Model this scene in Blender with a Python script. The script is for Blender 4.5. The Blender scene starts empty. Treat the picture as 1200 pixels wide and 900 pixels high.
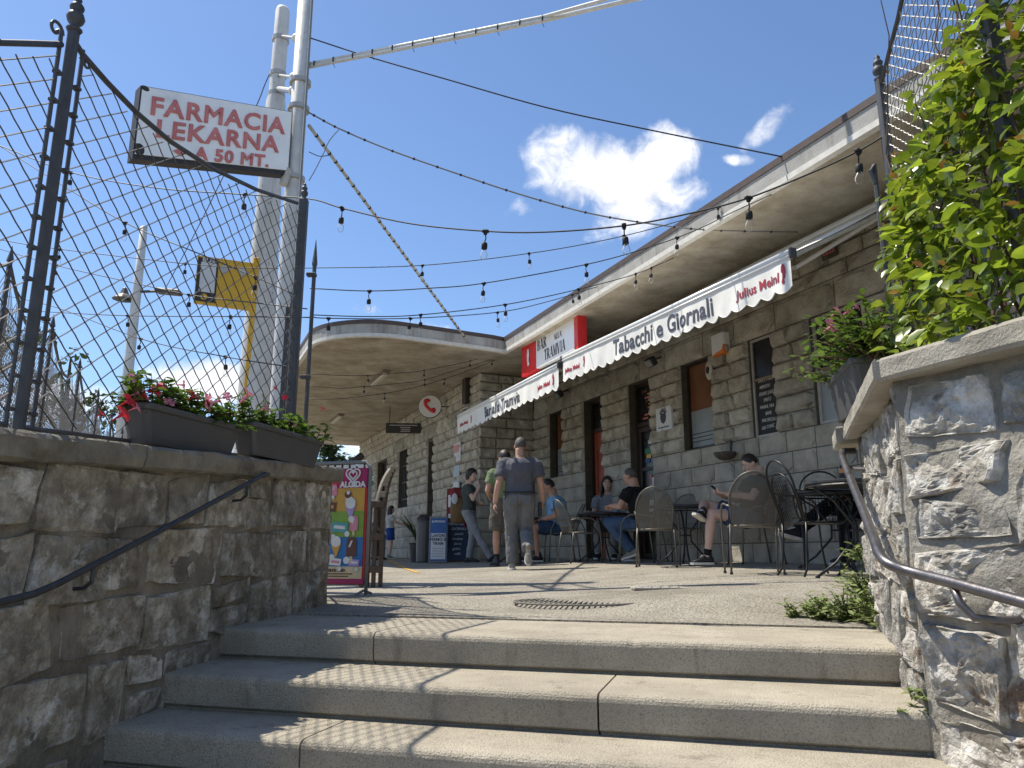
import bpy, math, random
import numpy as np
from mathutils import Vector, Matrix, Euler, noise as mnoise

R = math.radians
random.seed(11)
scene = bpy.context.scene
COL = scene.collection

# ---------------------------------------------------------------- camera, sky, sun, exposure
FPX = 900.0
PITCH = math.atan(198.0 / 900.0)
cam_d = bpy.data.cameras.new('camera')
cam = bpy.data.objects.new('camera', cam_d)
COL.objects.link(cam)
cam.location = (0, 0, 0)
cam.rotation_euler = (R(90) + PITCH, 0, 0)
cam_d.sensor_width = 36.0
cam_d.lens = 36.0 * FPX / 1200.0
cam_d.clip_start = 0.05
cam_d.clip_end = 4000
scene.camera = cam

SUN_EL = R(61)
_sd = Vector((-0.93, 0.37, 0)).normalized() * math.cos(SUN_EL)
SUN_DIR = Vector((_sd.x, _sd.y, math.sin(SUN_EL)))
sun_d = bpy.data.lights.new('sun', 'SUN')
sun_d.energy = 5.0
sun_d.angle = R(0.53)
sun_d.color = (1.0, 0.93, 0.80)
sun = bpy.data.objects.new('sun', sun_d)
COL.objects.link(sun)
sun.rotation_euler = (-SUN_DIR).to_track_quat('-Z', 'Y').to_euler()

scene.view_settings.view_transform = 'Standard'
scene.view_settings.look = 'None'
scene.view_settings.gamma = 1.0
scene.view_settings.use_curve_mapping = False
scene.view_settings.exposure = 0.42

_c, _s = math.cos(PITCH), math.sin(PITCH)


def ray(x, y):
    """photo pixel -> (X/Y, Z/Y) slopes of the view ray."""
    U = 450 - y
    fw = FPX * _c - U * _s
    return (x - 600) / fw, (U * _c + FPX * _s) / fw


def at(x, y, Y):
    a, e = ray(x, y)
    return Vector((a * Y, Y, e * Y))


def atz(x, y, z):
    a, e = ray(x, y)
    Y = z / e
    return Vector((a * Y, Y, z))


def dirn(x, y):
    a, e = ray(x, y)
    return Vector((a, 1, e)).normalized()


# facade frame: s along the wall (away), k out of the wall towards the yard
W0 = (2.85, 10.2)
FD = Vector((-.394, .919, 0)).normalized()
FN = Vector((-.919, -.394, 0)).normalized()
RZF = math.atan2(-FD.y, -FD.x)


def FP(s, k, z):
    return Vector((W0[0] + FD.x * s + FN.x * k, W0[1] + FD.y * s + FN.y * k, z))


def fac(x, y, k=0.0):
    a, e = ray(x, y)
    Y = (k + W0[0] * FN.x + W0[1] * FN.y) / (a * FN.x + FN.y)
    X = a * Y
    return (X - W0[0]) * FD.x + (Y - W0[1]) * FD.y, e * Y


# world
world = bpy.data.worlds.new("World")
scene.world = world
world.use_nodes = True
wn, wl = world.node_tree.nodes, world.node_tree.links
wn.clear()


def N(nodes, t, **kw):
    n = nodes.new(t)
    for k, v in kw.items():
        if k == 'inp':
            for kk, vv in v.items():
                n.inputs[kk].default_value = vv
        else:
            setattr(n, k, v)
    return n


wout = N(wn, 'ShaderNodeOutputWorld')
wbg = N(wn, 'ShaderNodeBackground')
wbg.inputs[1].default_value = 0.135
wl.new(wbg.outputs[0], wout.inputs[0])
sky = N(wn, 'ShaderNodeTexSky')
sky.sky_type = 'NISHITA'
sky.sun_disc = False
sky.sun_elevation = SUN_EL
sky.sun_rotation = math.atan2(SUN_DIR.x, SUN_DIR.y)
sky.altitude = 300
sky.air_density = 1.0
sky.dust_density = 0.45
sky.ozone_density = 6.0
wtc = N(wn, 'ShaderNodeTexCoord')
wnz = N(wn, 'ShaderNodeTexNoise', inp={'Scale': 9.0, 'Detail': 9.0, 'Roughness': 0.62})
wl.new(wtc.outputs['Generated'], wnz.inputs['Vector'])
wnz2 = N(wn, 'ShaderNodeTexNoise', inp={'Scale': 26.0, 'Detail': 8.0, 'Roughness': 0.6, 'Distortion': 0.6})
wl.new(wtc.outputs['Generated'], wnz2.inputs['Vector'])


def M(op, a, b=None, c=None, nodes=None, links=None, clamp=False):
    nodes = nodes or wn
    links = links or wl
    n = nodes.new('ShaderNodeMath')
    n.operation = op
    n.use_clamp = clamp
    for i, v in enumerate((a, b, c)):
        if v is None:
            continue
        if isinstance(v, (int, float)):
            n.inputs[i].default_value = v
        else:
            links.new(v, n.inputs[i])
    return n.outputs[0]


def wdot(v):
    n = wn.new('ShaderNodeVectorMath')
    n.operation = 'DOT_PRODUCT'
    wl.new(wtc.outputs['Generated'], n.inputs[0])
    n.inputs[1].default_value = v
    return n.outputs['Value']


def blob(c, half_w, half_h, roll, weight):
    """soft ellipse of cloud round direction c (half sizes in radians)."""
    e1 = Vector((c.y, -c.x, 0)).normalized()
    e2 = e1.cross(c).normalized()
    if e2.z < 0:
        e2 = -e2
    u = e1 * math.cos(roll) + e2 * math.sin(roll)
    v = -e1 * math.sin(roll) + e2 * math.cos(roll)
    dz = M('MAXIMUM', wdot(c), 0.05)
    uu = M('DIVIDE', M('DIVIDE', wdot(u), dz), half_w)
    vv = M('DIVIDE', M('DIVIDE', wdot(v), dz), half_h)
    r2 = M('ADD', M('MULTIPLY', uu, uu), M('MULTIPLY', vv, vv))
    return M('MULTIPLY', M('MULTIPLY_ADD', r2, -1.0, 1.0), weight)


PX = 1 / 930.0
blobs = [
    blob(dirn(690, 200), 78 * PX, 52 * PX, 0, 1.0), blob(dirn(770, 190), 52 * PX, 42 * PX, R(25), .85),
    blob(dirn(658, 185), 48 * PX, 44 * PX, R(20), .85), blob(dirn(722, 205), 60 * PX, 48 * PX, 0, .95), blob(dirn(745, 228), 90 * PX, 40 * PX, R(-8), .8),
    blob(dirn(898, 150), 34 * PX, 13 * PX, R(38), .38), blob(dirn(868, 188), 18 * PX, 7 * PX, R(-10), .42),
    blob(dirn(612, 243), 24 * PX, 12 * PX, R(20), .35), blob(dirn(730, 265), 60 * PX, 24 * PX, R(10), .45),
    blob(dirn(245, 447), 75 * PX, 30 * PX, 0, .9), blob(dirn(500, 385), 110 * PX, 16 * PX, R(-14), .34),
    blob(dirn(60, 470), 90 * PX, 26 * PX, 0, .6), blob(dirn(420, 520), 60 * PX, 26 * PX, 0, .6),
    blob(Vector((-.8, -.5, .35)).normalized(), .3, .12, 0, .9), blob(Vector((.7, -.6, .4)).normalized(), .35, .13, 0, .9),
    blob(Vector((.2, -.9, .5)).normalized(), .25, .15, 0, .9),
]
m = blobs[0]
for b in blobs[1:]:
    m = M('MAXIMUM', m, b)
m = M('MAXIMUM', m, -0.6)
nz = M('MULTIPLY_ADD', wnz.outputs['Fac'], 2.0, -1.05)
nz = M('ADD', nz, M('MULTIPLY_ADD', wnz2.outputs['Fac'], 1.3, -0.65))
dens = M('ADD', M('MULTIPLY', m, 0.95), M('MULTIPLY', nz, 0.9))
mr = N(wn, 'ShaderNodeMapRange', interpolation_type='SMOOTHSTEP', inp={1: 0.02, 2: 0.80, 3: 0.0, 4: 0.97})
wl.new(dens, mr.inputs[0])
shade = N(wn, 'ShaderNodeMapRange', inp={1: 0.25, 2: 0.75, 3: 5.4, 4: 8.0})
wl.new(wnz2.outputs['Fac'], shade.inputs[0])
ccol = N(wn, 'ShaderNodeCombineColor')
wl.new(shade.outputs[0], ccol.inputs[0])
wl.new(shade.outputs[0], ccol.inputs[1])
wl.new(M('MULTIPLY', shade.outputs[0], 1.03), ccol.inputs[2])
wmix = N(wn, 'ShaderNodeMix', data_type='RGBA')
wl.new(mr.outputs[0], wmix.inputs[0])
wl.new(sky.outputs[0], wmix.inputs[6])
wl.new(ccol.outputs[0], wmix.inputs[7])
wl.new(wmix.outputs[2], wbg.inputs[0])


# ---------------------------------------------------------------- materials
def ramp(nodes, stops):
    r = nodes.new('ShaderNodeValToRGB')
    e = r.color_ramp.elements
    while len(e) < len(stops):
        e.new(0.5)
    for el, (p, c) in zip(e, stops):
        el.position = p
        el.color = (*c, 1)
    return r


def mat(name, stops, scale=6.0, detail=8, rough=0.8, bump=0.3, bscale=60.0, bdist=0.01, metal=0.0, rand=0.0, space='world',
        stretch=(1, 1, 1), spots=None, spec=0.5, nrough=0.6, trans=0.0, bdetail=4, stain=None, coat=0.0):
    """procedural material: noise colour ramp, optional spots/stains in another colour, bump of fine noise, per-object variation."""
    m_ = bpy.data.materials.new(name)
    m_.use_nodes = True
    nt = m_.node_tree
    n, l = nt.nodes, nt.links
    b = n['Principled BSDF']
    if space == 'world':
        g = n.new('ShaderNodeNewGeometry').outputs['Position']
    else:
        g = n.new('ShaderNodeTexCoord').outputs['Object']
    mp = n.new('ShaderNodeMapping')
    mp.inputs['Scale'].default_value = stretch
    l.new(g, mp.inputs[0])
    g2 = mp.outputs[0]
    t = N(n, 'ShaderNodeTexNoise', inp={'Scale': scale, 'Detail': detail, 'Roughness': nrough})
    l.new(g2, t.inputs['Vector'])
    r = ramp(n, stops)
    l.new(t.outputs['Fac'], r.inputs[0])
    col = r.outputs[0]
    if spots:
        sc, lo, hi, c2, amt = spots
        t2 = N(n, 'ShaderNodeTexNoise', inp={'Scale': sc, 'Detail': 6.0, 'Roughness': 0.65})
        l.new(g, t2.inputs['Vector'])
        mr_ = N(n, 'ShaderNodeMapRange', inp={1: lo, 2: hi, 3: 0.0, 4: amt})
        l.new(t2.outputs['Fac'], mr_.inputs[0])
        mx = N(n, 'ShaderNodeMix', data_type='RGBA')
        l.new(mr_.outputs[0], mx.inputs[0])
        l.new(col, mx.inputs[6])
        mx.inputs[7].default_value = (*c2, 1)
        col = mx.outputs[2]
    if stain:
        sc, lo, hi, c2, amt, st = stain
        mp2 = n.new('ShaderNodeMapping')
        mp2.inputs['Scale'].default_value = st
        l.new(g, mp2.inputs[0])
        t2 = N(n, 'ShaderNodeTexNoise', inp={'Scale': sc, 'Detail': 7.0, 'Roughness': 0.7})
        l.new(mp2.outputs[0], t2.inputs['Vector'])
        mr_ = N(n, 'ShaderNodeMapRange', inp={1: lo, 2: hi, 3: 0.0, 4: amt})
        l.new(t2.outputs['Fac'], mr_.inputs[0])
        mx = N(n, 'ShaderNodeMix', data_type='RGBA')
        l.new(mr_.outputs[0], mx.inputs[0])
        l.new(col, mx.inputs[6])
        mx.inputs[7].default_value = (*c2, 1)
        col = mx.outputs[2]
    if rand:
        oi = n.new('ShaderNodeObjectInfo')
        mr_ = N(n, 'ShaderNodeMapRange', inp={1: 0.0, 2: 1.0, 3: 1 - rand, 4: 1 + rand})
        l.new(oi.outputs['Random'], mr_.inputs[0])
        mx = N(n, 'ShaderNodeMix', data_type='RGBA', blend_type='MULTIPLY')
        mx.inputs[0].default_value = 1
        l.new(col, mx.inputs[6])
        cc = n.new('ShaderNodeCombineColor')
        for i in range(3):
            l.new(mr_.outputs[0], cc.inputs[i])
        l.new(cc.outputs[0], mx.inputs[7])
        col = mx.outputs[2]
    l.new(col, b.inputs['Base Color'])
    b.inputs['Roughness'].default_value = rough
    b.inputs['Metallic'].default_value = metal
    b.inputs['Specular IOR Level'].default_value = spec
    if coat:
        b.inputs['Coat Weight'].default_value = coat
    if bump:
        tb = N(n, 'ShaderNodeTexNoise', inp={'Scale': bscale, 'Detail': bdetail, 'Roughness': 0.6})
        l.new(g, tb.inputs['Vector'])
        bp = N(n, 'ShaderNodeBump', inp={'Strength': bump, 'Distance': bdist})
        l.new(tb.outputs['Fac'], bp.inputs['Height'])
        l.new(bp.outputs[0], b.inputs['Normal'])
    if trans:
        # leaf: some light passes through
        tr = n.new('ShaderNodeBsdfTranslucent')
        l.new(col, tr.inputs[0])
        ms = n.new('ShaderNodeMixShader')
        ms.inputs[0].default_value = trans
        l.new(b.outputs[0], ms.inputs[1])
        l.new(tr.outputs[0], ms.inputs[2])
        l.new(ms.outputs[0], n['Material Output'].inputs[0])
    return m_


def flat(name, c, rough=0.6, metal=0.0, v=0.12, scale=14, bump=0.06, bscale=160, spec=0.5, rand=0.0):
    a = tuple(x * (1 - v) for x in c)
    b = tuple(min(1, x * (1 + v)) for x in c)
    return mat(name, [(0.3, a), (0.7, b)], scale=scale, rough=rough, metal=metal, bump=bump, bscale=bscale, bdist=0.004, spec=spec, rand=rand)


MT = {}
MT['wall_stone'] = mat('old wall stone', [(0.25, (.12, .10, .075)), (0.45, (.26, .228, .175)), (0.58, (.40, .36, .29)), (0.76, (.60, .56, .48))],
                       scale=10, nrough=.72, rough=.95, bump=1.0, bscale=42, bdist=.022, rand=.18, spots=(2.6, .50, .68, (.10, .088, .068), .65), bdetail=10, spec=.2,
                       stain=(6, .52, .64, (.68, .64, .56), .85, (1, 1, 1)))
MT['wall_mortar'] = mat('old lime mortar', [(0.3, (.15, .128, .095)), (0.7, (.36, .32, .255))], scale=5, rough=.95, bump=1.0, bscale=45, bdist=.02,
                        spots=(2.0, .48, .7, (.085, .075, .06), .8), bdetail=9, spec=.2)
MT['pale_stone'] = mat('pale limestone rubble', [(0.26, (.12, .105, .085)), (0.42, (.31, .285, .245)), (0.53, (.50, .48, .44)), (0.68, (.74, .73, .70))],
                       scale=9, nrough=.72, rough=.92, bump=1.0, bscale=30, bdist=.035, rand=.2, spots=(5.5, .57, .66, (.15, .09, .05), .85), bdetail=10, stain=(2.4, .5, .66, (.25, .245, .235), .75, (1, 1, 1)), spec=.2)
MT['pale_mortar'] = mat('pale rubble mortar', [(0.3, (.18, .165, .14)), (0.7, (.39, .37, .325))], scale=5, rough=.95, bump=1.0, bscale=34, bdist=.02,
                        spots=(3.0, .55, .72, (.13, .10, .07), .7), bdetail=9, spec=.2)
MT['coping'] = mat('weathered coping concrete', [(0.3, (.14, .125, .095)), (0.7, (.30, .27, .215))], scale=7, nrough=.7, rough=.95, bump=.8, bscale=70, bdist=.012,
                   spots=(5, .55, .7, (.09, .08, .065), .7), bdetail=8, spec=.2)
MT['coping_pale'] = mat('pale coping concrete', [(0.3, (.30, .275, .23)), (0.7, (.46, .43, .37))], scale=5, rough=.95, bump=.9, bscale=90, bdist=.01,
                        spots=(60, .58, .7, (.17, .15, .12), .6), bdetail=8, spec=.2)
MT['step'] = mat('bush hammered step concrete', [(0.3, (.34, .305, .245)), (0.7, (.50, .455, .37))], scale=3, rough=.95, bump=1.0, bscale=140, bdist=.008,
                 spots=(150, .49, .66, (.19, .165, .125), .75), bdetail=3, spec=.15,
                 stain=(4, .56, .74, (.15, .13, .105), .75, (2.2, 2.2, .45)))
MT['terrace'] = mat('exposed aggregate paving', [(0.3, (.33, .30, .25)), (0.7, (.47, .435, .365))], scale=2.2, rough=.95, bump=1.0, bscale=48, bdist=.03,
                    spots=(60, .47, .62, (.14, .125, .10), .85), bdetail=4, spec=.15,
                    stain=(.9, .50, .66, (.20, .18, .145), .7, (1, 1, 1)))
MT['pavement'] = mat('lower pavement', [(0.3, (.16, .15, .14)), (0.7, (.24, .23, .21))], scale=3, rough=.95, bump=.8, bscale=90, bdist=.01)
MT['ashlar'] = mat('rock faced ashlar', [(0.25, (.22, .195, .155)), (0.5, (.40, .37, .305)), (0.78, (.56, .53, .46))], scale=4.5, rough=.93, bump=1.0, bscale=28, bdist=.022,
                   rand=.17, spots=(3, .55, .75, (.16, .125, .085), .55), bdetail=8, spec=.2)
MT['ashlar_pale'] = mat('pale dressed ashlar', [(0.25, (.24, .215, .175)), (0.5, (.35, .325, .27)), (0.78, (.46, .43, .365))], scale=4.5, rough=.9, bump=.7, bscale=30, bdist=.015,
                        rand=.12, spots=(3, .58, .78, (.22, .19, .15), .5), bdetail=8, spec=.2)
MT['joint'] = mat('joint mortar', [(0.3, (.07, .06, .045)), (0.7, (.12, .105, .08))], scale=8, rough=.95, bump=.6, bscale=60)
MT['soffit'] = mat('stained concrete soffit', [(0.25, (.21, .175, .12)), (0.5, (.38, .33, .25)), (0.75, (.54, .485, .39))], scale=1.9, nrough=.7, rough=.9, bump=.35, bscale=35, bdist=.01,
                   spots=(90, .66, .74, (.10, .085, .06), .7), stain=(1.6, .52, .78, (.15, .115, .075), .8, (1, 1, 1)), spec=.2)
MT['fascia'] = mat('grey concrete fascia', [(0.3, (.30, .29, .27)), (0.7, (.44, .43, .40))], scale=3, rough=.9, bump=.4, bscale=50, stain=(3.5, .50, .70, (.17, .15, .12), .7, (2.5, 2.5, .25)))
MT['fascia_lip'] = flat('pale fascia lip', (.60, .58, .53), .85, v=.12, bump=.2)
MT['roof_edge'] = flat('brown roof flashing', (.075, .05, .04), .6, v=.2)
MT['roof'] = flat('roof felt', (.12, .12, .12), .9)
MT['iron'] = mat('grey painted iron', [(0.3, (.045, .045, .047)), (0.7, (.075, .075, .078))], scale=12, rough=.55, bump=.2, bscale=120, bdist=.003, spots=(35, .64, .7, (.16, .10, .06), .5), spec=.5)
MT['wire'] = mat('galvanised mesh wire', [(0.3, (.055, .054, .052)), (0.7, (.11, .105, .10))], scale=30, rough=.42, metal=.3, bump=0, spots=(18, .56, .66, (.12, .075, .05), .7))
MT['wire_pale'] = mat('pale mesh wire', [(0.3, (.20, .19, .18)), (0.7, (.33, .32, .30))], scale=30, rough=.45, metal=.3, bump=0)
MT['rail_iron'] = mat('worn iron tube', [(0.3, (.10, .095, .10)), (0.7, (.20, .19, .195))], scale=16, rough=.38, metal=.75, bump=.25, bscale=80, bdist=.003, spots=(22, .6, .68, (.13, .07, .045), .6))
MT['rail_dark'] = mat('dark painted tube', [(0.3, (.03, .032, .036)), (0.7, (.055, .057, .062))], scale=20, rough=.45, metal=.3, bump=.15, bscale=90)
MT['pole'] = mat('white painted pole', [(0.3, (.50, .49, .46)), (0.7, (.66, .65, .62))], scale=5, rough=.6, bump=.3, bscale=60, bdist=.004, spots=(14, .63, .69, (.15, .10, .07), .85),
                 stain=(4, .55, .75, (.33, .31, .28), .6, (3, 3, .25)))
MT['pole_grey'] = flat('grey clamp steel', (.40, .39, .37), .5, .3)
MT['cable'] = flat('black cable', (.02, .02, .022), .6)
MT['cable_grey'] = flat('grey conduit', (.20, .20, .195), .6)
MT['tie'] = flat('black cable tie', (.012, .012, .012), .7)
MT['beige_rod'] = flat('cream painted rod', (.48, .45, .38), .6, v=.15)
MT['white_rod'] = flat('white painted rod', (.66, .65, .60), .5, v=.1)
MT['sign_white'] = mat('dirty white sign face', [(0.3, (.80, .80, .78)), (0.7, (.90, .90, .89))], scale=3, rough=.35, bump=.05, stain=(5, .56, .8, (.45, .43, .40), .45, (1, 1, 1)))
MT['sign_red'] = mat('faded red lettering', [(0.3, (.50, .13, .12)), (0.7, (.66, .22, .20))], scale=6, rough=.5, bump=0)
MT['sign_frame'] = flat('dark sign frame', (.03, .026, .024), .6)
MT['black_print'] = flat('black print', (.02, .02, .025), .6, bump=0)
MT['white_print'] = flat('white print', (.75, .75, .75), .6, bump=0)
MT['white'] = flat('white plastic', (.70, .70, .68), .4, v=.05)
MT['red'] = flat('red plastic', (.62, .025, .03), .35, v=.1)
MT['bar_white'] = flat('milky sign panel', (.78, .79, .80), .25, v=.03, bump=0)
MT['maroon'] = flat('maroon print', (.36, .03, .05), .6, bump=0)
MT['navy_print'] = flat('slate blue print', (.06, .065, .09), .7, bump=0)
MT['awning'] = mat('awning canvas', [(0.3, (.70, .68, .63)), (0.7, (.80, .785, .74))], scale=5, rough=.85, bump=.25, bscale=260, bdist=.002, stain=(5, .58, .8, (.52, .48, .42), .4, (1, 1, .4)))
MT['awning_under'] = MT['awning']
MT['alu'] = flat('white coated aluminium', (.72, .72, .70), .35, .1, v=.05)
MT['glass'] = None
MT['yellow'] = flat('yellow enamel', (.62, .36, .02), .4, v=.1)
MT['orange'] = flat('orange plastic', (.75, .20, .02), .4)
MT['plastic_grey'] = flat('dark grey planter plastic', (.075, .073, .072), .45, v=.08, bump=.1)
MT['wood'] = mat('weathered brown wood', [(0.3, (.045, .028, .016)), (0.7, (.11, .07, .042))], scale=6, stretch=(6, 6, .6), rough=.7, bump=.4, bscale=60, bdist=.004, space='object')
MT['wood_pale'] = mat('grey sun bleached wood', [(0.3, (.24, .21, .165)), (0.7, (.36, .32, .26))], scale=6, stretch=(6, 6, .6), rough=.75, bump=.4, bscale=60, bdist=.004, space='object')
MT['door_wood'] = mat('red brown door', [(0.3, (.20, .035, .014)), (0.7, (.30, .06, .025))], scale=5, stretch=(5, 5, .5), rough=.5, bump=.2, bscale=60, bdist=.003)
MT['dark_wood'] = mat('dark joinery', [(0.3, (.018, .010, .007)), (0.7, (.04, .022, .015))], scale=8, rough=.5, bump=.2, bscale=60)
MT['brown_panel'] = mat('brown curtain behind glass', [(0.3, (.13, .052, .024)), (0.7, (.20, .085, .04))], scale=3, rough=.2, bump=0, spec=.6)
MT['frost'] = mat('frosted window film', [(0.3, (.20, .22, .22)), (0.7, (.26, .28, .28))], scale=3, rough=.35, bump=0)
MT['dark_glass'] = mat('dark window glass', [(0.3, (.012, .012, .013)), (0.7, (.03, .028, .026))], scale=2.5, rough=.22, bump=0, spec=.35)
MT['frame_alu'] = flat('grey window frame', (.42, .40, .37), .5, v=.08)
MT['frame_brown'] = flat('brown window frame', (.20, .15, .105), .55)
MT['board'] = mat('chalkboard', [(0.3, (.010, .010, .011)), (0.7, (.022, .022, .023))], scale=7, rough=.7, bump=.1)
MT['chalk'] = flat('white chalk', (.62, .62, .60), .9, bump=0)
MT['green_sign'] = flat('green safety sign', (.02, .16, .07), .5)
MT['blue_sign'] = flat('blue stand print', (.03, .10, .30), .5)
MT['blue_board'] = flat('blue black board', (.015, .035, .075), .7)
MT['paper'] = flat('white paper', (.60, .61, .62), .8, v=.06)
MT['chair_grey'] = mat('grey brown chair steel', [(0.3, (.10, .095, .082)), (0.7, (.16, .15, .13))], scale=20, rough=.45, metal=.35, bump=0)
MT['chair_black'] = mat('black chair steel', [(0.3, (.010, .010, .010)), (0.7, (.022, .022, .022))], scale=20, rough=.4, metal=.2, bump=0)
MT['table_top'] = flat('dark table top', (.035, .035, .037), .4)
MT['skin'] = mat('sun tanned skin', [(0.3, (.40, .215, .145)), (0.7, (.50, .29, .205))], scale=9, rough=.55, bump=.1, bscale=200, bdist=.001, space='object')
MT['skin_pale'] = mat('pale skin', [(0.3, (.52, .33, .25)), (0.7, (.60, .40, .31))], scale=9, rough=.55, bump=.1, bscale=200, bdist=.001, space='object')
MT['hair_dark'] = mat('dark brown hair', [(0.3, (.010, .007, .005)), (0.7, (.035, .022, .015))], scale=40, stretch=(4, 4, 1), rough=.5, bump=.6, bscale=120, bdist=.004, space='object')
MT['hair_grey'] = mat('cropped greying hair', [(0.3, (.05, .042, .036)), (0.7, (.11, .095, .085))], scale=60, rough=.7, bump=.6, bscale=180, bdist=.003, space='object')
MT['lip'] = flat('lips', (.33, .11, .09), .5, bump=0)
MT['eye'] = flat('dark eye', (.02, .014, .01), .2, bump=0)


def cloth(name, c, v=.16):
    return mat(name, [(0.3, tuple(x * (1 - v) for x in c)), (0.7, tuple(min(1, x * (1 + v)) for x in c))], scale=7, rough=.9, bump=.75, bscale=17, bdist=.02, bdetail=3, spec=.2, space='object')


MT['tee_grey'] = cloth('slate grey jersey', (.105, .105, .12))
MT['trouser_grey'] = cloth('grey work trouser', (.15, .15, .15))
MT['tee_olive'] = cloth('dark green jersey', (.07, .085, .075))
MT['trouser_pale'] = cloth('pale grey jeans', (.25, .25, .255))
MT['tee_green'] = cloth('pale green jersey', (.17, .225, .12))
MT['shorts_khaki'] = cloth('khaki grey shorts', (.11, .10, .085))
MT['shirt_blue'] = cloth('sky blue shirt', (.19, .35, .52))
MT['denim'] = cloth('blue denim', (.05, .085, .15))
MT['denim_dark'] = cloth('denim shorts', (.035, .065, .13))
MT['tee_black'] = cloth('black jersey', (.012, .012, .013))
MT['tee_light'] = cloth('grey jersey', (.22, .23, .25))
MT['tee_white'] = cloth('white jersey', (.50, .50, .49))
MT['shorts_blue'] = cloth('royal blue shorts', (.02, .06, .25))
MT['bag_tan'] = cloth('tan canvas bag', (.17, .11, .055))
MT['bag_red'] = cloth('dark red bag', (.18, .03, .035))
MT['leather'] = flat('black leather', (.015, .015, .016), .45)
MT['shoe_black'] = flat('black shoe', (.02, .02, .022), .6)
MT['shoe_grey'] = flat('grey trainer', (.24, .23, .20), .8)
MT['sole_white'] = flat('pale sole', (.62, .60, .54), .8)
MT['sole_dark'] = flat('dark sole', (.04, .04, .04), .8)
LEAF = [(0.25, (.08, .14, .012)), (0.5, (.23, .32, .025)), (0.75, (.46, .50, .05))]
MT['leaf'] = mat('vine leaf', LEAF, scale=8, rough=.30, bump=.1, bscale=60, bdist=.003, rand=.4, trans=.5, spec=1.0)
MT['leaf_dark'] = mat('dark glossy leaf', [(0.3, (.05, .10, .014)), (0.7, (.15, .24, .035))], scale=14, rough=.3, bump=0, trans=.42, spec=.6)
MT['leaf_young'] = mat('young bronze leaf', [(0.3, (.16, .07, .025)), (0.7, (.32, .20, .04))], scale=14, rough=.3, bump=0, trans=.4)
MT['weed'] = mat('weed leaf', [(0.3, (.12, .17, .045)), (0.7, (.28, .33, .12))], scale=14, rough=.6, bump=0, trans=.3)
MT['tree_leaf'] = mat('tree leaf', [(0.3, (.02, .04, .012)), (0.7, (.06, .095, .03))], scale=6, rough=.6, bump=0, trans=.25)
MT['bark'] = mat('bark', [(0.3, (.05, .038, .028)), (0.7, (.12, .095, .07))], scale=12, rough=.9, bump=.6, bscale=40)
MT['vine_stem'] = flat('vine stem', (.09, .05, .03), .8)
MT['petal_red'] = mat('red petal', [(0.3, (.50, .012, .03)), (0.7, (.66, .03, .06))], scale=30, rough=.5, bump=0, trans=.25)
MT['petal_pink'] = mat('pink petal', [(0.3, (.68, .16, .26)), (0.7, (.80, .34, .42))], scale=30, rough=.5, bump=0, trans=.25)
MT['petal_eye'] = flat('yellow flower throat', (.75, .45, .04), .6, bump=0)
MT['soil'] = flat('potting soil', (.035, .024, .016), .95, bump=.5)
MT['juice'] = flat('orange juice', (.70, .22, .02), .25)
MT['phone'] = flat('black phone', (.01, .01, .012), .15)
MT['room'] = flat('dark interior', (.02, .018, .016), .9)
MT['paint_yellow'] = flat('worn yellow paint', (.50, .30, .05), .85, v=.2)
MT['cast_iron'] = flat('cast iron', (.17, .16, .14), .85, .1)  # door handles, and the bars that stand in for a shadow


def glass_mat():
    m_ = bpy.data.materials.new('clear bulb glass')
    m_.use_nodes = True
    n, l = m_.node_tree.nodes, m_.node_tree.links
    b = n['Principled BSDF']
    b.inputs['Base Color'].default_value = (.55, .53, .48, 1)
    b.inputs['Roughness'].default_value = .06
    tr = n.new('ShaderNodeBsdfTransparent')
    fr = N(n, 'ShaderNodeFresnel', inp={0: 1.18})
    nz_ = N(n, 'ShaderNodeTexNoise', inp={'Scale': 30.0})
    ad = M('ADD', fr.outputs[0], M('MULTIPLY', nz_.outputs['Fac'], .05, nodes=n, links=l), nodes=n, links=l, clamp=True)
    ms = n.new('ShaderNodeMixShader')
    l.new(ad, ms.inputs[0])
    l.new(tr.outputs[0], ms.inputs[1])
    l.new(b.outputs[0], ms.inputs[2])
    l.new(ms.outputs[0], n['Material Output'].inputs[0])
    return m_


MT['bulb'] = glass_mat()


def holes_mat(name, c, pitch, fill):
    """perforated sheet: the holes are a millimetre pattern, far too fine to pick apart at this distance."""
    m_ = bpy.data.materials.new(name)
    m_.use_nodes = True
    n, l = m_.node_tree.nodes, m_.node_tree.links
    b = n['Principled BSDF']
    b.inputs['Base Color'].default_value = (*c, 1)
    b.inputs['Roughness'].default_value = .5
    b.inputs['Metallic'].default_value = .3
    tc = n.new('ShaderNodeTexCoord')
    sx = n.new('ShaderNodeSeparateXYZ')
    l.new(tc.outputs['Object'], sx.inputs[0])
    p = M('MULTIPLY', M('ADD', sx.outputs[0], sx.outputs[2], nodes=n, links=l), 1 / pitch, nodes=n, links=l)
    q = M('MULTIPLY', M('SUBTRACT', sx.outputs[0], sx.outputs[2], nodes=n, links=l), 1 / pitch, nodes=n, links=l)
    fp = M('GREATER_THAN', M('FRACT', p, nodes=n, links=l), fill, nodes=n, links=l)
    fq = M('GREATER_THAN', M('FRACT', q, nodes=n, links=l), fill, nodes=n, links=l)
    hole = M('MULTIPLY', fp, fq, nodes=n, links=l)
    tr = n.new('ShaderNodeBsdfTransparent')
    ms = n.new('ShaderNodeMixShader')
    l.new(hole, ms.inputs[0])
    l.new(b.outputs[0], ms.inputs[1])
    l.new(tr.outputs[0], ms.inputs[2])
    l.new(ms.outputs[0], n['Material Output'].inputs[0])
    return m_


MT['mesh_sheet'] = holes_mat('expanded steel sheet', (.15, .14, .12), .016, .42)


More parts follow.
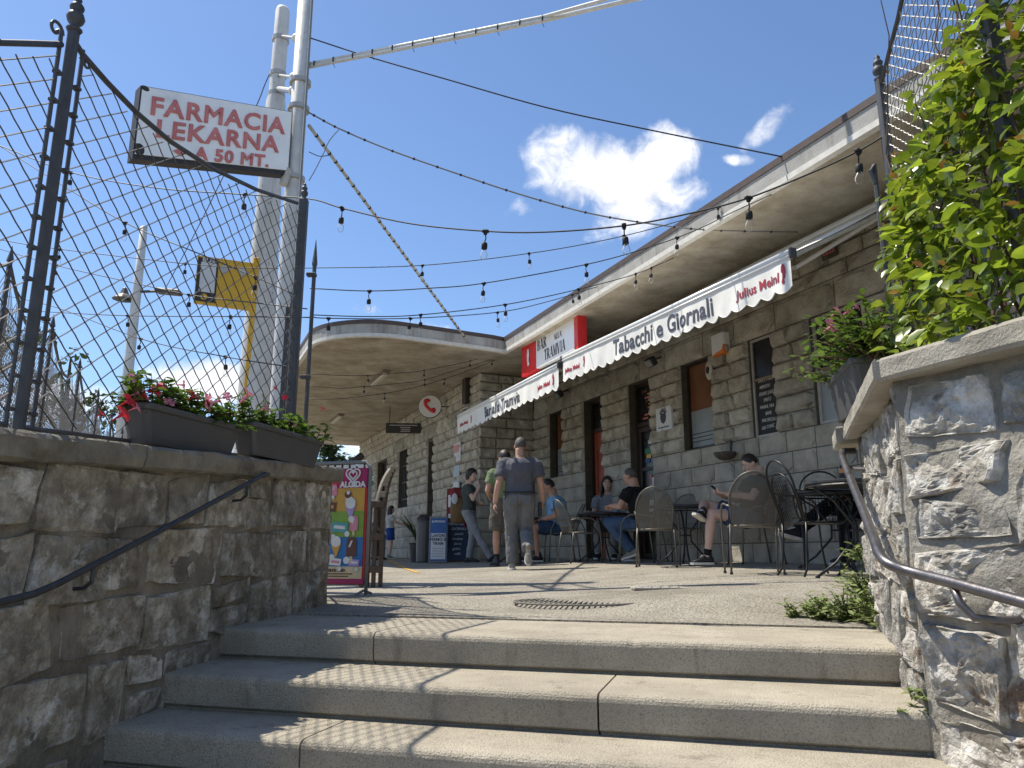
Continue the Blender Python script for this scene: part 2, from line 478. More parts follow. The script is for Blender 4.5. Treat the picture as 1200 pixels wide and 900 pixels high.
# ---------------------------------------------------------------- mesh helpers
class MB:
    def __init__(self):
        self.v, self.f = [], []

    def add(self, vs, fs):
        o = len(self.v)
        self.v.extend([tuple(p) for p in vs])
        self.f.extend([tuple(i + o for i in q) for q in fs])
        return self

    def box(self, c, size, rot=None, taper=1.0, bev=0.0):
        x, y, z = (q / 2 for q in size)
        if bev and min(x, y, z) > bev:
            b = bev
            pts, idx = [], {}
            for sx in (-1, 1):
                for sy in (-1, 1):
                    for sz in (-1, 1):
                        for a in range(3):
                            d = [x - b, y - b, z - b]
                            d[a] = (x, y, z)[a]
                            idx[(sx, sy, sz, a)] = len(pts)
                            pts.append(Vector((sx * d[0], sy * d[1], sz * d[2])))
            fs = []
            S = (-1, 1)
            for s in S:
                fs.append([idx[(s, -1, -1, 0)], idx[(s, 1, -1, 0)], idx[(s, 1, 1, 0)], idx[(s, -1, 1, 0)]][::s])
                fs.append([idx[(-1, s, -1, 1)], idx[(1, s, -1, 1)], idx[(1, s, 1, 1)], idx[(-1, s, 1, 1)]][::-s])
                fs.append([idx[(-1, -1, s, 2)], idx[(1, -1, s, 2)], idx[(1, 1, s, 2)], idx[(-1, 1, s, 2)]][::s])
            for a, b2 in ((0, 1), (0, 2), (1, 2)):
                o = 3 - a - b2
                for s1 in S:
                    for s2 in S:
                        k = [0, 0, 0]
                        k[a], k[b2] = s1, s2
                        k[o] = -1
                        k0 = tuple(k)
                        k[o] = 1
                        k1 = tuple(k)
                        q = [idx[(*k0, a)], idx[(*k1, a)], idx[(*k1, b2)], idx[(*k0, b2)]]
                        nrm = (pts[q[1]] - pts[q[0]]).cross(pts[q[2]] - pts[q[1]])
                        if nrm.dot(pts[q[0]] + pts[q[2]]) < 0:
                            q.reverse()
                        fs.append(q)
            for sx in S:
                for sy in S:
                    for sz in S:
                        q = [idx[(sx, sy, sz, 0)], idx[(sx, sy, sz, 1)], idx[(sx, sy, sz, 2)]]
                        if sx * sy * sz < 0:
                            q.reverse()
                        fs.append(q)
        else:
            pts = [Vector((sx * x * (taper if sz > 0 else 1), sy * y * (taper if sz > 0 else 1), sz * z)) for sz in (-1, 1) for sx, sy in ((-1, -1), (1, -1), (1, 1), (-1, 1))]
            fs = [(3, 2, 1, 0), (4, 5, 6, 7), (0, 1, 5, 4), (1, 2, 6, 5), (2, 3, 7, 6), (3, 0, 4, 7)]
        c = Vector(c)
        if rot is not None:
            pts = [rot @ p for p in pts]
        return self.add([p + c for p in pts], fs)

    def tube(self, path, r, n=6, cap=True, closed=False):
        path = [Vector(p) for p in path]
        m_ = len(path)
        rs = r if isinstance(r, (list, tuple)) else [r] * m_
        vs, prev = [], None
        for i, p in enumerate(path):
            if closed:
                t = path[(i + 1) % m_] - path[i - 1]
            elif i == 0:
                t = path[1] - p
            elif i == m_ - 1:
                t = p - path[i - 1]
            else:
                t = path[i + 1] - path[i - 1]
            if t.length < 1e-9:
                t = Vector((0, 0, 1))
            t.normalize()
            if prev is None:
                a = t.cross(Vector((0, 0, 1)))
                if a.length < 1e-3:
                    a = t.cross(Vector((1, 0, 0)))
            else:
                a = prev - t * prev.dot(t)
            a.normalize()
            prev = a
            b = t.cross(a)
            for j in range(n):
                th = 2 * math.pi * j / n
                vs.append(p + (a * math.cos(th) + b * math.sin(th)) * rs[i])
        fs = []
        for i in range(m_ if closed else m_ - 1):
            i2 = (i + 1) % m_
            for j in range(n):
                j2 = (j + 1) % n
                fs.append((i * n + j, i * n + j2, i2 * n + j2, i2 * n + j))
        if cap and not closed:
            fs.append(tuple(range(n - 1, -1, -1)))
            fs.append(tuple((m_ - 1) * n + j for j in range(n)))
        return self.add(vs, fs)

    def lathe(self, prof, n=16, c=(0, 0, 0), axis=None, cap=True):
        """prof: (radius, height) pairs round the z axis (or a Matrix axis)."""
        vs, fs = [], []
        for r, z in prof:
            for j in range(n):
                th = 2 * math.pi * j / n
                vs.append(Vector((r * math.cos(th), r * math.sin(th), z)))
        for i in range(len(prof) - 1):
            for j in range(n):
                j2 = (j + 1) % n
                fs.append((i * n + j, i * n + j2, (i + 1) * n + j2, (i + 1) * n + j))
        if cap:
            fs.append(tuple(range(n - 1, -1, -1)))
            fs.append(tuple((len(prof) - 1) * n + j for j in range(n)))
        if axis is not None:
            vs = [axis @ v for v in vs]
        c = Vector(c)
        return self.add([v + c for v in vs], fs)

    def ell(self, c, rad, nu=12, nv=8, rot=None):
        vs, fs = [], []
        for i in range(nv + 1):
            ph = math.pi * i / nv
            for j in range(nu):
                th = 2 * math.pi * j / nu
                p = Vector((rad[0] * math.sin(ph) * math.cos(th), rad[1] * math.sin(ph) * math.sin(th), rad[2] * math.cos(ph)))
                vs.append((rot @ p if rot is not None else p) + Vector(c))
        for i in range(nv):
            for j in range(nu):
                j2 = (j + 1) % nu
                fs.append((i * nu + j, (i + 1) * nu + j, (i + 1) * nu + j2, i * nu + j2))
        return self.add(vs, fs)

    def capsule(self, a, b, ra, rb, n=12):
        a, b = Vector(a), Vector(b)
        d = b - a
        L = d.length
        if L < 1e-6:
            return self.ell(a, (ra, ra, ra))
        t = d / L
        path, rs = [], []
        for q in (-.95, -.7, -.35):
            path.append(a + t * ra * q)
            rs.append(ra * math.sqrt(1 - q * q))
        for q in (0, .25, .5, .75, 1):
            path.append(a + d * q)
            rs.append(ra + (rb - ra) * q)
        for q in (.35, .7, .95):
            path.append(b + t * rb * q)
            rs.append(rb * math.sqrt(1 - q * q))
        return self.tube(path, rs, n)

    def quad(self, a, b, c, d):
        return self.add([a, b, c, d], [(0, 1, 2, 3)])

    def prism(self, pts, z0, z1, frame=None):
        """2D outline extruded along the third axis."""
        n = len(pts)
        fr = frame or (lambda x, y, z: Vector((x, y, z)))
        vs = [fr(x, y, z0) for x, y in pts] + [fr(x, y, z1) for x, y in pts]
        fs = [tuple(range(n - 1, -1, -1)), tuple(range(n, 2 * n))] + [(i, (i + 1) % n, n + (i + 1) % n, n + i) for i in range(n)]
        return self.add(vs, fs)

    def mesh(self, name, material=None, smooth=False):
        me = bpy.data.meshes.new(name)
        me.from_pydata(self.v, [], self.f)
        if material:
            me.materials.append(material)
        if smooth:
            me.polygons.foreach_set('use_smooth', [True] * len(me.polygons))
        me.update()
        return me

    def build(self, name, material, parent=None, smooth=False, mw=None):
        return link(name, self.mesh(name, material, smooth), parent)


def link(name, me, parent=None, loc=None, rot=None, scale=None):
    o = bpy.data.objects.new(name, me)
    COL.objects.link(o)
    if parent is not None:
        o.parent = parent
    if loc is not None:
        o.location = loc
    if rot is not None:
        o.rotation_euler = rot
    if scale is not None:
        o.scale = scale
    return o


def tag(o, label=None, cat=None, group=None, kind=None):
    for k, v in (('label', label), ('category', cat), ('group', group), ('kind', kind)):
        if v:
            o[k] = v
    return o


def thing(name, label, cat, loc=(0, 0, 0), rz=0.0, group=None, kind=None):
    o = bpy.data.objects.new(name, None)
    o.empty_display_size = .1
    COL.objects.link(o)
    o.location = loc
    o.rotation_euler = (0, 0, rz)
    return tag(o, label, cat, group, kind)


def copy_tree(o, parent=None):
    c = o.copy()
    COL.objects.link(c)
    if parent is not None:
        c.parent = parent
    for ch in list(o.children):
        copy_tree(ch, c)
    return c


def text(body, size, material, parent, loc, name='lettering', rot=(R(90), 0, 0), align='CENTER', bold=0.0, extrude=0.002, shear=0.0, sx=1.0, spacing=1.0, bevel=0.0):
    cu = bpy.data.curves.new(name, 'FONT')
    cu.body = body
    cu.size = size
    cu.align_x = align
    cu.align_y = 'CENTER'
    cu.extrude = extrude
    cu.offset = bold
    cu.bevel_depth = bevel
    cu.bevel_resolution = 0
    cu.shear = shear
    cu.space_character = spacing
    cu.resolution_u = 3
    tmp = bpy.data.objects.new('tmp', cu)
    me = bpy.data.meshes.new_from_object(tmp)
    bpy.data.objects.remove(tmp)
    me.materials.clear()
    me.materials.append(material)
    me.name = name
    o = link(name, me, parent, loc, rot, (sx, 1, 1))
    return o


def fbm(p, sc=1.0, oct_=3):
    p = Vector(p) * sc
    a, s = 1.0, 0.0
    for _ in range(oct_):
        s += a * mnoise.noise(p)
        p = p * 2.03
        a *= .5
    return s


def unit_cubic(n):
    return [i / (n - 1) for i in range(n)]
# ---------------------------------------------------------------- ground
SA = Vector((-1.49, 4.09, 0))                    # left end of the top nosing
SU = Vector((3.02, -.86, 0)).normalized()        # along the steps
SW = Vector((-SU.y, SU.x, 0))                    # away from the camera
RISE = .149
STEP_Z = -.37


def plane_z(x, y):
    return max(-.6, min(-.07, -.451 + .04 * x + .022 * y))


_ctl = [(-1.2, 4.8, -.357), (.47, 4.39, -.357), (1.75, 3.9, -.357), (-2.2, 5.1, -.357), (2.6, 3.7, -.35), (-1.41, 4.56, -.345), (-1.27, 5.46, -.305), (-1.2, 6.3, -.325),
        (.09, 10.38, -.22), (-.75, 13.87, -.18), (2.21, 9.58, -.15), (2.3, 6.45, -.22), (1.45, 13.4, -.10), (-1.6, 8.8, -.32), (.3, 7.2, -.32)]
_cx = np.array([(a, b) for a, b, _ in _ctl])
_K = np.exp(-((_cx[:, None, :] - _cx[None, :, :]) ** 2).sum(-1) / (2 * 1.0 ** 2))
_wt = np.linalg.solve(_K + 1e-3 * np.eye(len(_ctl)), np.array([z - plane_z(a, b) for a, b, z in _ctl]))


def zt(x, y):
    d = (_cx[:, 0] - x) ** 2 + (_cx[:, 1] - y) ** 2
    z = plane_z(x, y) + float((np.exp(-d / 2) * _wt).sum())
    w = (x - SA.x) * SW.x + (y - SA.y) * SW.y
    f = min(1, max(0, (w - .85) / 1.3))
    f = f * f * (3 - 2 * f)
    return (STEP_Z + .010) * (1 - f) + z * f


def TP(px, py):
    """where the view ray of a photo pixel meets the terrace."""
    a, e = ray(px, py)
    Y = 8.0
    for _ in range(40):
        Y = max(3.5, min(40, Y + .6 * ((zt(a * Y, Y) / min(e, -1e-3)) - Y)))
    return Vector((a * Y, Y, zt(a * Y, Y)))


def axis_pts(lo, hi, fine_lo, fine_hi, fine, coarse):
    out, x = [], lo
    while x < hi:
        out.append(x)
        x += fine if fine_lo <= x < fine_hi else coarse * (1 + min(abs(x - fine_lo), abs(x - fine_hi)) * .08)
    return out + [hi]


us = axis_pts(-60, 60, -3, 6, .25, 1.5)
ws = axis_pts(.80, 260, 0, 14, .22, 1.5)
ter = MB()
vs = []
for w in ws:
    for u in us:
        p = SA + SU * u + SW * (w + (0.012 * mnoise.noise(Vector((u * 5, 0, 1))) if w == ws[0] else 0))
        vs.append((p.x, p.y, zt(p.x, p.y)))
nu = len(us)
ter.add(vs, [(j * nu + i, j * nu + i + 1, (j + 1) * nu + i + 1, (j + 1) * nu + i) for j in range(len(ws) - 1) for i in range(nu - 1)])
# the ragged edge of the paving drops to the top step
ev = []
for i in range(nu):
    ev += [vs[i], (vs[i][0], vs[i][1], STEP_Z - .05)]
ter.add(ev, [(2 * i, 2 * i + 1, 2 * i + 3, 2 * i + 2) for i in range(nu - 1)])
o = ter.build('terrace_paving', MT['terrace'])
o['kind'] = 'structure'
low = MB()
low.quad((-300, -300, -1.62), (300, -300, -1.62), (300, 300, -1.62), (-300, 300, -1.62))
o = low.build('street_ground', MT['pavement'])
o['kind'] = 'structure'

# stairway: each step is laid from slabs
stairs = thing('stairway', None, None, (0, 0, 0), 0, kind='structure')
step_w = [0, -.475, -.83] + [-.83 - .36 * i for i in range(1, 6)]
joints = [[.86], [2.02], [.98], [1.6], [.6], [2.2], [1.2], [1.7]]
FR = lambda u, w, z: Vector((SA.x + SU.x * u + SW.x * w, SA.y + SU.y * u + SW.y * w, z))
for i, w0 in enumerate(step_w):
    z1 = STEP_Z - RISE * i
    back = (.86 if i == 0 else step_w[i - 1] + .02) - w0
    u0, u1 = -.35 - .45 * max(0, i - 2), 3.55 + .5 * max(0, i - 2)
    cuts = [u0] + joints[i] + [u1]
    for a, b in zip(cuts[:-1], cuts[1:]):
        mb = MB()
        n = max(6, int((b - a) / .035))
        prof = [(back, z1 - RISE - .06), (back, z1), (.05, z1 - .001), (.022, z1 - .003), (.010, z1 - .009), (.003, z1 - .018), (0.0, z1 - .03), (.002, z1 - RISE * .6), (.004, z1 - RISE + .022), (.03, z1 - RISE + .006), (.03, z1 - RISE - .06)]
        vs = []
        for j in range(n + 1):
            u = a + .004 + (b - a - .008) * j / n
            for q, (dw, z) in enumerate(prof):
                wob = .0028 * fbm((u * 3, w0 * 7, z * 9), 2, 3) if q >= 2 else 0
                chip = .020 * max(0, fbm((u, w0 * 3, 5), 14, 3) - .40) if 3 <= q <= 6 else 0
                vs.append(FR(u, w0 + dw + wob + chip, z - chip + (wob * .5 if 2 <= q <= 4 else 0)))
        m_ = len(prof)
        fs = [(j * m_ + q, j * m_ + q + 1, (j + 1) * m_ + q + 1, (j + 1) * m_ + q) for j in range(n) for q in range(m_ - 1)]
        fs += [tuple(range(m_)), tuple(n * m_ + q for q in range(m_ - 1, -1, -1))]
        mb.add(vs, fs)
        mb.build('step_slab', MT['step'], stairs)

# worn yellow edging, cover plate
yl = MB()
pts = [(452, 656), (462, 661), (474, 667), (487, 671.5)]
g = [TP(*p) for p in pts]
for a, b in zip(g[:-1], g[1:]):
    dz = Vector((0, 0, .006))
    sd = Vector((.07, .02, 0))
    yl.quad(a + dz, a + sd + dz, b + sd + dz, b + dz)
o = yl.build('yellow_road_marking', MT['paint_yellow'])
o['kind'] = 'structure'
c = TP(772, 690)
cp = thing('manhole_cover', 'small pale metal cover plate set flush in the sunny paving before the chairs', 'cover plate', (c.x, c.y, c.z))
mb = MB().box((0, 0, .004), (.42, .22, .02), bev=.004)
mb.build('cover_plate', MT['coping_pale'], cp)
mb = MB()
for i in range(5):
    mb.box((-.14 + .07 * i, 0, .016), (.02, .16, .006))
mb.build('rib', MT['fascia'], cp)['kind'] = 'stuff'


# round iron drain grate, half in the shade of the fence
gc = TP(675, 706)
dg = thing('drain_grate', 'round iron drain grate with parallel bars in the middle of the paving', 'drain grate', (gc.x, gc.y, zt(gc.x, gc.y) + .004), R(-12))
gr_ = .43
MB().tube([(gr_ * math.cos(i * math.pi / 20), gr_ * math.sin(i * math.pi / 20) * .8, 0) for i in range(40)], .007, 5, closed=True).build('shadow_ring', MT['cast_iron'], dg)
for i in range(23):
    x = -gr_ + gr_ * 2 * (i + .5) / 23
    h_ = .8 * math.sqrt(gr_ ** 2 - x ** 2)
    MB().box((x, 0, 0), (.011, 2 * h_, .006)).build('shadow_bar', MT['cast_iron'], dg)

# ---------------------------------------------------------------- rough stone walls
def stone_mesh(mb, poly, frame, depth, rough, seed, base=-.04):
    """an irregular block: outline with worn corners, a domed and broken face. frame(t, z, out) -> world point."""
    rnd = random.Random(seed)
    n = len(poly)
    out = []
    for i in range(n):
        a, b = Vector(poly[i]), Vector(poly[(i + 1) % n])
        L = (b - a).length
        k = max(2, int(L / .03))
        for j in range(k):
            f = j / k
            p = a.lerp(b, f)
            out.append(p)
    cx = sum(p.x for p in out) / len(out)
    cz = sum(p.y for p in out) / len(out)
    C_ = Vector((cx, cz))
    m_ = len(out)
    rad = sum((p - C_).length for p in out) / m_
    o2 = []
    for p in out:
        d = p - C_
        mx = max(abs(d.x), 1e-4)
        sh = 1 + .07 * mnoise.noise(Vector((p.x * 11, p.y * 11, seed))) + .03 * mnoise.noise(Vector((p.x * 37, p.y * 37, seed)))
        # pull the corners in
        sh -= .10 * max(0, d.length / rad - 1.12)
        o2.append(C_ + d * sh)
    rings = [(1.0, base), (.995, depth * .3), (.965, depth * .72), (.92, depth * .92), (.86, depth)] + [(.80 - .09 * q, depth * (1 + .02 * q)) for q in range(9)]
    vs = []
    tilt = (rnd.uniform(-.06, .06), rnd.uniform(-.08, .08))
    for k, (s, dp) in enumerate(rings):
        for p in o2:
            q = C_ + (p - C_) * s
            d = dp
            if k >= 2:
                wq = Vector((q.x + seed * 3.1, q.y, seed)) + Vector((1, 1, 0)) * .02 * mnoise.noise(Vector((q.x * 20, q.y * 20, seed)))
                v1 = mnoise.voronoi(wq * 7.5)[0]
                v2 = mnoise.voronoi(wq * 19)[0]
                nn = .55 * fbm(wq, 4.5, 3) + .9 * (.42 - v1[0]) + .35 * (.42 - v2[0]) + .22 * fbm(wq, 50, 2)
                d += rough * nn * (1 if k > 2 else .5) + (q.x - cx) * tilt[0] + (q.y - cz) * tilt[1]
            vs.append(frame(q.x, q.y, max(d, -.01) if k else d))
    vs.append(frame(cx, cz, depth * 1.1 + rough * fbm((cx + seed * 3.1, cz, seed), 7, 4)))
    fs = []
    for k in range(len(rings) - 1):
        for i in range(m_):
            i2 = (i + 1) % m_
            fs.append((k * m_ + i, k * m_ + i2, (k + 1) * m_ + i2, (k + 1) * m_ + i))
    L0 = (len(rings) - 1) * m_
    for i in range(m_):
        fs.append((L0 + i, L0 + (i + 1) % m_, len(vs) - 1))
    mb.add(vs, fs)


def rubble(parent, t0, t1, levels, frame, material, depth, rough, seed, wmin=.26, wmax=.6, gap=.012, skip=None, jit=.016):
    rnd = random.Random(seed)
    k = 0
    for (za, zb) in zip(levels[:-1], levels[1:]):
        t = t0 + rnd.uniform(-.15, 0)
        while t < t1 - .05:
            w = min(rnd.uniform(wmin, wmax), t1 - t)
            if t < t0:
                w, t = w - (t0 - t), t0
            if t1 - t - w < .12:
                w = t1 - t
            fa = za if callable(za) else (lambda q, v=za: v)
            fb = zb if callable(zb) else (lambda q, v=zb: v)
            pieces = [(0, 1)]
            if rnd.random() < .25 and w < .42:
                s = rnd.uniform(.4, .6)
                pieces = [(0, s), (s, 1)]
            for pa, pb in pieces:
                L, Rr = t + gap, t + w - gap
                lo = lambda q: fa(q) + (fb(q) - fa(q)) * pa
                hi = lambda q: fa(q) + (fb(q) - fa(q)) * pb
                J = lambda: rnd.uniform(-jit, jit)
                poly = [(L + J(), lo(L) + gap + J()), (Rr + J(), lo(Rr) + gap + J()), (Rr + J(), hi(Rr) - gap + J()), (L + J(), hi(L) - gap + J())]
                k += 1
                if skip and skip((L + Rr) / 2, (lo(L) + hi(L)) / 2):
                    continue
                mb = MB()
                stone_mesh(mb, poly, frame, depth * rnd.uniform(.5, 1.3), rough, seed * 100 + k)
                mb.build('stone', material, parent)
            t += w


def mortar_face(mb, t0, t1, zlo, zhi, frame, amp, seed, nt=60, nz=40):
    vs = []
    for i in range(nt + 1):
        t = t0 + (t1 - t0) * i / nt
        a, b = zlo(t), zhi(t)
        for j in range(nz + 1):
            z = a + (b - a) * j / nz
            d = amp * fbm((t + seed, z, seed), 5, 4) - (0 if 0 < j < nz else .0)
            vs.append(frame(t, z, d))
    fs = [(i * (nz + 1) + j, (i + 1) * (nz + 1) + j, (i + 1) * (nz + 1) + j + 1, i * (nz + 1) + j + 1) for i in range(nt) for j in range(nz)]
    mb.add(vs, fs)


# --- left retaining wall -------------------------------------------------
LW0 = Vector((-1.6, 3.27, 0))
LWD = Vector((.15, 1, 0)).normalized()
LWN = Vector((LWD.y, -LWD.x, 0))                 # towards the stairs


def LF(t, z, out):
    p = LW0 + LWD * t + LWN * out
    return Vector((p.x, p.y, z))


LT1 = 2.235                                      # far end (Y = 5.46)
cop_z = lambda t: .452 + .0643 * (t / 1.0)       # top of the coping rises along the wall
cop_b = lambda t: cop_z(t) - .105 - .012 * math.sin(t * 3)
lw = thing('retaining_wall', 'old grey stone retaining wall with a concrete coping on the left of the steps', 'stone wall', LF(0, -1.62, 0), kind='thing')
lwi = lw.location
bm_ = MB()
mortar_face(bm_, -4.5, LT1 - .01, lambda t: -1.65, lambda t: cop_b(t) + .02, lambda t, z, o: LF(t, z, o - .007) - lwi, .014, 3, 260, 90)
# far end face, back
for (a, b) in ((LT1 - .01, 'end'),):
    vs, nn = [], 8
    for i in range(nn + 1):
        for j in range(25):
            z = -1.65 + (cop_b(LT1) + .02 + 1.65) * j / 24
            vs.append(LF(LT1 - .012 + .012 * fbm((i * .2, z, 9), 4, 3), z, -.36 * i / nn - .006) - lwi)
    bm_.add(vs, [(i * 25 + j, (i + 1) * 25 + j, (i + 1) * 25 + j + 1, i * 25 + j + 1) for i in range(nn) for j in range(24)])
bm_.quad(LF(-4.5, -1.65, -.36) - lwi, LF(LT1, -1.65, -.36) - lwi, LF(LT1, cop_b(LT1), -.36) - lwi, LF(-4.5, cop_b(-4.5), -.36) - lwi)
bm_.build('mortar', MT['wall_mortar'], lw, smooth=True)
lev = [-1.62, -1.30, -1.0, lambda t: -.70 + .02 * math.sin(t * 2), lambda t: -.42 + .02 * math.sin(t * 3 + 1), lambda t: -.17 + .03 * t, lambda t: .085 + .035 * t, lambda t: cop_b(t) + .005]
LFl = lambda t, z, o: LF(t, z, o) - lwi


def hidden_by_steps(t, z):
    p = LF(t, z, 0)
    w = (p - SA).dot(SW)
    top = STEP_Z
    for i, w0 in enumerate(step_w):
        if w >= w0:
            top = STEP_Z - RISE * i
            break
    return w > -2.6 and z < top - .17


rubble(lw, -2.6, LT1 - .02, lev[2:], LFl, MT['wall_stone'], .009, .022, 4, .22, .62, .013, skip=hidden_by_steps, jit=.028)
# end face stones
EFr = lambda t, z, o: LF(LT1 + o, z, -t) - lwi
rubble(lw, .0, .35, [-.45, -.2, .05, .27, .475], EFr, MT['wall_stone'], .006, .014, 5, .16, .35, .010)
# coping, cast in lengths
cb = -4.4
for a, b in ((-4.4, -2.2), (-2.2, -.02), (-.02, LT1 + .05)):
    mb = MB()
    n = max(8, int((b - a) / .05))
    vs = []
    prof = [(-.42, 'b'), (-.42, 't'), (-.10, 't'), (.035, 't'), (.052, 't1'), (.058, 't2'), (.056, 'm'), (.050, 'b1'), (.03, 'b')]
    off = dict(t=0, t1=-.008, t2=-.025, m=-.06, b1=-.095, b=-.105)
    for i in range(n + 1):
        t = a + .005 + (b - a - .01) * i / n
        for q, (ou, k) in enumerate(prof):
            w = .010 * fbm((t, q * .3, 2), 5, 4) if q >= 2 else 0
            chip = .03 * max(0, fbm((t, 4, q * .15), 6, 3) - .38) if 4 <= q <= 7 else 0
            vs.append(LF(t, cop_z(t) + off[k] + w * .6 - chip * .4, ou + w - chip) - lwi)
    m_ = len(prof)
    fs = [(i * m_ + q, (i + 1) * m_ + q, (i + 1) * m_ + (q + 1) % m_, i * m_ + (q + 1) % m_) for i in range(n) for q in range(m_)]
    fs += [tuple(range(m_)), tuple(n * m_ + q for q in range(m_ - 1, -1, -1))]
    mb.add(vs, fs)
    mb.build('coping', MT['coping'], lw)


def at_plane(px, py, p0, nrm):
    a, e = ray(px, py)
    d = Vector((a, 1, e))
    return d * (p0.dot(nrm) / d.dot(nrm))


# hand rail on the left wall
hr = thing('handrail', 'thin dark iron handrail sloping along the shaded left wall', 'handrail', LF(0, 0, .07))
hl = hr.location
P0 = LF(0, 0, .075)
pts = [at_plane(x, y, P0, LWN) - hl for x, y in ((314, 556), (306, 558), (290, 567), (240, 594), (180, 626), (110, 662), (70, 683), (40, 696), (0, 706))]
pts = [pts[0] - LWN * .075, *pts]
last = pts[-1] + (pts[-1] - pts[-2]) * 6
pts.append(last)
MB().tube(pts, .0125, 8).build('rail', MT['rail_dark'], hr, smooth=True)
for q in (3, 6):
    p = pts[q]
    MB().tube([p, p + Vector((0, 0, -.06)), p + Vector((0, 0, -.085)) - LWN * .03, p + Vector((0, 0, -.09)) - LWN * .10], .008, 6).build('bracket', MT['rail_dark'], hr)

# --- right wall: along the steps, then flaring towards the street ----------
RN = Vector((1.40, 2.76, 0))                     # corner
RD1 = Vector((.5, 1.43, 0)).normalized()
RN1 = Vector((-RD1.y, RD1.x, 0))
RD2 = Vector((.35, -.93, 0)).normalized()
RN2 = Vector((RD2.y, -RD2.x, 0))
if RN2.x > 0:
    RN2 = -RN2
R1 = lambda t, z, o: Vector((RN.x + RD1.x * t + RN1.x * o, RN.y + RD1.y * t + RN1.y * o, z))
R2 = lambda t, z, o: Vector((RN.x + RD2.x * t + RN2.x * o, RN.y + RD2.y * t + RN2.y * o, z))
rw = thing('retaining_wall', 'pale rubble retaining wall with thick coping on the right of the steps, ivy on top', 'stone wall', R1(0, -1.62, 0), kind='thing')
rwi = rw.location.copy()
soft = lambda t: min(1, max(0, t / .16)) ** 2 * (3 - 2 * min(1, max(0, t / .16)))
bulge = lambda t, z: soft(t) * (-.045 + .05 * min(1, max(0, (.36 - z) / .22)) + .012 * math.sin(t * 5 + z * 4))
R1l = lambda t, z, o: R1(t, z, o + bulge(t, z) * .7) - rwi
R2l = lambda t, z, o: R2(t, z, o + bulge(t, z)) - rwi
RT1 = 1.50
CZ = .70
mb = MB()
mortar_face(mb, 0, RT1, lambda t: -1.65, lambda t: .62, lambda t, z, o: R1l(t, z, o * (.1 + .9 * soft(t)) - .004), .022, 21, 90, 120)
mortar_face(mb, 0, 3.4, lambda t: -1.65, lambda t: .62, lambda t, z, o: R2l(t, z, o * (.1 + .9 * soft(t)) - .004), .022, 22, 170, 120)
e0 = R1(RT1, 0, 0)
ED = Vector((-RN1.x, -RN1.y, 0))
vs = []
for i in range(9):
    for j in range(41):
        z = -1.65 + 2.27 * j / 40
        p = e0 + ED * (1.2 * i / 8) + RD1 * (.02 * fbm((i * .3, z, 4), 4, 3) - .006)
        vs.append(Vector((p.x, p.y, z)) - rwi)
mb.add(vs, [(i * 41 + j, (i + 1) * 41 + j, (i + 1) * 41 + j + 1, i * 41 + j + 1) for i in range(8) for j in range(40)])
mb.build('mortar', MT['pale_mortar'], rw, smooth=True)


def hid_r(t, z):
    p = R1(t, z, 0)
    w = (p - SA).dot(SW)
    top = STEP_Z
    for i, w0 in enumerate(step_w):
        if w >= w0:
            top = STEP_Z - RISE * i
            break
    return z < top - .2


rubble(rw, .035, RT1, [-1.1, -.72, -.40, -.12, .10, .36, .61], R1l, MT['pale_stone'], .016, .030, 31, .18, .42, .014, skip=hid_r, jit=.03)
rubble(rw, .025, 3.3, [-1.62, -1.15, -.80, -.50, -.22, .02, .36, .60], R2l, MT['pale_stone'], .014, .046, 37, .32, .80, .009, jit=.036)
# end face (towards the cafe)
E1 = lambda t, z, o: Vector((e0.x + ED.x * t + RD1.x * o, e0.y + ED.y * t + RD1.y * o, z)) - rwi
rubble(rw, .0, 1.2, [-.6, -.3, 0, .3, .6], E1, MT['pale_stone'], .016, .03, 41, .25, .5, .012)


def slab(parent, outline, z0, z1, material, name='coping', seed=0, inset=.006):
    """a cast slab with rough arrises; outline is counter clockwise world xy."""
    mb = MB()
    ring = []
    n = len(outline)
    for i in range(n):
        a, b = Vector(outline[i]), Vector(outline[(i + 1) % n])
        k = max(2, int((b - a).length / .05))
        ring += [a.lerp(b, j / k) for j in range(k)]
    cx = Vector((sum(p.x for p in ring) / len(ring), sum(p.y for p in ring) / len(ring)))
    vs = []
    prof = [(0.012, z0), (0, z0 + .012), (0, (z0 + z1) / 2), (0, z1 - .012), (.012, z1)]
    m_ = len(ring)
    for q, (ins, z) in enumerate(prof):
        for i, p in enumerate(ring):
            tg = (ring[(i + 1) % m_] - ring[i - 1]).normalized()
            nin = Vector((-tg.y, tg.x))
            w = .006 * fbm((p.x, p.y, z * 3 + seed), 9, 3)
            p2 = p + nin * (ins + w)
            vs.append((p2.x - rwi.x, p2.y - rwi.y, z + w - rwi.z))
    fs = []
    for q in range(len(prof) - 1):
        for i in range(m_):
            fs.append((q * m_ + i, q * m_ + (i + 1) % m_, (q + 1) * m_ + (i + 1) % m_, (q + 1) * m_ + i))
    fs.append(tuple(range(m_ - 1, -1, -1)))
    fs.append(tuple((len(prof) - 1) * m_ + i for i in range(m_)))
    mb.add(vs, fs)
    return mb.build(name, material, parent)


q = lambda f, t, o: (f(t, 0, o).x, f(t, 0, o).y)
A_, B_, C_2, D_ = q(R1, RT1 + .06, .065), q(R1, -.035, .065), q(R2, 3.4, .055), q(R2, 3.4, -.75)
slab(rw, [A_, B_, q(R2, .0, .055), q(R2, .9, .055), q(R2, .9, -.75), (q(R1, RT1 + .06, -.85))], .615, CZ, MT['coping_pale'], seed=3)
slab(rw, [q(R2, .905, .055), C_2, D_, q(R2, .905, -.75)], .615, CZ, MT['coping_pale'], seed=8)
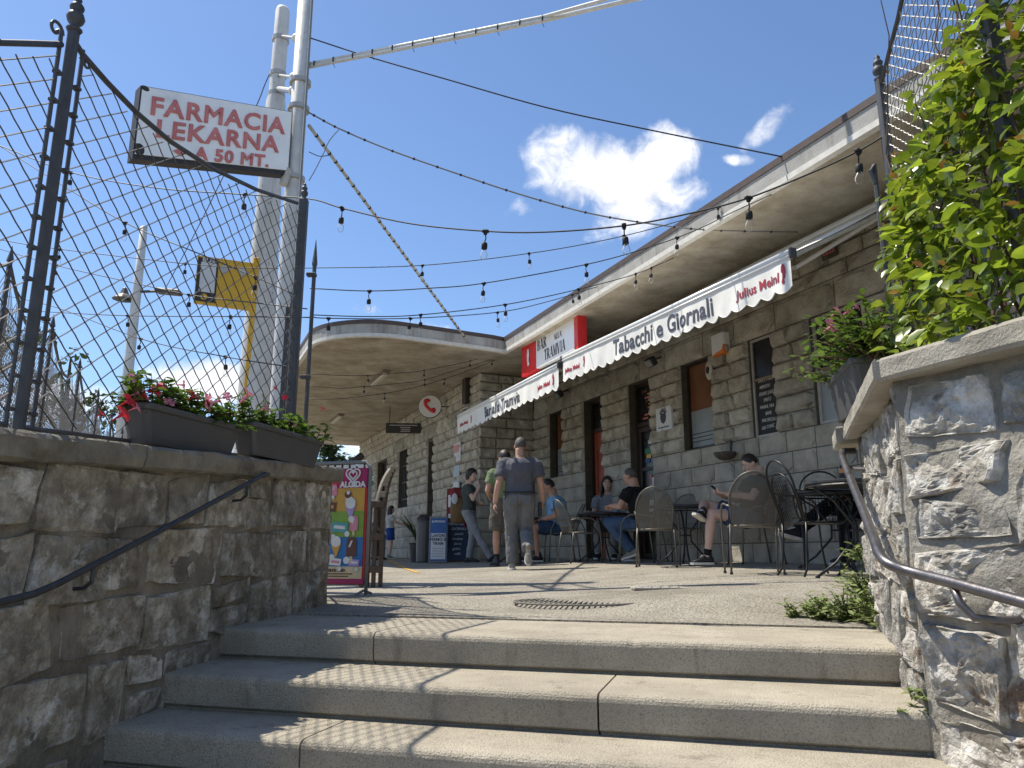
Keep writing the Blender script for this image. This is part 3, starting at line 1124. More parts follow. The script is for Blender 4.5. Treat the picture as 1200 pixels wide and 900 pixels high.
# small lower coping block past the end of the slab
lb = at(1004, 512, 4.42)
u = RD1
v = RN1
slab(rw, [tuple((lb + u * .20 + v * .12).xy), tuple((lb - u * .16 + v * .12).xy), tuple((lb - u * .16 - v * .35).xy), tuple((lb + u * .20 - v * .35).xy)], lb.z - .055, lb.z + .045, MT['coping_pale'], seed=12)

# right hand rail
rr = thing('handrail', 'bare worn iron tube handrail bent round the pale right wall', 'handrail', R1(0, 0, .085))
ri = rr.location.copy()
top = R1(RT1 + .12, .56, .075)
pA = [top - RN1 * .07 + Vector((0, 0, .0)), top + Vector((0, 0, .0)), R1(RT1 - .05, .505, .09), R1(1.0, .335, .09), R1(.5, .155, .09), R1(.12, .03, .092)]
cn = R1(0, 0, .09)
def catmull(P, k=5):
    P = [P[0] * 2 - P[1]] + P + [P[-1] * 2 - P[-2]]
    o_ = []
    for i in range(1, len(P) - 2):
        for j in range(k):
            f = j / k
            o_.append(.5 * ((2 * P[i]) + (P[i + 1] - P[i - 1]) * f + (2 * P[i - 1] - 5 * P[i] + 4 * P[i + 1] - P[i + 2]) * f * f + (3 * P[i] - P[i - 1] - 3 * P[i + 1] + P[i + 2]) * f ** 3))
    return o_ + [P[-2]]


_o2 = lambda px, py, off: at_plane(px, py, R2(0, 0, off), RN2)
pA = pA[:-1]
pB = [at(1026, 636, 2.86), at(1031, 650, 2.755), at(1042, 661, 2.685), _o2(1070, 671, .118), _o2(1120, 684, .14), _o2(1200, 706, .17)]
pB += [pB[-1] + (pB[-1] - pB[-2]) * 2.2, pB[-1] + (pB[-1] - pB[-2]) * 6]
MB().tube([p - ri for p in pA[:2] + catmull(pA[2:] + pB[:-1]) + pB[-1:]], .0185, 12).build('rail', MT['rail_iron'], rr, smooth=True)
for t, f, z in (((_o2(1117, 684, .14) - R2(0, 0, .14)).xy.length, R2, _o2(1117, 684, .14).z - .012),):
    oo = .14 if t < 1 else .30
    b0 = f(t, z, oo)
    MB().tube([p - ri for p in (b0, f(t + .015, z - .045, oo), f(t + .05, z - .085, oo - .01), f(t + .09, z - .092, .08), f(t + .13, z - .09, -.05))], .013, 8).build('bracket', MT['rail_iron'], rr, smooth=True)
b0 = R1(1.42, .48, .09)
MB().tube([p - ri for p in (b0, R1(1.40, .44, .06), R1(1.36, .43, -.02))], .012, 8).build('bracket', MT['rail_iron'], rr)


# ---------------------------------------------------------------- wire mesh fences
def mesh_panel(parent, frame, L, top, bottom, slope=.72, pitch=.062, r=.0021, crimp=.003, seg=.04, material='wire', sides=3):
    """two families of crossing diagonal wires cut to the panel outline; frame(u, v, out)."""
    mb = MB()
    Hmax = max(top(L * i / 20) for i in range(21))
    Hmin = min(bottom(L * i / 20) for i in range(21))
    ang = math.atan(slope)
    dv = pitch / math.cos(ang)
    for fam, sg in ((0, 1), (1, -1)):
        c = Hmin - L * slope if sg > 0 else Hmin
        cmax = Hmax if sg > 0 else Hmax + L * slope
        k = 0
        while c < cmax:
            k += 1
            n = max(2, int(L / (seg * math.cos(ang))))
            run = []
            for i in range(n + 1):
                u_ = L * i / n
                v_ = c + sg * slope * u_
                ok = bottom(u_) <= v_ <= top(u_)
                if ok:
                    run.append(frame(u_, v_, (crimp if (i + fam) % 2 else -crimp)))
                if (not ok or i == n) and len(run) > 1:
                    mb.tube(run, r, sides, cap=False)
                    run = []
                elif not ok:
                    run = []
            c += dv
    o = mb.build('wire_mesh', MT[material], parent)
    o['kind'] = 'stuff'
    return o


def finial(mb, c, s=1.0):
    prof = [(.030, 0), (.036, .012), (.022, .022), (.020, .035), (.034, .05), (.040, .072), (.034, .092), (.020, .104), (.030, .116), (.032, .130), (.022, .145), (.014, .155), (.019, .166), (.012, .178), (.002, .192)]
    mb.lathe([(a * s, b * s) for a, b in prof], 10, c)


def scroll(mb, c, side, dirv, s=1.0):
    pts = []
    for i in range(16):
        th = i / 15 * 2.2 * math.pi
        rad = .045 * s * (1 - .055 * i)
        pts.append(Vector(c) + dirv * (side * (.045 * s - rad * math.cos(th))) + Vector((0, 0, rad * math.sin(th) + .0)))
    mb.tube(pts, .008 * s, 6)


# left fence on the coping
FS = -.20                                        # set back from the wall face
FW0 = LF(0, 0, FS)
f_at = lambda x, y: at_plane(x, y, FW0, LWN)
def f_u(p):
    return (p - FW0).dot(LWD)


lf = thing('wire_fence', 'tall woven wire fence with curved iron top rail and finial post on the left coping', 'fence', f_at(22, 500))
lfi = lf.location.copy()
LFf = lambda u_, z, o: LF(u_, z, FS + o) - lfi
tp_b, tp_t = f_at(22, 500), f_at(86, 34)
u_t = f_u(tp_b)
u_t2 = f_u(f_at(80, 50))
u_l = f_u(f_at(352, 300))
# top rail of the panel between the posts, traced on the fence plane
rail_px = [(88, 50), (97, 64), (125, 96), (160, 132), (200, 166), (250, 198), (300, 222), (348, 238)]
rail = [f_at(*p) for p in rail_px]
ru = [f_u(p) for p in rail]
rz = [p.z for p in rail]
topf = lambda u_: float(np.interp(u_, ru, rz))
MB().box(((LF(u_t, 0, FS) - lfi).x, (LF(u_t, 0, FS) - lfi).y, (cop_z(u_t) + tp_t.z) / 2 - lfi.z), (.040, .040, tp_t.z - cop_z(u_t)), bev=.008).build('post', MT['iron'], lf)
mb = MB()
pp = LF(u_t, tp_t.z, FS) - lfi
finial(mb, pp - Vector((0, 0, .01)), .92)
mb.build('finial', MT['iron'], lf, smooth=True)
mb = MB()
scroll(mb, LFf(u_t - .055, f_at(80, 50).z + .01, .0), -1, LWD, .9)
mb.build('scroll', MT['iron'], lf)
mb = MB()
scroll(mb, LFf(u_t + .055, f_at(80, 50).z - .02, .0), 1, LWD, .8)
mb.build('scroll', MT['iron'], lf)
# frame rods either side of the post, with rings holding the mesh
for s in (-1, 1):
    mb = MB().tube([LFf(u_t + s * .065, cop_z(u_t) + .02, 0), LFf(u_t + s * .065, rz[0] - .0, 0)], .0085, 6)
    mb.build('frame_rod', MT['iron'], lf)
    for i in range(12):
        z = cop_z(u_t) + .1 + i * .128
        MB().box(LFf(u_t + s * .055, z, 0), (.03, .03, .012)).build('mesh_clip', MT['iron'], lf)
MB().tube([p - lfi for p in rail], .013, 8).build('top_rail', MT['iron'], lf, smooth=True)
MB().tube([LFf(u_t, cop_z(u_t) + .04, 0), LFf(u_l, cop_z(u_l) + .03, 0)], .011, 6).build('bottom_rail', MT['iron'], lf)
pl = f_at(352, 236)
MB().box((LFf(u_l, 0, 0).x, LFf(u_l, 0, 0).y, (cop_z(u_l) + pl.z) / 2 + .03 - lfi.z), (.062, .062, pl.z - cop_z(u_l) + .03), bev=.008).build('post', MT['iron'], lf)
mb = MB()
finial(mb, LFf(u_l, pl.z + .04, 0), .7)
mb.build('finial', MT['iron'], lf, smooth=True)
mesh_panel(lf, lambda u_, v, o: LFf(u_t + .065 + u_, v, o), u_l - u_t - .09, lambda u_: topf(u_t + .065 + u_) - .01, lambda u_: cop_z(u_t + u_) + .05, slope=.78, pitch=.086, r=.0033, crimp=.0014, seg=.05)
# panel nearer than the tall post
r2 = [f_at(*p) for p in ((72, 52), (40, 51), (0, 50))]
zz = [p.z for p in r2]
uu_ = [f_u(p) for p in r2]
ext = LF(u_t - 2.2, zz[-1] + .02, FS)
MB().tube([p - lfi for p in r2 + [LF(uu_[-1] - .5, zz[-1] - .07, FS), LF(uu_[-1] - 1.2, zz[-1] - .02, FS)]], .013, 8).build('top_rail', MT['iron'], lf, smooth=True)
tu = [u_t - 2.2, uu_[-1] - .5, uu_[-1], uu_[1], uu_[0]]
tz = [zz[-1] + .02, zz[-1] - .07, zz[-1], zz[1], zz[0]]
mesh_panel(lf, lambda u_, v, o: LFf(u_t - 1.7 + u_, v, o), 1.63, lambda u_: float(np.interp(u_t - 1.7 + u_, tu, tz)) - .01, lambda u_: cop_z(u_t - 1.7 + u_) + .05, slope=.78, pitch=.086, r=.0033, crimp=.0014, seg=.05)
MB().tube([LFf(u_t - .06, cop_z(u_t) + .04, 0), LFf(u_t - 1.7, cop_z(u_t - 1.7) + .04, 0)], .011, 6).build('bottom_rail', MT['iron'], lf)

# return panel behind the low post, seen nearly edge on
rp0 = LF(u_l, 0, FS)
rp1 = at(336, 420, rp0.y + 1.15)
rp1.z = 0
RDr = (rp1 - rp0)
RL = Vector((RDr.x, RDr.y, 0)).length
RDr = Vector((RDr.x, RDr.y, 0)) / RL
RNr = Vector((-RDr.y, RDr.x, 0))
rf = thing('wire_fence', 'narrow dark wire return panel standing edge on behind the low fence post', 'fence', (rp0.x, rp0.y, .5))
rfi = rf.location.copy()
RF = lambda u_, v, o: rp0 + RDr * u_ + RNr * o + Vector((0, 0, v)) - rfi
ztop = lambda u_: at(349, 262, rp0.y).z - (.25 * u_) - .12 * math.sin(min(1, u_ / RL) * math.pi)
zbot = lambda u_: .58
mesh_panel(rf, RF, RL, ztop, zbot, pitch=.045, r=.0028, slope=.9, seg=.06)
MB().tube([RF(RL * i / 8, ztop(RL * i / 8), 0) for i in range(9)], .012, 6).build('top_rail', MT['iron'], rf)
MB().tube([RF(0, .6, 0), RF(RL, .6, 0)], .011, 6).build('bottom_rail', MT['iron'], rf)
MB().tube([RF(.06, ztop(.06), .01), RF(RL - .05, .62, .01)], .010, 6).build('brace', MT['iron'], rf)
MB().box(RF(RL, (ztop(RL) - .4) / 2 , 0), (.06, .06, ztop(RL) + .4 + .1), bev=.006).build('post', MT['iron'], rf)
sp = at(363.5, 400, rp0.y + .55)
mb = MB()
zt_ = at(365, 281, sp.y).z
mb.tube([(sp.x, sp.y, -.35), (sp.x, sp.y, zt_ - .22)], .016, 6)
mb.tube([(sp.x, sp.y, zt_ - .22), (sp.x, sp.y, zt_ - .2), (sp.x, sp.y, zt_)], [.02, .022, .002], 6)
sq = thing('spiked_post', 'slim rusty spear topped iron post beside the low fence post', 'post', (sp.x, sp.y, -.35))
for vv in range(len(mb.v)):
    mb.v[vv] = (mb.v[vv][0] - sp.x, mb.v[vv][1] - sp.y, mb.v[vv][2] + .35)
mb.build('spear', MT['iron'], sq)
for zz_ in (at(364, 322, sp.y).z, at(364, 442, sp.y).z):
    MB().box((-.02, 0, zz_ + .35), (.075, .05, .028), bev=.004).build('clamp', MT['iron'], sq)

# the fence beyond, running away down the street on the left
ff0, ff1 = Vector((-4.3, 6.2, 0)), Vector((-8.9, 17.8, 0))
FFd = (ff1 - ff0).normalized()
FFn = Vector((-FFd.y, FFd.x, 0))
fs_ = thing('wire_fence', 'far run of scalloped wire fence with spiked posts, behind the left coping', 'fence', (ff0.x, ff0.y, -.3))
fsi = fs_.location.copy()
np_ = 6
PLn = (ff1 - ff0).length / (np_ - .0)
FZ = 2.42
st = -1
for k in range(st, np_):
    u0 = k * PLn
    FFr = lambda u_, v, o, u0=u0: ff0 + FFd * (u0 + u_) + FFn * o + Vector((0, 0, v)) - fsi
    tf = lambda u_: FZ - .30 * math.sin(math.pi * min(1, max(0, u_ / PLn)))
    mesh_panel(fs_, FFr, PLn, tf, lambda u_: -.1, pitch=.046, r=.0038, slope=.95, seg=.5, crimp=0, material='wire_pale')
    MB().tube([FFr(PLn * i / 12, tf(PLn * i / 12), 0) for i in range(13)], .016, 6).build('top_rail', MT['iron'], fs_)
    MB().tube([FFr(0, -.1, 0), FFr(PLn, -.1, 0)], .014, 5).build('bottom_rail', MT['iron'], fs_)
    mb = MB().tube([FFr(0, -.3, 0), FFr(0, FZ + .02, 0)], .020, 6)
    mb.tube([FFr(0, FZ + .02, 0), FFr(0, FZ + .04, 0), FFr(0, FZ + .16, 0)], [.03, .026, .002], 6)
    mb.build('post', MT['iron'], fs_)

# right fence on the coping, half swallowed by the creeper
g1 = at(1042, 190, 3.62)
g2 = at(1176, 140, 2.41)
g1.z = g2.z = 0
G_d = (g2 - g1)
G_L = G_d.length
G_d /= G_L
G_n = Vector((-G_d.y, G_d.x, 0))
rf2 = thing('wire_fence', 'wire fence with finial post climbing over the right coping under the creeper', 'fence', (g1.x, g1.y, CZ))
r2i = rf2.location.copy()
GF = lambda u_, v, o: g1 + G_d * u_ + G_n * o + Vector((0, 0, v)) - r2i
zp1 = at(1036, 92, g1.y).z
zc = at_plane(1058, 0, g1, G_n)
uc = (zc - g1).dot(G_d)
gt = lambda u_: float(np.interp(u_, [0, uc * .45, uc, G_L, G_L + 2], [zp1 - .05, zp1 + .03, zc.z, zc.z + .75, zc.z + .75]))
MB().box(GF(0, (CZ + zp1) / 2, 0), (.042, .042, zp1 - CZ), bev=.006).build('post', MT['iron'], rf2)
mb = MB()
finial(mb, GF(0, zp1 - .01, 0), .8)
mb.build('finial', MT['iron'], rf2, smooth=True)
MB().box(GF(G_L, (CZ + gt(G_L)) / 2, 0), (.05, .05, gt(G_L) - CZ + .1), bev=.006).build('post', MT['iron'], rf2)
mesh_panel(rf2, lambda u_, v, o: GF(u_ + .03, v, o), G_L - .05, gt, lambda u_: CZ + .06, pitch=.046, r=.0026, slope=.8, seg=.035, crimp=.004, material='wire_pale')
G2d = RD2
G3 = lambda u_, v, o: g2 + G2d * u_ + RN2 * o + Vector((0, 0, v)) - r2i
mesh_panel(rf2, G3, 1.6, lambda u_: gt(G_L), lambda u_: CZ + .06, pitch=.055, r=.0026, slope=.8, seg=.08, crimp=.003, material='wire_pale')
MB().tube([GF(G_L * i / 10, gt(G_L * i / 10), 0) for i in range(11)], .011, 6).build('top_rail', MT['iron'], rf2)
MB().tube([GF(0, CZ + .06, 0), GF(G_L, CZ + .06, 0)], .010, 6).build('bottom_rail', MT['iron'], rf2)
br = [at(1034, 262, 3.55), at(1034, 268, 3.55)]
MB().tube([GF(.05, zp1 - .62, -.09), GF(.05, zp1 - .55, -.11), GF(.02, zp1 - .50, -.08), GF(.02, zp1 - .9, -.08), GF(.02, CZ + .1, -.06)], .012, 6).build('hook_bar', MT['iron'], rf2)
# ---------------------------------------------------------------- the bar building
SOF = 3.60                                       # soffit height above the eye
KW = 1.198                                       # the wing stands this far in front of the main wall
S_IN = 6.05                                      # inner corner
S_END = 17.4
KE = 1.39                                        # eave line
bld = thing('bar_building', 'long low stone bar building with a flat overhanging concrete roof and deep canopy', 'building', FP(0, 0, -.15), RZF)
BO = bld.location.copy()
_rot = Matrix.Rotation(RZF, 3, 'Z')


def L(s, k, z):
    """facade coordinates -> the building's own axes (x along, y into the wall, z up)."""
    return Vector((-s, -k, z + .15))


# openings: (s0, s1, z0, z1)
main_open = [(4.72, 5.32, 1.43, 2.70), (3.22, 3.90, -.3, 2.70), (1.72, 2.36, -.3, 2.70), (.20, .90, 1.44, 2.71), (-1.03, -.58, 1.42, 2.70), (-2.42, -1.65, 1.43, 2.70)]
wing_open = [(11.30, 12.25, 1.05, 2.74), (9.10, 9.56, -.4, 2.62), (13.45, 14.75, -.4, 2.66)]


def pierced(mb, s0, s1, z0, z1, k, opens, reveal=.22):
    ss = sorted({s0, s1, *[q for o_ in opens for q in o_[:2]]})
    zs = sorted({z0, z1, *[q for o_ in opens for q in o_[2:] if z0 < q < z1]})
    for a, b in zip(ss[:-1], ss[1:]):
        for c_, d_ in zip(zs[:-1], zs[1:]):
            ms, mz = (a + b) / 2, (c_ + d_) / 2
            if any(o_[0] < ms < o_[1] and o_[2] < mz < o_[3] for o_ in opens):
                continue
            mb.quad(L(b, k, c_), L(a, k, c_), L(a, k, d_), L(b, k, d_))
    for a, b, c_, d_ in opens:
        c2 = max(c_, z0)
        mb.quad(L(a, k, c2), L(a, k - reveal, c2), L(a, k - reveal, d_), L(a, k, d_))
        mb.quad(L(b, k - reveal, c2), L(b, k, c2), L(b, k, d_), L(b, k - reveal, d_))
        mb.quad(L(a, k, d_), L(a, k - reveal, d_), L(b, k - reveal, d_), L(b, k, d_))
        mb.quad(L(b, k, c2), L(b, k - reveal, c2), L(a, k - reveal, c2), L(a, k, c2))


mb = MB()
pierced(mb, -9, S_IN, -.6, SOF + .02, 0, main_open)
# dark room behind
mb2 = MB()
for s0, s1, k in ((-9, S_IN, -.6),):
    mb2.quad(L(s1, k, -.6), L(s0, k, -.6), L(s0, k, SOF), L(s1, k, SOF))
mb2.quad(L(S_END, KW - .6, -.6), L(S_IN, KW - .6, -.6), L(S_IN, KW - .6, SOF), L(S_END, KW - .6, SOF))
mb2.build('dark_room', MT['room'], bld)
main_wall = mb.build('wall', MT['joint'], bld)
mb = MB()
pierced(mb, S_IN + .02, S_END, -.6, SOF + .02, KW, wing_open)
mb.quad(L(S_IN + .02, 0, -.6), L(S_IN + .02, KW, -.6), L(S_IN + .02, KW, SOF + .02), L(S_IN + .02, 0, SOF + .02))
mb.quad(L(S_END, KW, -.6), L(S_END, -4, -.6), L(S_END, -4, SOF + .02), L(S_END, KW, SOF + .02))
mb.quad(L(S_END, -4, -.6), L(-9, -4, -.6), L(-9, -4, SOF + .02), L(S_END, -4, SOF + .02))
mb.quad(L(-9, -4, -.6), L(-9, 0, -.6), L(-9, 0, SOF + .02), L(-9, -4, SOF + .02))
wing_wall = mb.build('wall', MT['joint'], bld)


# rock faced blocks: a dozen shapes of one unit size (x 0..1, z 0..1), shared by all
def block_shape(seed, rough):
    nx, nz = 5, 3
    vs, fs = [], []
    for j in range(nz + 1):
        for i in range(nx + 1):
            x, z = i / nx, j / nz
            edge = i in (0, nx) or j in (0, nz)
            y = -.22 if edge else -1.0
            jx = jz = 0
            if not edge:
                y -= rough * (mnoise.noise(Vector((x * 4 + seed * 7, z * 3, seed))) * 1.6)
                jx = .05 * mnoise.noise(Vector((x * 9, z * 9, seed + 3)))
                jz = .07 * mnoise.noise(Vector((x * 9, z * 9, seed + 9)))
            else:
                y -= .25 * mnoise.noise(Vector((x * 7 + seed, z * 5, seed)))
            # push the first ring of inner points outwards so the edges are crisp
            if not edge:
                x = .5 + (x - .5) * 1.45 if i in (1, nx - 1) else x
                z = .5 + (z - .5) * 1.9
            vs.append((x + jx * .5, y, z + jz * .5))
    for j in range(nz):
        for i in range(nx):
            a = j * (nx + 1) + i
            fs.append((a, a + 1, a + nx + 2, a + nx + 1))
    # sides back into the wall
    per = [(i, 0) for i in range(nx + 1)] + [(nx, j) for j in range(1, nz + 1)] + [(i, nz) for i in range(nx - 1, -1, -1)] + [(0, j) for j in range(nz - 1, 0, -1)]
    base = len(vs)
    idx = [j * (nx + 1) + i for i, j in per]
    for a in idx:
        vs.append((vs[a][0], .5, vs[a][2]))
    m_ = len(idx)
    for q_ in range(m_):
        fs.append((idx[q_], base + q_, base + (q_ + 1) % m_, idx[(q_ + 1) % m_]))
    return vs, fs


SHAPES = [block_shape(i, .62) for i in range(14)]
FLATS = [block_shape(50 + i, .22) for i in range(8)]


def shape_mesh(sh, material, name='stone'):
    me = bpy.data.meshes.new(name)
    me.from_pydata(sh[0], [], [f[::-1] for f in sh[1]])
    me.materials.append(material)
    me.update()
    return me


ME_R = [shape_mesh(s, MT['ashlar']) for s in SHAPES]
ME_P = [shape_mesh(s, MT['ashlar_pale']) for s in FLATS]
stones = []                                      # (size in the picture, wall, origin, x dir, w, h, depth, kind, shape)


def px_size(p_local, w, h):
    wp = _rot @ p_local + BO
    return (w * h) / max(1, wp.length) ** 2


def course(wall, z0, z1, s0, s1, opens, k, wmin, wmax, kind, proud, seed, along='s'):
    rnd = random.Random(seed)
    free = [(s0, s1)]
    for a, b, c_, d_ in opens:
        if c_ < (z0 + z1) / 2 < d_:
            nf = []
            for x, y in free:
                if b <= x or a >= y:
                    nf.append((x, y))
                else:
                    if a - x > .06:
                        nf.append((x, a))
                    if y - b > .06:
                        nf.append((b, y))
            free = nf
    for x, y in free:
        n = max(1, round((y - x) / rnd.uniform(wmin, wmax)))
        cuts = [x] + sorted(x + (y - x) * (i + rnd.uniform(-.22, .22)) / n for i in range(1, n)) + [y]
        for a, b in zip(cuts[:-1], cuts[1:]):
            g_ = .006
            w, h = b - a - 2 * g_, z1 - z0 - 2 * g_
            dp = proud * rnd.uniform(.8, 1.2)
            if along == 's':
                loc = L(b - g_, k, z0 + g_)
                rz_ = 0
            else:
                loc = L(k, b - g_, z0 + g_)      # return wall: runs along k at fixed s
                rz_ = R(90) * -1
                loc = L(k, b - g_, z0 + g_)
                rz_ = R(90)
            stones.append((px_size(loc, w, h), wall, loc, rz_, w, h, dp, kind, rnd.randrange(100)))


lo_z = [-.42, -.16, .12, .40, .66, .92, 1.18, 1.43]
pier = [1.43 + (2.70 - 1.43) * i / 6 for i in range(7)]
up = [2.70, 3.06, 3.24, 3.42, 3.60]
sd = 0
for i, (a, b) in enumerate(zip(lo_z[:-1], lo_z[1:])):
    sd += 1
    course(main_wall, a, b, -6.0, S_IN, main_open, 0, .34, .52, 'P', .022, sd)
    course(wing_wall, a, b, S_IN + .02, S_END, wing_open, KW, .36, .56, 'P' if b < .95 else 'R', .03, sd + 40)
    course(wing_wall, a, b, 0.02, KW + .03, [], S_IN + .02, .36, .5, 'P' if b < .95 else 'R', .03, sd + 80, 'k')
for i, (a, b) in enumerate(zip(pier[:-1], pier[1:])):
    sd += 1
    course(main_wall, a, b, -6.0, S_IN, main_open, 0, .30, .50, 'R', .062, sd)
    course(wing_wall, a, b, S_IN + .02, S_END, wing_open, KW, .34, .52, 'R', .062, sd + 40)
    course(wing_wall, a, b, 0.02, KW + .03, [], S_IN + .02, .34, .5, 'R', .042, sd + 80, 'k')
for i, (a, b) in enumerate(zip(up[:-1], up[1:])):
    sd += 1
    course(main_wall, a, b, -6.0, S_IN, [], 0, .75 if i == 0 else .36, 1.2 if i == 0 else .62, 'R', .040, sd)
    course(wing_wall, a, b, S_IN + .02, S_END, [], KW, .6 if i == 0 else .36, 1.0 if i == 0 else .6, 'R', .042, sd + 40)
    course(wing_wall, a, b, 0.02, KW + .03, [], S_IN + .02, .45, .62, 'R', .042, sd + 80, 'k')
stones.sort(key=lambda q_: -q_[0])
rest = {}
for i, (ps, wall, loc, rz_, w, h, dp, kind, sh) in enumerate(stones):
    if i < 300:
        me = (ME_R if kind == 'R' else ME_P)[sh % len(ME_R if kind == 'R' else ME_P)]
        link('stone', me, wall, loc, (0, 0, rz_), (w, dp, h))
    else:
        mb = rest.setdefault((wall.name, kind), (wall, MB()))[1]
        vs, fs = (SHAPES if kind == 'R' else FLATS)[sh % (14 if kind == 'R' else 8)]
        Rm = Matrix.Rotation(rz_, 3, 'Z')
        mb.add([loc + Rm @ Vector((x * w, y * dp, z * h)) for x, y, z in vs], [f[::-1] for f in fs])
for (wn_, kind), (wall, mb) in rest.items():
    mb.build('far_stones', MT['ashlar'] if kind == 'R' else MT['ashlar_pale'], wall)['kind'] = 'stuff'


# windows and doors ------------------------------------------------------
def frame_rect(mb, s0, s1, z0, z1, k, w, d):
    for (c, sz) in (((-(s0 + s1) / 2, -k, z1 + .15 - w / 2), (s1 - s0, d, w)), ((-(s0 + s1) / 2, -k, z0 + .15 + w / 2), (s1 - s0, d, w)),
                    ((-s0 - w / 2, -k, (z0 + z1) / 2 + .15), (w, d * .96, z1 - z0 - 2 * w)), ((-s1 + w / 2, -k, (z0 + z1) / 2 + .15), (w, d * .96, z1 - z0 - 2 * w))):
        mb.box(c, sz)


def pane(parent, s0, s1, z0, z1, k, material, name='pane'):
    mb = MB().box((-(s0 + s1) / 2, -k, (z0 + z1) / 2 + .15), (s1 - s0, .012, z1 - z0))
    return mb.build(name, material, parent)


def window_set(s0, s1, z0, z1, k, split=.45, up_m='brown_panel', lo_m='frost', fm='dark_wood', stripes=True, fw=.035, name='window'):
    mb = MB()
    frame_rect(mb, s0 + .002, s1 - .002, z0 + .002, z1 - .002, k, fw, .05)
    w = mb.build(name, MT[fm], bld)
    zm = z0 + (z1 - z0) * split
    pane(w, s0 + fw, s1 - fw, zm, z1 - fw, k - .005, MT[up_m])
    pane(w, s0 + fw, s1 - fw, z0 + fw, zm - .004, k - .003, MT[lo_m])
    if stripes:
        for i in range(3):
            MB().box((-(s0 + s1) / 2, -k - .006, z0 + .15 + .12 + .055 * i), (s1 - s0 - 2 * fw, .004, .012)).build('film_stripe', MT['dark_wood'], w)
    return w


window_set(*main_open[0], -.15)
window_set(*main_open[3], -.12)
w3 = window_set(*main_open[4], -.05, split=.58, up_m='dark_glass', lo_m='board', fm='frame_alu', stripes=False, fw=.028)
w4 = window_set(*main_open[5], -.06, split=.50, up_m='dark_glass', lo_m='frost', fm='frame_alu', stripes=False, fw=.035)
# the chalk menu fills the lower part of the narrow window
s0, s1, z0, z1 = main_open[4]
rows = ['SPRITZ 4 PERS', 'APERITIVI', 'LEGNO JOKE', 'SPRITZ', 'PANINI, VINI', 'BIRRE', 'VINI SPECIALI', 'GIN TONIC']
for i, t_ in enumerate(rows):
    text(t_, .062, MT['chalk'], w3, L((s0 + s1) / 2 + random.uniform(-.02, .02), -.05 + .012, z0 + .72 - .086 * i), rot=(R(90), R(random.uniform(-3, 3)), 0), sx=.72, shear=.15, bold=-.0005)
frame_sep = MB().box((-(s0 + s1) / 2, .05 - .012, z0 + (z1 - z0) * .58 + .15), (s1 - s0 - .05, .03, .03)).build('mullion', MT['frame_brown'], w3)
s0, s1, z0, z1 = main_open[5]
MB().box((-(s0 + s1) / 2, .06 - .012, z0 + (z1 - z0) * .5 + .15), (s1 - s0 - .06, .03, .035)).build('mullion', MT['frame_brown'], w4)

# red brown door with a transom, and the glazed dark door
s0, s1, z0, z1 = main_open[1]
mb = MB()
frame_rect(mb, s0 + .002, s1 - .002, -.13, z1 - .002, -.17, .05, .07)
mb.box((-(s0 + s1) / 2, .17, 2.15 + .15), (s1 - s0 - .1, .065, .06))
dr = mb.build('door', MT['dark_wood'], bld)
pane(dr, s0 + .05, s1 - .05, -.09, 2.12, -.18, MT['door_wood'], 'door_leaf')
pane(dr, s0 + .05, s1 - .05, 2.18, 2.65, -.18, MT['dark_glass'])
mb = MB()
for zz in (.25, 1.2):
    frame_rect(mb, s0 + .12, s1 - .12, zz - .2, zz + .65, -.168, .05, .015)
mb.build('door_moulding', MT['door_wood'], dr)
text('34', .16, MT['paper'], dr, L((s0 + s1) / 2 - .05, -.165, 2.36), name='house_number')
MB().box(L(s0 + .1, -.14, 1.0), (.03, .05, .12), bev=.006).build('handle', MT['cast_iron'], dr)
s0, s1, z0, z1 = main_open[2]
mb = MB()
frame_rect(mb, s0 + .002, s1 - .002, -.12, z1 - .002, -.15, .06, .07)
mb.box((-(s0 + s1) / 2, .15, 2.02 + .15), (s1 - s0 - .12, .066, .07))
frame_rect(mb, s0 + .075, s1 - .075, -.08, 1.97, -.14, .07, .05)
for zz in (.7, 1.3):
    mb.box((-(s0 + s1) / 2, .14, zz + .15), (s1 - s0 - .3, .045, .05))
dr2 = mb.build('door', MT['dark_wood'], bld)
pane(dr2, s0 + .06, s1 - .06, 2.07, 2.64, -.16, MT['dark_glass'])
pane(dr2, s0 + .14, s1 - .14, -.06, 1.9, -.155, MT['dark_glass'])
stk = [(MT['green_sign'], .07, 1.58, .16, .09), (MT['yellow'], .05, 1.5, .13, .06), (MT['blue_sign'], .09, 1.43, .12, .06), (MT['paper'], -.02, 1.06, .15, .2), (MT['red'], .02, 1.12, .07, .16), (MT['paper'], .03, .72, .14, .18), (MT['paper'], .0, 1.72, .1, .06)]
for m_, ds, z, w, h in stk:
    MB().box(L((s0 + s1) / 2 + ds - .04, -.14, z), (w, .006, h)).build('sticker', m_, dr2)
for i in range(9):
    MB().box(L((s0 + s1) / 2 + random.uniform(-.08, .08), -.149, 2.12 + i * .055), (random.uniform(.06, .16), .004, .028)).build('sticker', random.choice([MT['brown_panel'], MT['paint_yellow'], MT['sign_red']]), dr2)
MB().box(L(s0 + .12, -.10, 1.0), (.025, .05, .16), bev=.006).build('handle', MT['cast_iron'], dr2)

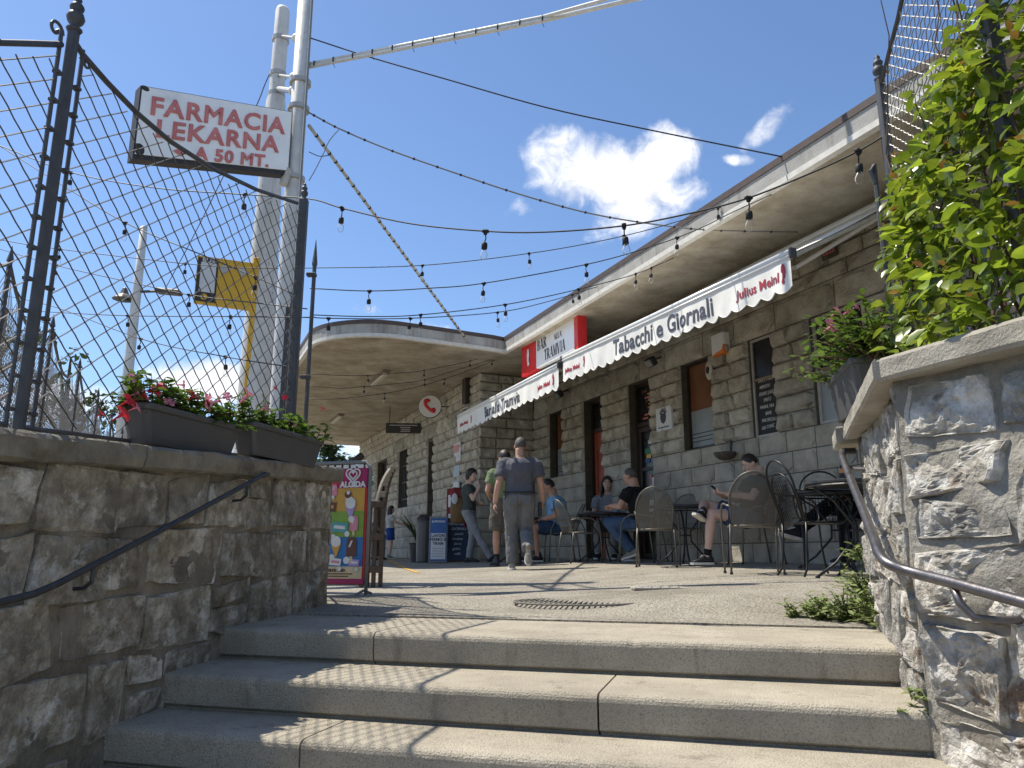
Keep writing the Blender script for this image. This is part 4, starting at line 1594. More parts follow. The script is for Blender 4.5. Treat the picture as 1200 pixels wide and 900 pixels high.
# the wing: barred window, two dark doorways
s0, s1, z0, z1 = wing_open[0]
mb = MB()
frame_rect(mb, s0 + .002, s1 - .002, z0 + .002, z1 - .002, KW - .17, .05, .05)
ww = mb.build('window', MT['dark_wood'], bld)
pane(ww, s0 + .05, s1 - .05, z0 + .05, z1 - .05, KW - .18, MT['dark_glass'])
for i in range(5):
    x = s0 + (s1 - s0) * (i + 1) / 6
    MB().tube([L(x, KW - .08, z0 + .01), L(x, KW - .08, z1 - .01)], .012, 5).build('bar', MT['iron'], ww)
for z in (1.4, 1.85, 2.3):
    MB().box(L((s0 + s1) / 2, KW - .08, z), (s1 - s0 - .01, .012, .03)).build('cross_bar', MT['iron'], ww)
for o_ in wing_open[1:]:
    s0, s1, z0, z1 = o_
    mb = MB()
    frame_rect(mb, s0 + .002, s1 - .002, -.2, z1 - .002, KW - .17, .05, .06)
    d_ = mb.build('door', MT['dark_wood'], bld)
    pane(d_, s0 + .05, s1 - .05, -.2, z1 - .05, KW - .18, MT['dark_wood'], 'door_leaf')
    MB().box(L(s0 + .09, KW - .14, .95), (.025, .05, .14), bev=.006).build('handle', MT['cast_iron'], d_)

# roof: flat concrete slab, eave over the main wall, rounded canopy over the wing --
out = [(-9.0, KE), (4.36, KE)]
kc = 4.75
out += [(4.30, KE + .25), (4.18, 3.0), (4.15, 3.45)]
cs, ck, cr = 5.45, 3.45, 1.30
for i in range(1, 15):
    th = i / 14 * R(90)
    out.append((cs - cr * math.cos(th), ck + cr * math.sin(th)))
out += [(8, kc + .02), (12, kc + .05), (17.9, kc + .05), (17.9, -4.4), (-9.0, -4.4)]


def inset_poly(pts, d):
    """shift the front edges inwards by d (outline runs with the inside on its left when seen from below)."""
    n = len(pts)
    res = []
    for i in range(n):
        p0, p, p1 = Vector(pts[i - 1]), Vector(pts[i]), Vector(pts[(i + 1) % n])
        a, b = (p - p0).normalized(), (p1 - p).normalized()
        na, nb = Vector((a.y, -a.x)), Vector((b.y, -b.x))
        m_ = (na + nb)
        m_ = m_ / max(.3, m_.length_squared) * 2
        res.append(tuple(p + m_ * d * .5 * 1.0))
    return res


def ring_band(mb, lo, zlo, hi, zhi):
    n = len(lo)
    vs = [L(s, k, zlo) for s, k in lo] + [L(s, k, zhi) for s, k in hi]
    mb.add(vs, [(i, (i + 1) % n, n + (i + 1) % n, n + i) for i in range(n)])


area = sum(a[0] * b[1] - b[0] * a[1] for a, b in zip(out, out[1:] + out[:1]))
sg = 1 if area < 0 else -1                       # inset direction
ins = lambda d: inset_poly(out, sg * d)
roof = MB()
roof.add([L(s, k, SOF + .27) for s, k in out], [tuple(range(len(out)))])
roof_o = roof.build('roof', MT['roof'], bld)
mb = MB()
i2 = ins(.13)
mb.add([L(s, k, SOF + .004) for s, k in i2], [tuple(range(len(i2)))[::-1]])
mb.build('soffit', MT['soffit'], roof_o)
mb = MB()
ring_band(mb, ins(.012), SOF + .05, out, SOF + .215)
mb.build('fascia', MT['fascia'], roof_o)
mb = MB()
ring_band(mb, ins(.135), SOF + .004, ins(.135), SOF - .012)
ring_band(mb, ins(.135), SOF - .012, ins(-.012), SOF - .010)
ring_band(mb, ins(-.012), SOF - .010, ins(-.012), SOF + .05)
ring_band(mb, ins(-.012), SOF + .05, ins(.012), SOF + .05)
mb.build('fascia_lip', MT['fascia_lip'], roof_o)
mb = MB()
ring_band(mb, out, SOF + .215, ins(-.025), SOF + .215)
ring_band(mb, ins(-.025), SOF + .215, ins(-.03), SOF + .285)
ring_band(mb, ins(-.03), SOF + .285, ins(.1), SOF + .29)
mb.build('roof_flashing', MT['roof_edge'], roof_o)

# soffit lamps (under the canopy)
for q0, q1 in (((434, 449), (456, 436)), ((388, 497), (402, 483))):
    def on_soffit(px, py, z=SOF - .03):
        p = atz(px, py, z)
        return p
    a, b = on_soffit(*q0), on_soffit(*q1)
    c = (a + b) / 2
    dirv = (b - a)
    t = thing('ceiling_lamp', 'batten lamp, ' + ('the nearer one, close to the curved canopy edge' if q0[0] > 400 else 'the farther one, at the back of the canopy'), 'lamp',
              (c.x, c.y, SOF), math.atan2(FD.y, FD.x), 'batten lamps under the canopy')
    ln = 1.25
    MB().box((0, 0, -.02), (ln, .16, .05), bev=.01).build('housing', MT['frame_brown'], t)
    MB().box((0, 0, -.065), (ln * .94, .12, .06), bev=.025).build('diffuser', MT['paint_pale'] if 'paint_pale' in MT else MT['beige_rod'], t)


# ---------------------------------------------------------------- awnings
KA, ZA = 1.90, 2.55


def valance_edge(s0, s1, zt_, drop, wave, n_sc):
    """outline points of the scalloped lower edge from s0 to s1."""
    pts = []
    N_ = n_sc * 8
    for i in range(N_ + 1):
        s = s0 + (s1 - s0) * i / N_
        ph = (i % 8) / 8
        pts.append((s, zt_ - drop - wave * math.sin(math.pi * ph)))
    return pts


def awning(s0, s1, label, lettering, za0, za1):
    aw = thing('awning', label, 'awning', FP((s0 + s1) / 2, KA, ZA), RZF, 'awnings over the bar terrace')
    sc = (s0 + s1) / 2
    A = lambda s, k, z: Vector((-(s - sc), -(k - KA), z - ZA))
    zf = lambda s: za0 + (za1 - za0) * (s - s0) / (s1 - s0)
    # fabric
    mb = MB()
    nk, ns = 10, 40
    kb, zb = .28, 3.50
    for thick in (0,):
        vs = []
        for j in range(ns + 1):
            s = s0 + .03 + (s1 - s0 - .06) * j / ns
            for i in range(nk + 1):
                f = i / nk
                sag = -.035 * math.sin(math.pi * f) - .012 * math.sin(j * .9) * math.sin(math.pi * f)
                vs.append(A(s, kb + (KA - .03 - kb) * f, zb + (zf(s) + .03 - zb) * f + sag))
        mb.add(vs, [(j * (nk + 1) + i, j * (nk + 1) + i + 1, (j + 1) * (nk + 1) + i + 1, (j + 1) * (nk + 1) + i) for j in range(ns) for i in range(nk)])
    mb.build('fabric', MT['awning'], aw, smooth=True)
    # front bar, roller tube, arms, end caps
    mb = MB()
    for dz, dk, r in ((.028, 0, .030), (-.012, .012, .016)):
        mb.tube([A(s0 + .0, KA + dk, zf(s0) + dz), A(s1, KA + dk, zf(s1) + dz)], r, 10)
    mb.build('front_bar', MT['alu'], aw, smooth=True)
    for s in (s0, s1):
        MB().box(A(s, KA, zf(s) + .012), (.03, .085, .10), bev=.01).build('end_cap', MT['plastic_grey'], aw)
    MB().tube([A(s0, kb, zb), A(s1, kb, zb)], .05, 10).build('roller', MT['alu'], aw, smooth=True)
    for s in (s0 + .35, s1 - .35):
        el = A(s + (.5 if s < sc else -.5), 1.05, 2.85)
        MB().tube([A(s, kb, zb - .12), el, A(s, KA - .03, zf(s))], .024, 8).build('arm', MT['alu'], aw)
    MB().tube([A(s0 + .06, kb, zb - .1), A(s0 + .06, KA - .02, zf(s0) - .01)], .022, 8).build('side_tube', MT['beige_rod'], aw)
    # valance with a scalloped hem and slight folds
    n_sc = max(6, round((s1 - s0) / .205))
    low = valance_edge(s0 + .02, s1 - .02, 0, .265, .045, n_sc)
    fold = lambda s, f: .012 * math.sin(s * 9) * f + .008 * math.sin(s * 23 + 1) * f
    mb = MB()
    vs, rows_ = [], 6
    for s, zl in low:
        for j in range(rows_ + 1):
            f = j / rows_
            vs.append(A(s, KA + .012 + fold(s, f), zf(s) - .02 + zl * f))
    mb.add(vs, [(i * (rows_ + 1) + j, (i + 1) * (rows_ + 1) + j, (i + 1) * (rows_ + 1) + j + 1, i * (rows_ + 1) + j + 1) for i in range(len(low) - 1) for j in range(rows_)])
    va = mb.build('valance', MT['awning'], aw, smooth=True)
    mb = MB()
    mb.tube([A(s, KA + .014 + fold(s, 1), zf(s) - .02 + zl) for s, zl in low], .005, 4)
    mb.build('hem', MT['awning'], va)
    for kind, s, dz, size, body in lettering:
        z = zf(s) - .02 - dz
        if kind == 'logo':
            # the red profile of a head with a tall cap
            pts = [(-.35, -1), (.1, -.95), (.0, -.55), (.28, -.35), (.22, -.05), (.42, .0), (.35, .5), (.15, .95), (-.15, 1.0), (-.42, .72), (-.5, .2), (-.2, .1), (-.28, -.4), (-.5, -.7)]
            mb = MB().prism([(x * size * .62, y * size) for x, y in pts], .0, .004, frame=lambda x, y, d: A(s, KA + .016 + d + fold(s, .5), z) + Vector((x, 0, y)))
            mb.build('emblem', MT['maroon'], va)
        else:
            sx_ = .86 if kind == 'big' else .95
            to = text(body, size, MT['navy_print'] if kind == 'big' else MT['maroon'], va, A(s, KA + .016, z), bold=.006 if kind == 'big' else .003, sx=sx_, spacing=1.05, extrude=.001)
            for v in to.data.vertices:
                ss, zz = s - v.co.x * sx_, dz - v.co.y
                v.co.y += zf(ss) - zf(s)
                v.co.z += fold(ss, min(1, max(0, zz / .28)))
    return aw


S_ = lambda px, py: fac(px, py, KA)[0]
awning(-3.42, 1.0, 'cream awning lettered Tabacchi e Giornali, the larger one nearest the right wall',
       [('big', S_(773, 402), .145, .27, 'Tabacchi e Giornali'), ('small', S_(890, 342), .15, .125, 'Julius Meinl'), ('logo', S_(921, 326), .13, .095, ''),
        ('small', S_(672, 446), .16, .085, 'Julius Meinl'), ('logo', S_(686, 435), .13, .075, '')], 2.55, 2.62)
awning(1.10, 5.44, 'cream awning lettered Bar alla Tramvia, at the far end near the stone corner',
       [('big', S_(588, 480), .15, .26, 'Bar alla Tramvia'), ('small', S_(638, 458), .16, .095, 'Julius Meinl'), ('logo', S_(649, 449), .13, .085, ''),
        ('small', S_(544.5, 501), .16, .09, 'Julius Meinl'), ('logo', S_(553, 495), .14, .07, '')], 2.56, 2.52)
# ---------------------------------------------------------------- poles, arms, wires
def px_pole(name, label, cat, pts, Y, base_z, top_z=None, n=16, group=None):
    """pts: (px, py, width px) from top to bottom on one upright pole at depth Y."""
    x = sum(at(p[0], p[1], Y).x for p in pts) / len(pts)
    t = thing(name, label, cat, (x, Y, base_z), 0, group)
    prof = []
    for px, py, w in pts:
        fw = FPX * _c - (450 - py) * _s
        prof.append((w / 2 / fw * Y, at(px, py, Y).z - base_z))
    prof.sort(key=lambda q: q[1])
    return t, x, prof


NY, FY = 8.0, 9.2
npole, nx_, nprof = px_pole('tram_pole', 'slim white peeling pole carrying the pharmacy sign, in front of the thicker one', 'pole', [(356, 0, 18), (352, 100, 18), (346, 200, 19), (333, 400, 21)], NY, -.4)
r0 = nprof[0][0]
MB().lathe([(r0 * 1.25, -.02), (r0 * 1.25, .25), (r0 * 1.05, .3), (r0, 1.2), (r0 * .98, 4), (r0 * .9, 8.6)], 16).build('shaft', MT['pole'], npole, smooth=True)
for py in (97, 128, 210):
    z = at(350, py, NY).z + .4
    MB().lathe([(r0 * 1.0, -.03), (r0 * 1.28, -.025), (r0 * 1.28, .025), (r0 * 1.0, .03)], 14, (0, 0, z)).build('pole_band', MT['pole_grey'], npole)
for dx in (.07, .085):
    MB().tube([(dx + .02, -.07, .3), (dx + .02, -.075, 5.5), (dx + .015, -.07, 8.4)], .008, 5).build('conduit', MT['cable_grey'] if dx > .08 else MT['white_rod'], npole)
fpole, fx_, fprof = px_pole('tram_pole', 'thick stepped white steel pole, capped, standing behind the slim sign pole', 'pole', [(328, 12, 16), (325, 88, 17), (323, 112, 22), (316, 230, 27), (308, 400, 36)], FY, -.4)
W = lambda i: fprof[i]
zs_ = [q_[1] for q_ in fprof]
rr_ = [q_[0] for q_ in fprof]
MB().lathe([(rr_[0] * 1.1, -.02), (rr_[0] * 1.06, zs_[0] * .5), (rr_[0], zs_[0]), (rr_[0] * .99, zs_[0] + .05), (rr_[1] * 1.0, zs_[1]), (rr_[2], zs_[2] - .1), (rr_[3] * 1.05, zs_[2]), (rr_[3], zs_[3]), (rr_[4], zs_[4] - .02), (rr_[4] * .8, zs_[4] + .03)], 18).build('shaft', MT['pole'], fpole, smooth=True)
for py in (47, 88, 112):
    z = at(325, py, FY).z + .4
    rr2 = rr_[3] * 1.15
    MB().lathe([(rr2 * .8, -.04), (rr2, -.03), (rr2, .03), (rr2 * .8, .04)], 14, (0, 0, z)).build('pole_band', MT['pole_grey'], fpole)
for py, zoff in ((42, 0), (88, 0), (104, 0)):
    a = Vector((fx_, FY, at(326, py, FY).z))
    b = Vector((nx_, NY, at(352, py + 4, NY).z))
    t = thing('pole_link', {42: 'short insulator link joining the two poles near their tops', 88: 'short link with wire joining the poles above the pharmacy sign', 104: 'thick strut joining the two poles right above the pharmacy sign'}[py], 'link', a)
    MB().tube([Vector((0, 0, 0)), (b - a)], .018 if py != 104 else .035, 8).build('strut', MT['pole_grey'], t)
    mb = MB()
    mb.ell((b - a) * .72, (.055, .055, .06), 10, 6)
    mb.build('insulator', MT['white_rod'], t, smooth=True)

# pharmacy sign
c_tl, c_tr, c_br, c_bl = at(162, 100, 6.7), at(343, 131, NY - .12), at(338, 205, NY - .12), at(158, 186, 6.7)
ux = ((c_tr - c_tl) + (c_br - c_bl)) / 2
ang = math.atan2(ux.y, ux.x)
wS = Vector((ux.x, ux.y)).length
hS = ((c_tl.z - c_bl.z) + (c_tr.z - c_br.z)) / 2
cS = (c_tl + c_tr + c_br + c_bl) / 4
ps = thing('pharmacy_sign', 'dirty white light box sign with faded red lettering FARMACIA LEKARNA on the pole', 'sign', cS, ang)
tilt_sh = math.atan2((c_tr.z + c_br.z - c_tl.z - c_bl.z) / 2, wS)
Sg = lambda x, z, y=0: Vector((x, y, z + x * math.tan(tilt_sh)))


def sheared_box(mb, x0, x1, z0, z1, y0, y1):
    v = [Sg(x, z, y) for y in (y0, y1) for x, z in ((x0, z0), (x1, z0), (x1, z1), (x0, z1))]
    mb.add(v, [(0, 1, 2, 3), (7, 6, 5, 4), (0, 4, 5, 1), (1, 5, 6, 2), (2, 6, 7, 3), (3, 7, 4, 0)])


mb = MB()
sheared_box(mb, -wS / 2, wS / 2, -hS / 2, hS / 2, .0, .13)
case = mb.build('sign_case', MT['sign_frame'], ps)
mb = MB()
sheared_box(mb, -wS / 2 + .015, wS / 2 - .015, -hS / 2 + .05, hS / 2 - .012, -.012, .01)
mb.build('sign_face', MT['sign_white'], ps)
for (x, z, sx_, sz_) in ((-wS / 2 + .05, -hS / 2 + .10, .07, .09), (-wS / 2 + .04, hS / 2 - .03, .06, .04)):
    mb = MB().ell(Sg(x, z, -.012), (sx_ * .7, .004, sz_ * .7), 10, 6)
    mb.build('burn_mark', MT['sign_frame'], ps)
for body, z, sz, sxx, dx in (('FARMACIA', .225, .275, .88, -.0), ('LEKARNA', -.075, .265, .80, .005), ('A 50 MT.', -.345, .19, .50, .10)):
    t_ = text(body, sz, MT['sign_red'], ps, Sg(dx * wS, z * hS, -.02), bevel=.0075, sx=1, extrude=.0005, spacing=1.10)
    xs_ = [v.co.x for v in t_.data.vertices]
    sxx = sxx * wS / (max(xs_) - min(xs_))
    t_.scale.x = sxx
    for v in t_.data.vertices:
        v.co.y += v.co.x * sxx * math.tan(tilt_sh)
mb = MB().prism([(-.07, 0), (.03, .05), (.02, .02), (.06, .02), (.06, -.02), (.02, -.02), (.03, -.05)], 0, .004, frame=lambda x, y, d: Sg(-.24 * wS + x, -.345 * hS + y, -.022 - d))
mb.build('arrow', MT['sign_red'], ps)
for z in (hS / 2 - .06, -hS / 2 + .08):
    MB().box((wS / 2 + .03, .06, z + wS / 2 * math.tan(tilt_sh)), (.10, .05, .05)).build('bracket', MT['pole_grey'], ps)
MB().box(Sg(wS / 2 - .02, -hS / 2 - .02, .02), (.07, .08, .22), rot=Matrix.Rotation(.25, 3, 'Y'), bev=.01).build('junction_box', MT['beige_rod'], ps)

# white bracket arm over the yard: two tubes tied together, running out of the picture
pz = at(362, 80, NY).z
arm = thing('bracket_arm', 'pair of white tubes with black ties reaching from the pole to the upper right', 'arm', (nx_, NY, pz))
al = Vector((nx_, NY, pz))
e1 = at(735, 1, 6.9)
e2 = at(704, 1, 6.7)
dA = (e1 - al)
j = al + (at(637, 24, 7.15) - al)
MB().tube([Vector((0, 0, 0)), j - al, e1 - al, (e1 - al) * 1.6], .024, 8).build('arm_tube', MT['white_rod'], arm, smooth=True)
MB().tube([Vector((0, 0, .035)), j - al + Vector((0, 0, .045)), e2 - al, (e2 - al) + (e2 - j) * 3], .02, 8).build('arm_tube', MT['white_rod'], arm, smooth=True)
for i in range(12):
    f = .06 + .085 * i
    p = (j - al) * f
    MB().lathe([(.038, -.008), (.042, 0), (.038, .008)], 8, p + Vector((0, 0, .018)), Matrix.Rotation(R(90), 3, 'Y'), cap=False).build('tie', MT['tie'], arm)
    if i % 2:
        MB().tube([p + Vector((0, 0, -.03)), p + Vector((.02, 0, -.075))], .003, 4).build('tie', MT['tie'], arm)

# cream rod from the pole down to the canopy edge
a, b = at(362, 147, NY), FP(4.25, 2.2, 3.9)
b = at(549, 401, b.y)
cr_ = thing('guy_rod', 'thin cream rod with many cable ties slanting from the pole to the canopy roof', 'rod', a)
MB().tube([Vector((0, 0, 0)), b - a], .021, 7).build('rod', MT['beige_rod'], cr_, smooth=True)
dirr = (b - a)
for i in range(34):
    p = dirr * (.03 + .028 * i)
    MB().tube([p - dirr.normalized() * .012, p + dirr.normalized() * .012], .026, 6).build('tie', MT['tie'], cr_)


def hang(name, label, cat, px, p0, p1, r, material, ties=0, group=None):
    """a wire in the upright plane through plan points p0, p1, following the photo's curve px."""
    d = Vector((p1[0] - p0[0], p1[1] - p0[1]))
    pts = []
    for x, y in px:
        a_, e_ = ray(x, y)
        t_ = (a_ * p0[1] - p0[0]) / (d.x - a_ * d.y)
        Y = p0[1] + d.y * t_
        pts.append(Vector((a_ * Y, Y, e_ * Y)))
    # smooth: Catmull-Rom
    out_ = []
    P = [pts[0] * 2 - pts[1]] + pts + [pts[-1] * 2 - pts[-2]]
    for i in range(1, len(P) - 2):
        for k in range(6):
            f = k / 6
            out_.append(.5 * ((2 * P[i]) + (P[i + 1] - P[i - 1]) * f + (2 * P[i - 1] - 5 * P[i] + 4 * P[i + 1] - P[i + 2]) * f * f + (3 * P[i] - P[i - 1] - 3 * P[i + 1] + P[i + 2]) * f ** 3))
    out_.append(pts[-1])
    t = thing(name, label, cat, out_[0], 0, group)
    MB().tube([p - out_[0] for p in out_], r, 5).build('wire', MT[material], t, smooth=True)
    L_ = out_[0].copy()
    if ties:
        for i in range(ties):
            k = int((i + .5) / ties * (len(out_) - 1))
            p = out_[k] - L_
            q_ = (out_[min(k + 1, len(out_) - 1)] - out_[k]).normalized()
            MB().tube([p - q_ * .010, p + q_ * .010], r * 1.6, 6).build('tie', MT['tie'], t)
    return t, out_


eave = lambda x, y: (FP(fac(x, y, KE)[0], KE, 0).x, FP(fac(x, y, KE)[0], KE, 0).y)
hang('overhead_cable', 'thin black cable running from the pole top to the roof edge, highest of the wires', 'cable', [(362, 44), (430, 66), (520, 92), (640, 126), (760, 152), (918, 184)], (nx_, NY), eave(918, 184), .008, 'cable')
_sc = atz(935, 272, SOF)
hang('overhead_cable', 'grey ribbed conduit with ties sagging from the pole to the roof soffit', 'cable', [(362, 132), (400, 152), (460, 177), (540, 205), (620, 231), (700, 252), (790, 266), (845, 270), (935, 272)], (nx_, NY), (_sc.x, _sc.y), .0095, 'cable_grey', 22)
hang('loose_wire', 'short grey wire looping down from the conduit to the sign pole', 'wire', [(397, 152), (386, 165), (379, 180), (370, 198), (362, 212)], (nx_, NY - .1), (nx_ + .8, NY - .3), .005, 'cable_grey')
hang('loose_wire', 'thin dark wire joining the pole to the far mast at the sign', 'wire', [(362, 178), (374, 183), (386, 182)], (nx_, NY - .1), (nx_ + .5, NY - .2), .005, 'cable')
hang('loose_wire', 'thin dark stay wire beside the pole passing behind the pharmacy sign', 'wire', [(318, 82), (310, 100), (300, 125), (265, 200), (225, 280), (190, 345)], (fx_, FY), (-7.0, 14), .007, 'cable')


# ---------------------------------------------------------------- festoon lights
mb = MB()
mb.box((0, 0, .0), (.050, .03, .022), bev=.006)
mb.box((0, 0, -.016), (.026, .022, .02), bev=.005)
mb.tube([(0, 0, -.02), (.006, .003, -.05), (-.002, 0, -.085)], .0045, 5)
mb.lathe([(.008, -.08), (.019, -.086), (.021, -.10), (.021, -.128), (.017, -.133)], 10)
ME_SOCK = mb.mesh('lamp_socket', MT['tie'], True)
mb = MB().lathe([(.012, -.132), (.016, -.142), (.024, -.162), (.026, -.178), (.021, -.196), (.010, -.206), (.001, -.208)], 10, cap=False)
ME_BULB = mb.mesh('bulb', MT['bulb'], True)
ME_BULB.polygons.foreach_set('use_smooth', [True] * len(ME_BULB.polygons))


def festoon(label, px, p0, p1, bulbs, scale=1.0, group='festoon light strings'):
    t, pts = hang('festoon_lights', label, 'string lights', px, p0, p1, .0055, 'cable', 0, group)
    o0 = t.location.copy()
    d = Vector((p1[0] - p0[0], p1[1] - p0[1]))
    for bx in bulbs:
        a_ = None
        best, bd = None, 1e9
        for i in range(len(pts) - 1):
            # picture x of the wire points
            for f in (0, .25, .5, .75):
                p = pts[i].lerp(pts[i + 1], f)
                fw = p.y * _c + p.z * _s
                x = 600 + FPX * p.x / fw
                if abs(x - bx) < bd:
                    bd, best = abs(x - bx), p.copy()
        s = link('lamp_socket', ME_SOCK, t, best - o0, (random.uniform(-.1, .1), random.uniform(-.1, .1), random.uniform(0, 3)), (scale * .92,) * 3)
        link('bulb', ME_BULB, s)
    return t


LP = (-1.75, 6.1)
festoon('festoon string sagging highest, from far left behind the fence to the right fence post', [(-40, 160), (0, 171), (83, 202), (180, 220), (287, 228), (362, 233), (401, 244), (480, 262), (569, 271), (640, 272), (728, 265), (800, 252), (874, 233), (950, 203), (1004, 178), (1038, 158)],
        (-4.75, 6.9), (g1.x, g1.y), [83, 287, 401, 569, 731, 876, 1006])
festoon('second festoon string from the top, ending at the roof edge above the awning', [(-40, 272), (0, 281), (70, 292), (217, 309), (290, 314), (369, 314), (495, 311), (620, 297), (720, 279), (800, 258), (845, 243)], (-5.3, 8.6), eave(845, 243), [70, 217, 495, 620, 733, 841])
festoon('third festoon string from the top, reaching over the eave to the soffit', [(363, 338), (433, 341), (500, 338), (567, 332), (687, 310), (760, 290), (815, 270), (860, 248), (904, 228)], (LP[0], 6.6), (atz(904, 228, SOF - .02).x, atz(904, 228, SOF - .02).y), [433, 569, 687, 793])
festoon('fourth festoon string, one of the low pair, with lamps over the sign', [(363, 369), (430, 371), (493, 369), (592, 357), (678, 339), (745, 321), (790, 302)], (LP[0], 7.0), eave(790, 302), [493, 592, 678, 746, 763])
festoon('lowest festoon string over the yard, ending by the bar sign', [(363, 371), (385, 373), (481, 373), (583, 366), (640, 354), (700, 336)], (LP[0], 7.3), eave(700, 336), [384, 481, 583, 671])
festoon('festoon string behind the fence crossing down behind the yellow stop sign', [(-30, 150), (0, 171), (70, 215), (147, 261), (235, 298), (300, 325), (345, 345)], (-5.3, 7.8), LP, [147, 299])
festoon('festoon string behind the fence, third level, under the street mast lamps', [(0, 292), (70, 312), (150, 330), (225, 346), (300, 355), (360, 362)], (-5.6, 9), LP, [66, 222])
festoon('festoon string behind the fence running level below the yellow stop sign', [(0, 362), (65, 366), (150, 370), (270, 371), (363, 372)], (-6, 9.5), LP, [150, 270])
festoon('lowest festoon string behind the fence above the flower troughs', [(0, 345), (65, 360), (165, 397), (264, 418), (340, 430)], (-6.2, 10), LP, [165, 264])
sof_pt = lambda x, y: (atz(x, y, SOF - .03).x, atz(x, y, SOF - .03).y)
for lab, px, bb in (('festoon string under the canopy, nearest its front edge', [(362, 438), (400, 440), (431, 440), (470, 437), (497, 434), (551, 423), (590, 410)], [431, 497, 551]),
                    ('festoon string under the canopy, the middle one', [(362, 452), (400, 455), (427, 453), (470, 449), (498, 445), (540, 432), (577, 421), (600, 412)], [427, 498, 577]),
                    ('festoon string under the canopy, the farthest and lowest one', [(362, 468), (400, 467), (451, 461), (490, 453), (521, 444), (560, 430), (605, 411)], [451, 521])):
    festoon(lab, px, (-3.2, 13.4), (-.5, 14.2), bb, .95)

# ---------------------------------------------------------------- yellow stop sign and the street mast behind the fence
ys = thing('tram_stop_sign', 'yellow stop board with timetable panel on a yellow post by the thick pole', 'sign', at(287, 460, 9.0), R(8))
yo = ys.location.copy()
yc = at(265, 333, 9.0)
w_ = (at(298, 333, 9).x - at(232, 333, 9).x)
h_ = at(265, 306, 9).z - at(265, 361, 9).z
o0 = yc - yo
Y_ = lambda x, z, y=0: Vector((o0.x + x, y, o0.z + z - x * .10))


def yb(mb, x0, x1, z0, z1, y0, y1):
    v = [Y_(x, z, y) for y in (y0, y1) for x, z in ((x0, z0), (x1, z0), (x1, z1), (x0, z1))]
    mb.add(v, [(0, 1, 2, 3), (7, 6, 5, 4), (0, 4, 5, 1), (1, 5, 6, 2), (2, 6, 7, 3), (3, 7, 4, 0)])
    return mb


yb(MB(), -w_ / 2, w_ / 2, -h_ / 2, h_ / 2, 0, .05).build('board', MT['yellow'], ys)
yb(MB(), -w_ / 2 + .01, -w_ / 6 + .02, -h_ / 2 + .03, h_ / 2 - .02, -.006, .004).build('timetable_frame', MT['sign_frame'], ys)
yb(MB(), -w_ / 2 + .05, -w_ / 6, -h_ / 2 + .15, h_ / 2 - .08, -.010, .002).build('timetable', MT['paper'], ys)
text('BUS', .085, MT['paper'], ys, Y_(-w_ / 3 + .02, h_ / 2 - .05, -.012), bold=.002)
MB().lathe([(.04, 0), (.04, .006)], 12, Y_(-w_ / 3, -h_ / 2 + .09, -.004), Matrix.Rotation(R(90), 3, 'X')).build('emblem', MT['yellow'], ys)
for dx in (-.02, .2):
    MB().lathe([(.055, 0), (.055, .006)], 8, Y_(dx, h_ / 2 - .13, -.002), Matrix.Rotation(R(90), 3, 'X')).build('pictogram', MT['frame_alu'], ys)
MB().box((o0.x + w_ / 2 + .0, .03, o0.z - .9), (.07, .05, 1.9 + h_), bev=.008).build('post', MT['yellow'], ys)
MB().box((o0.x + w_ / 2 + .0, .03, -1.6), (.07, .05, 1.8)).build('post_foot', MT['yellow'], ys)

sm, sx0, sprof = px_pole('street_mast', 'distant pale street mast with two lamps seen through the wire fence', 'street lamp', [(170, 266, 8), (160, 340, 10), (148, 450, 12)], 16.0, -.4)
MB().lathe([(sprof[0][0] * 1.1, 0), (sprof[0][0], sprof[0][1]), (sprof[1][0], sprof[1][1]), (sprof[2][0], sprof[2][1]), (.02, sprof[2][1] + .03)], 10).build('shaft', MT['pole'], sm, smooth=True)
o0 = Vector((sx0, 16.0, -.4))
for (x0, y0), (x1, y1), kind in (((160, 342), (190, 341), 'flood'), ((158, 355), (145, 351), 'bell')):
    a, b = at(x0, y0, 16) - o0, at(x1, y1, 16) - o0
    MB().tube([a, b], .03, 6).build('arm', MT['iron'], sm)
    if kind == 'flood':
        MB().box(b + Vector((.15, 0, -.02)), (.55, .25, .10), bev=.03, rot=Matrix.Rotation(.1, 3, 'Y')).build('lamp_head', MT['iron'], sm)
    else:
        MB().lathe([(.24, 0), (.20, .05), (.10, .12), (.05, .25), (.02, .28)], 10, b).build('lamp_head', MT['iron'], sm)

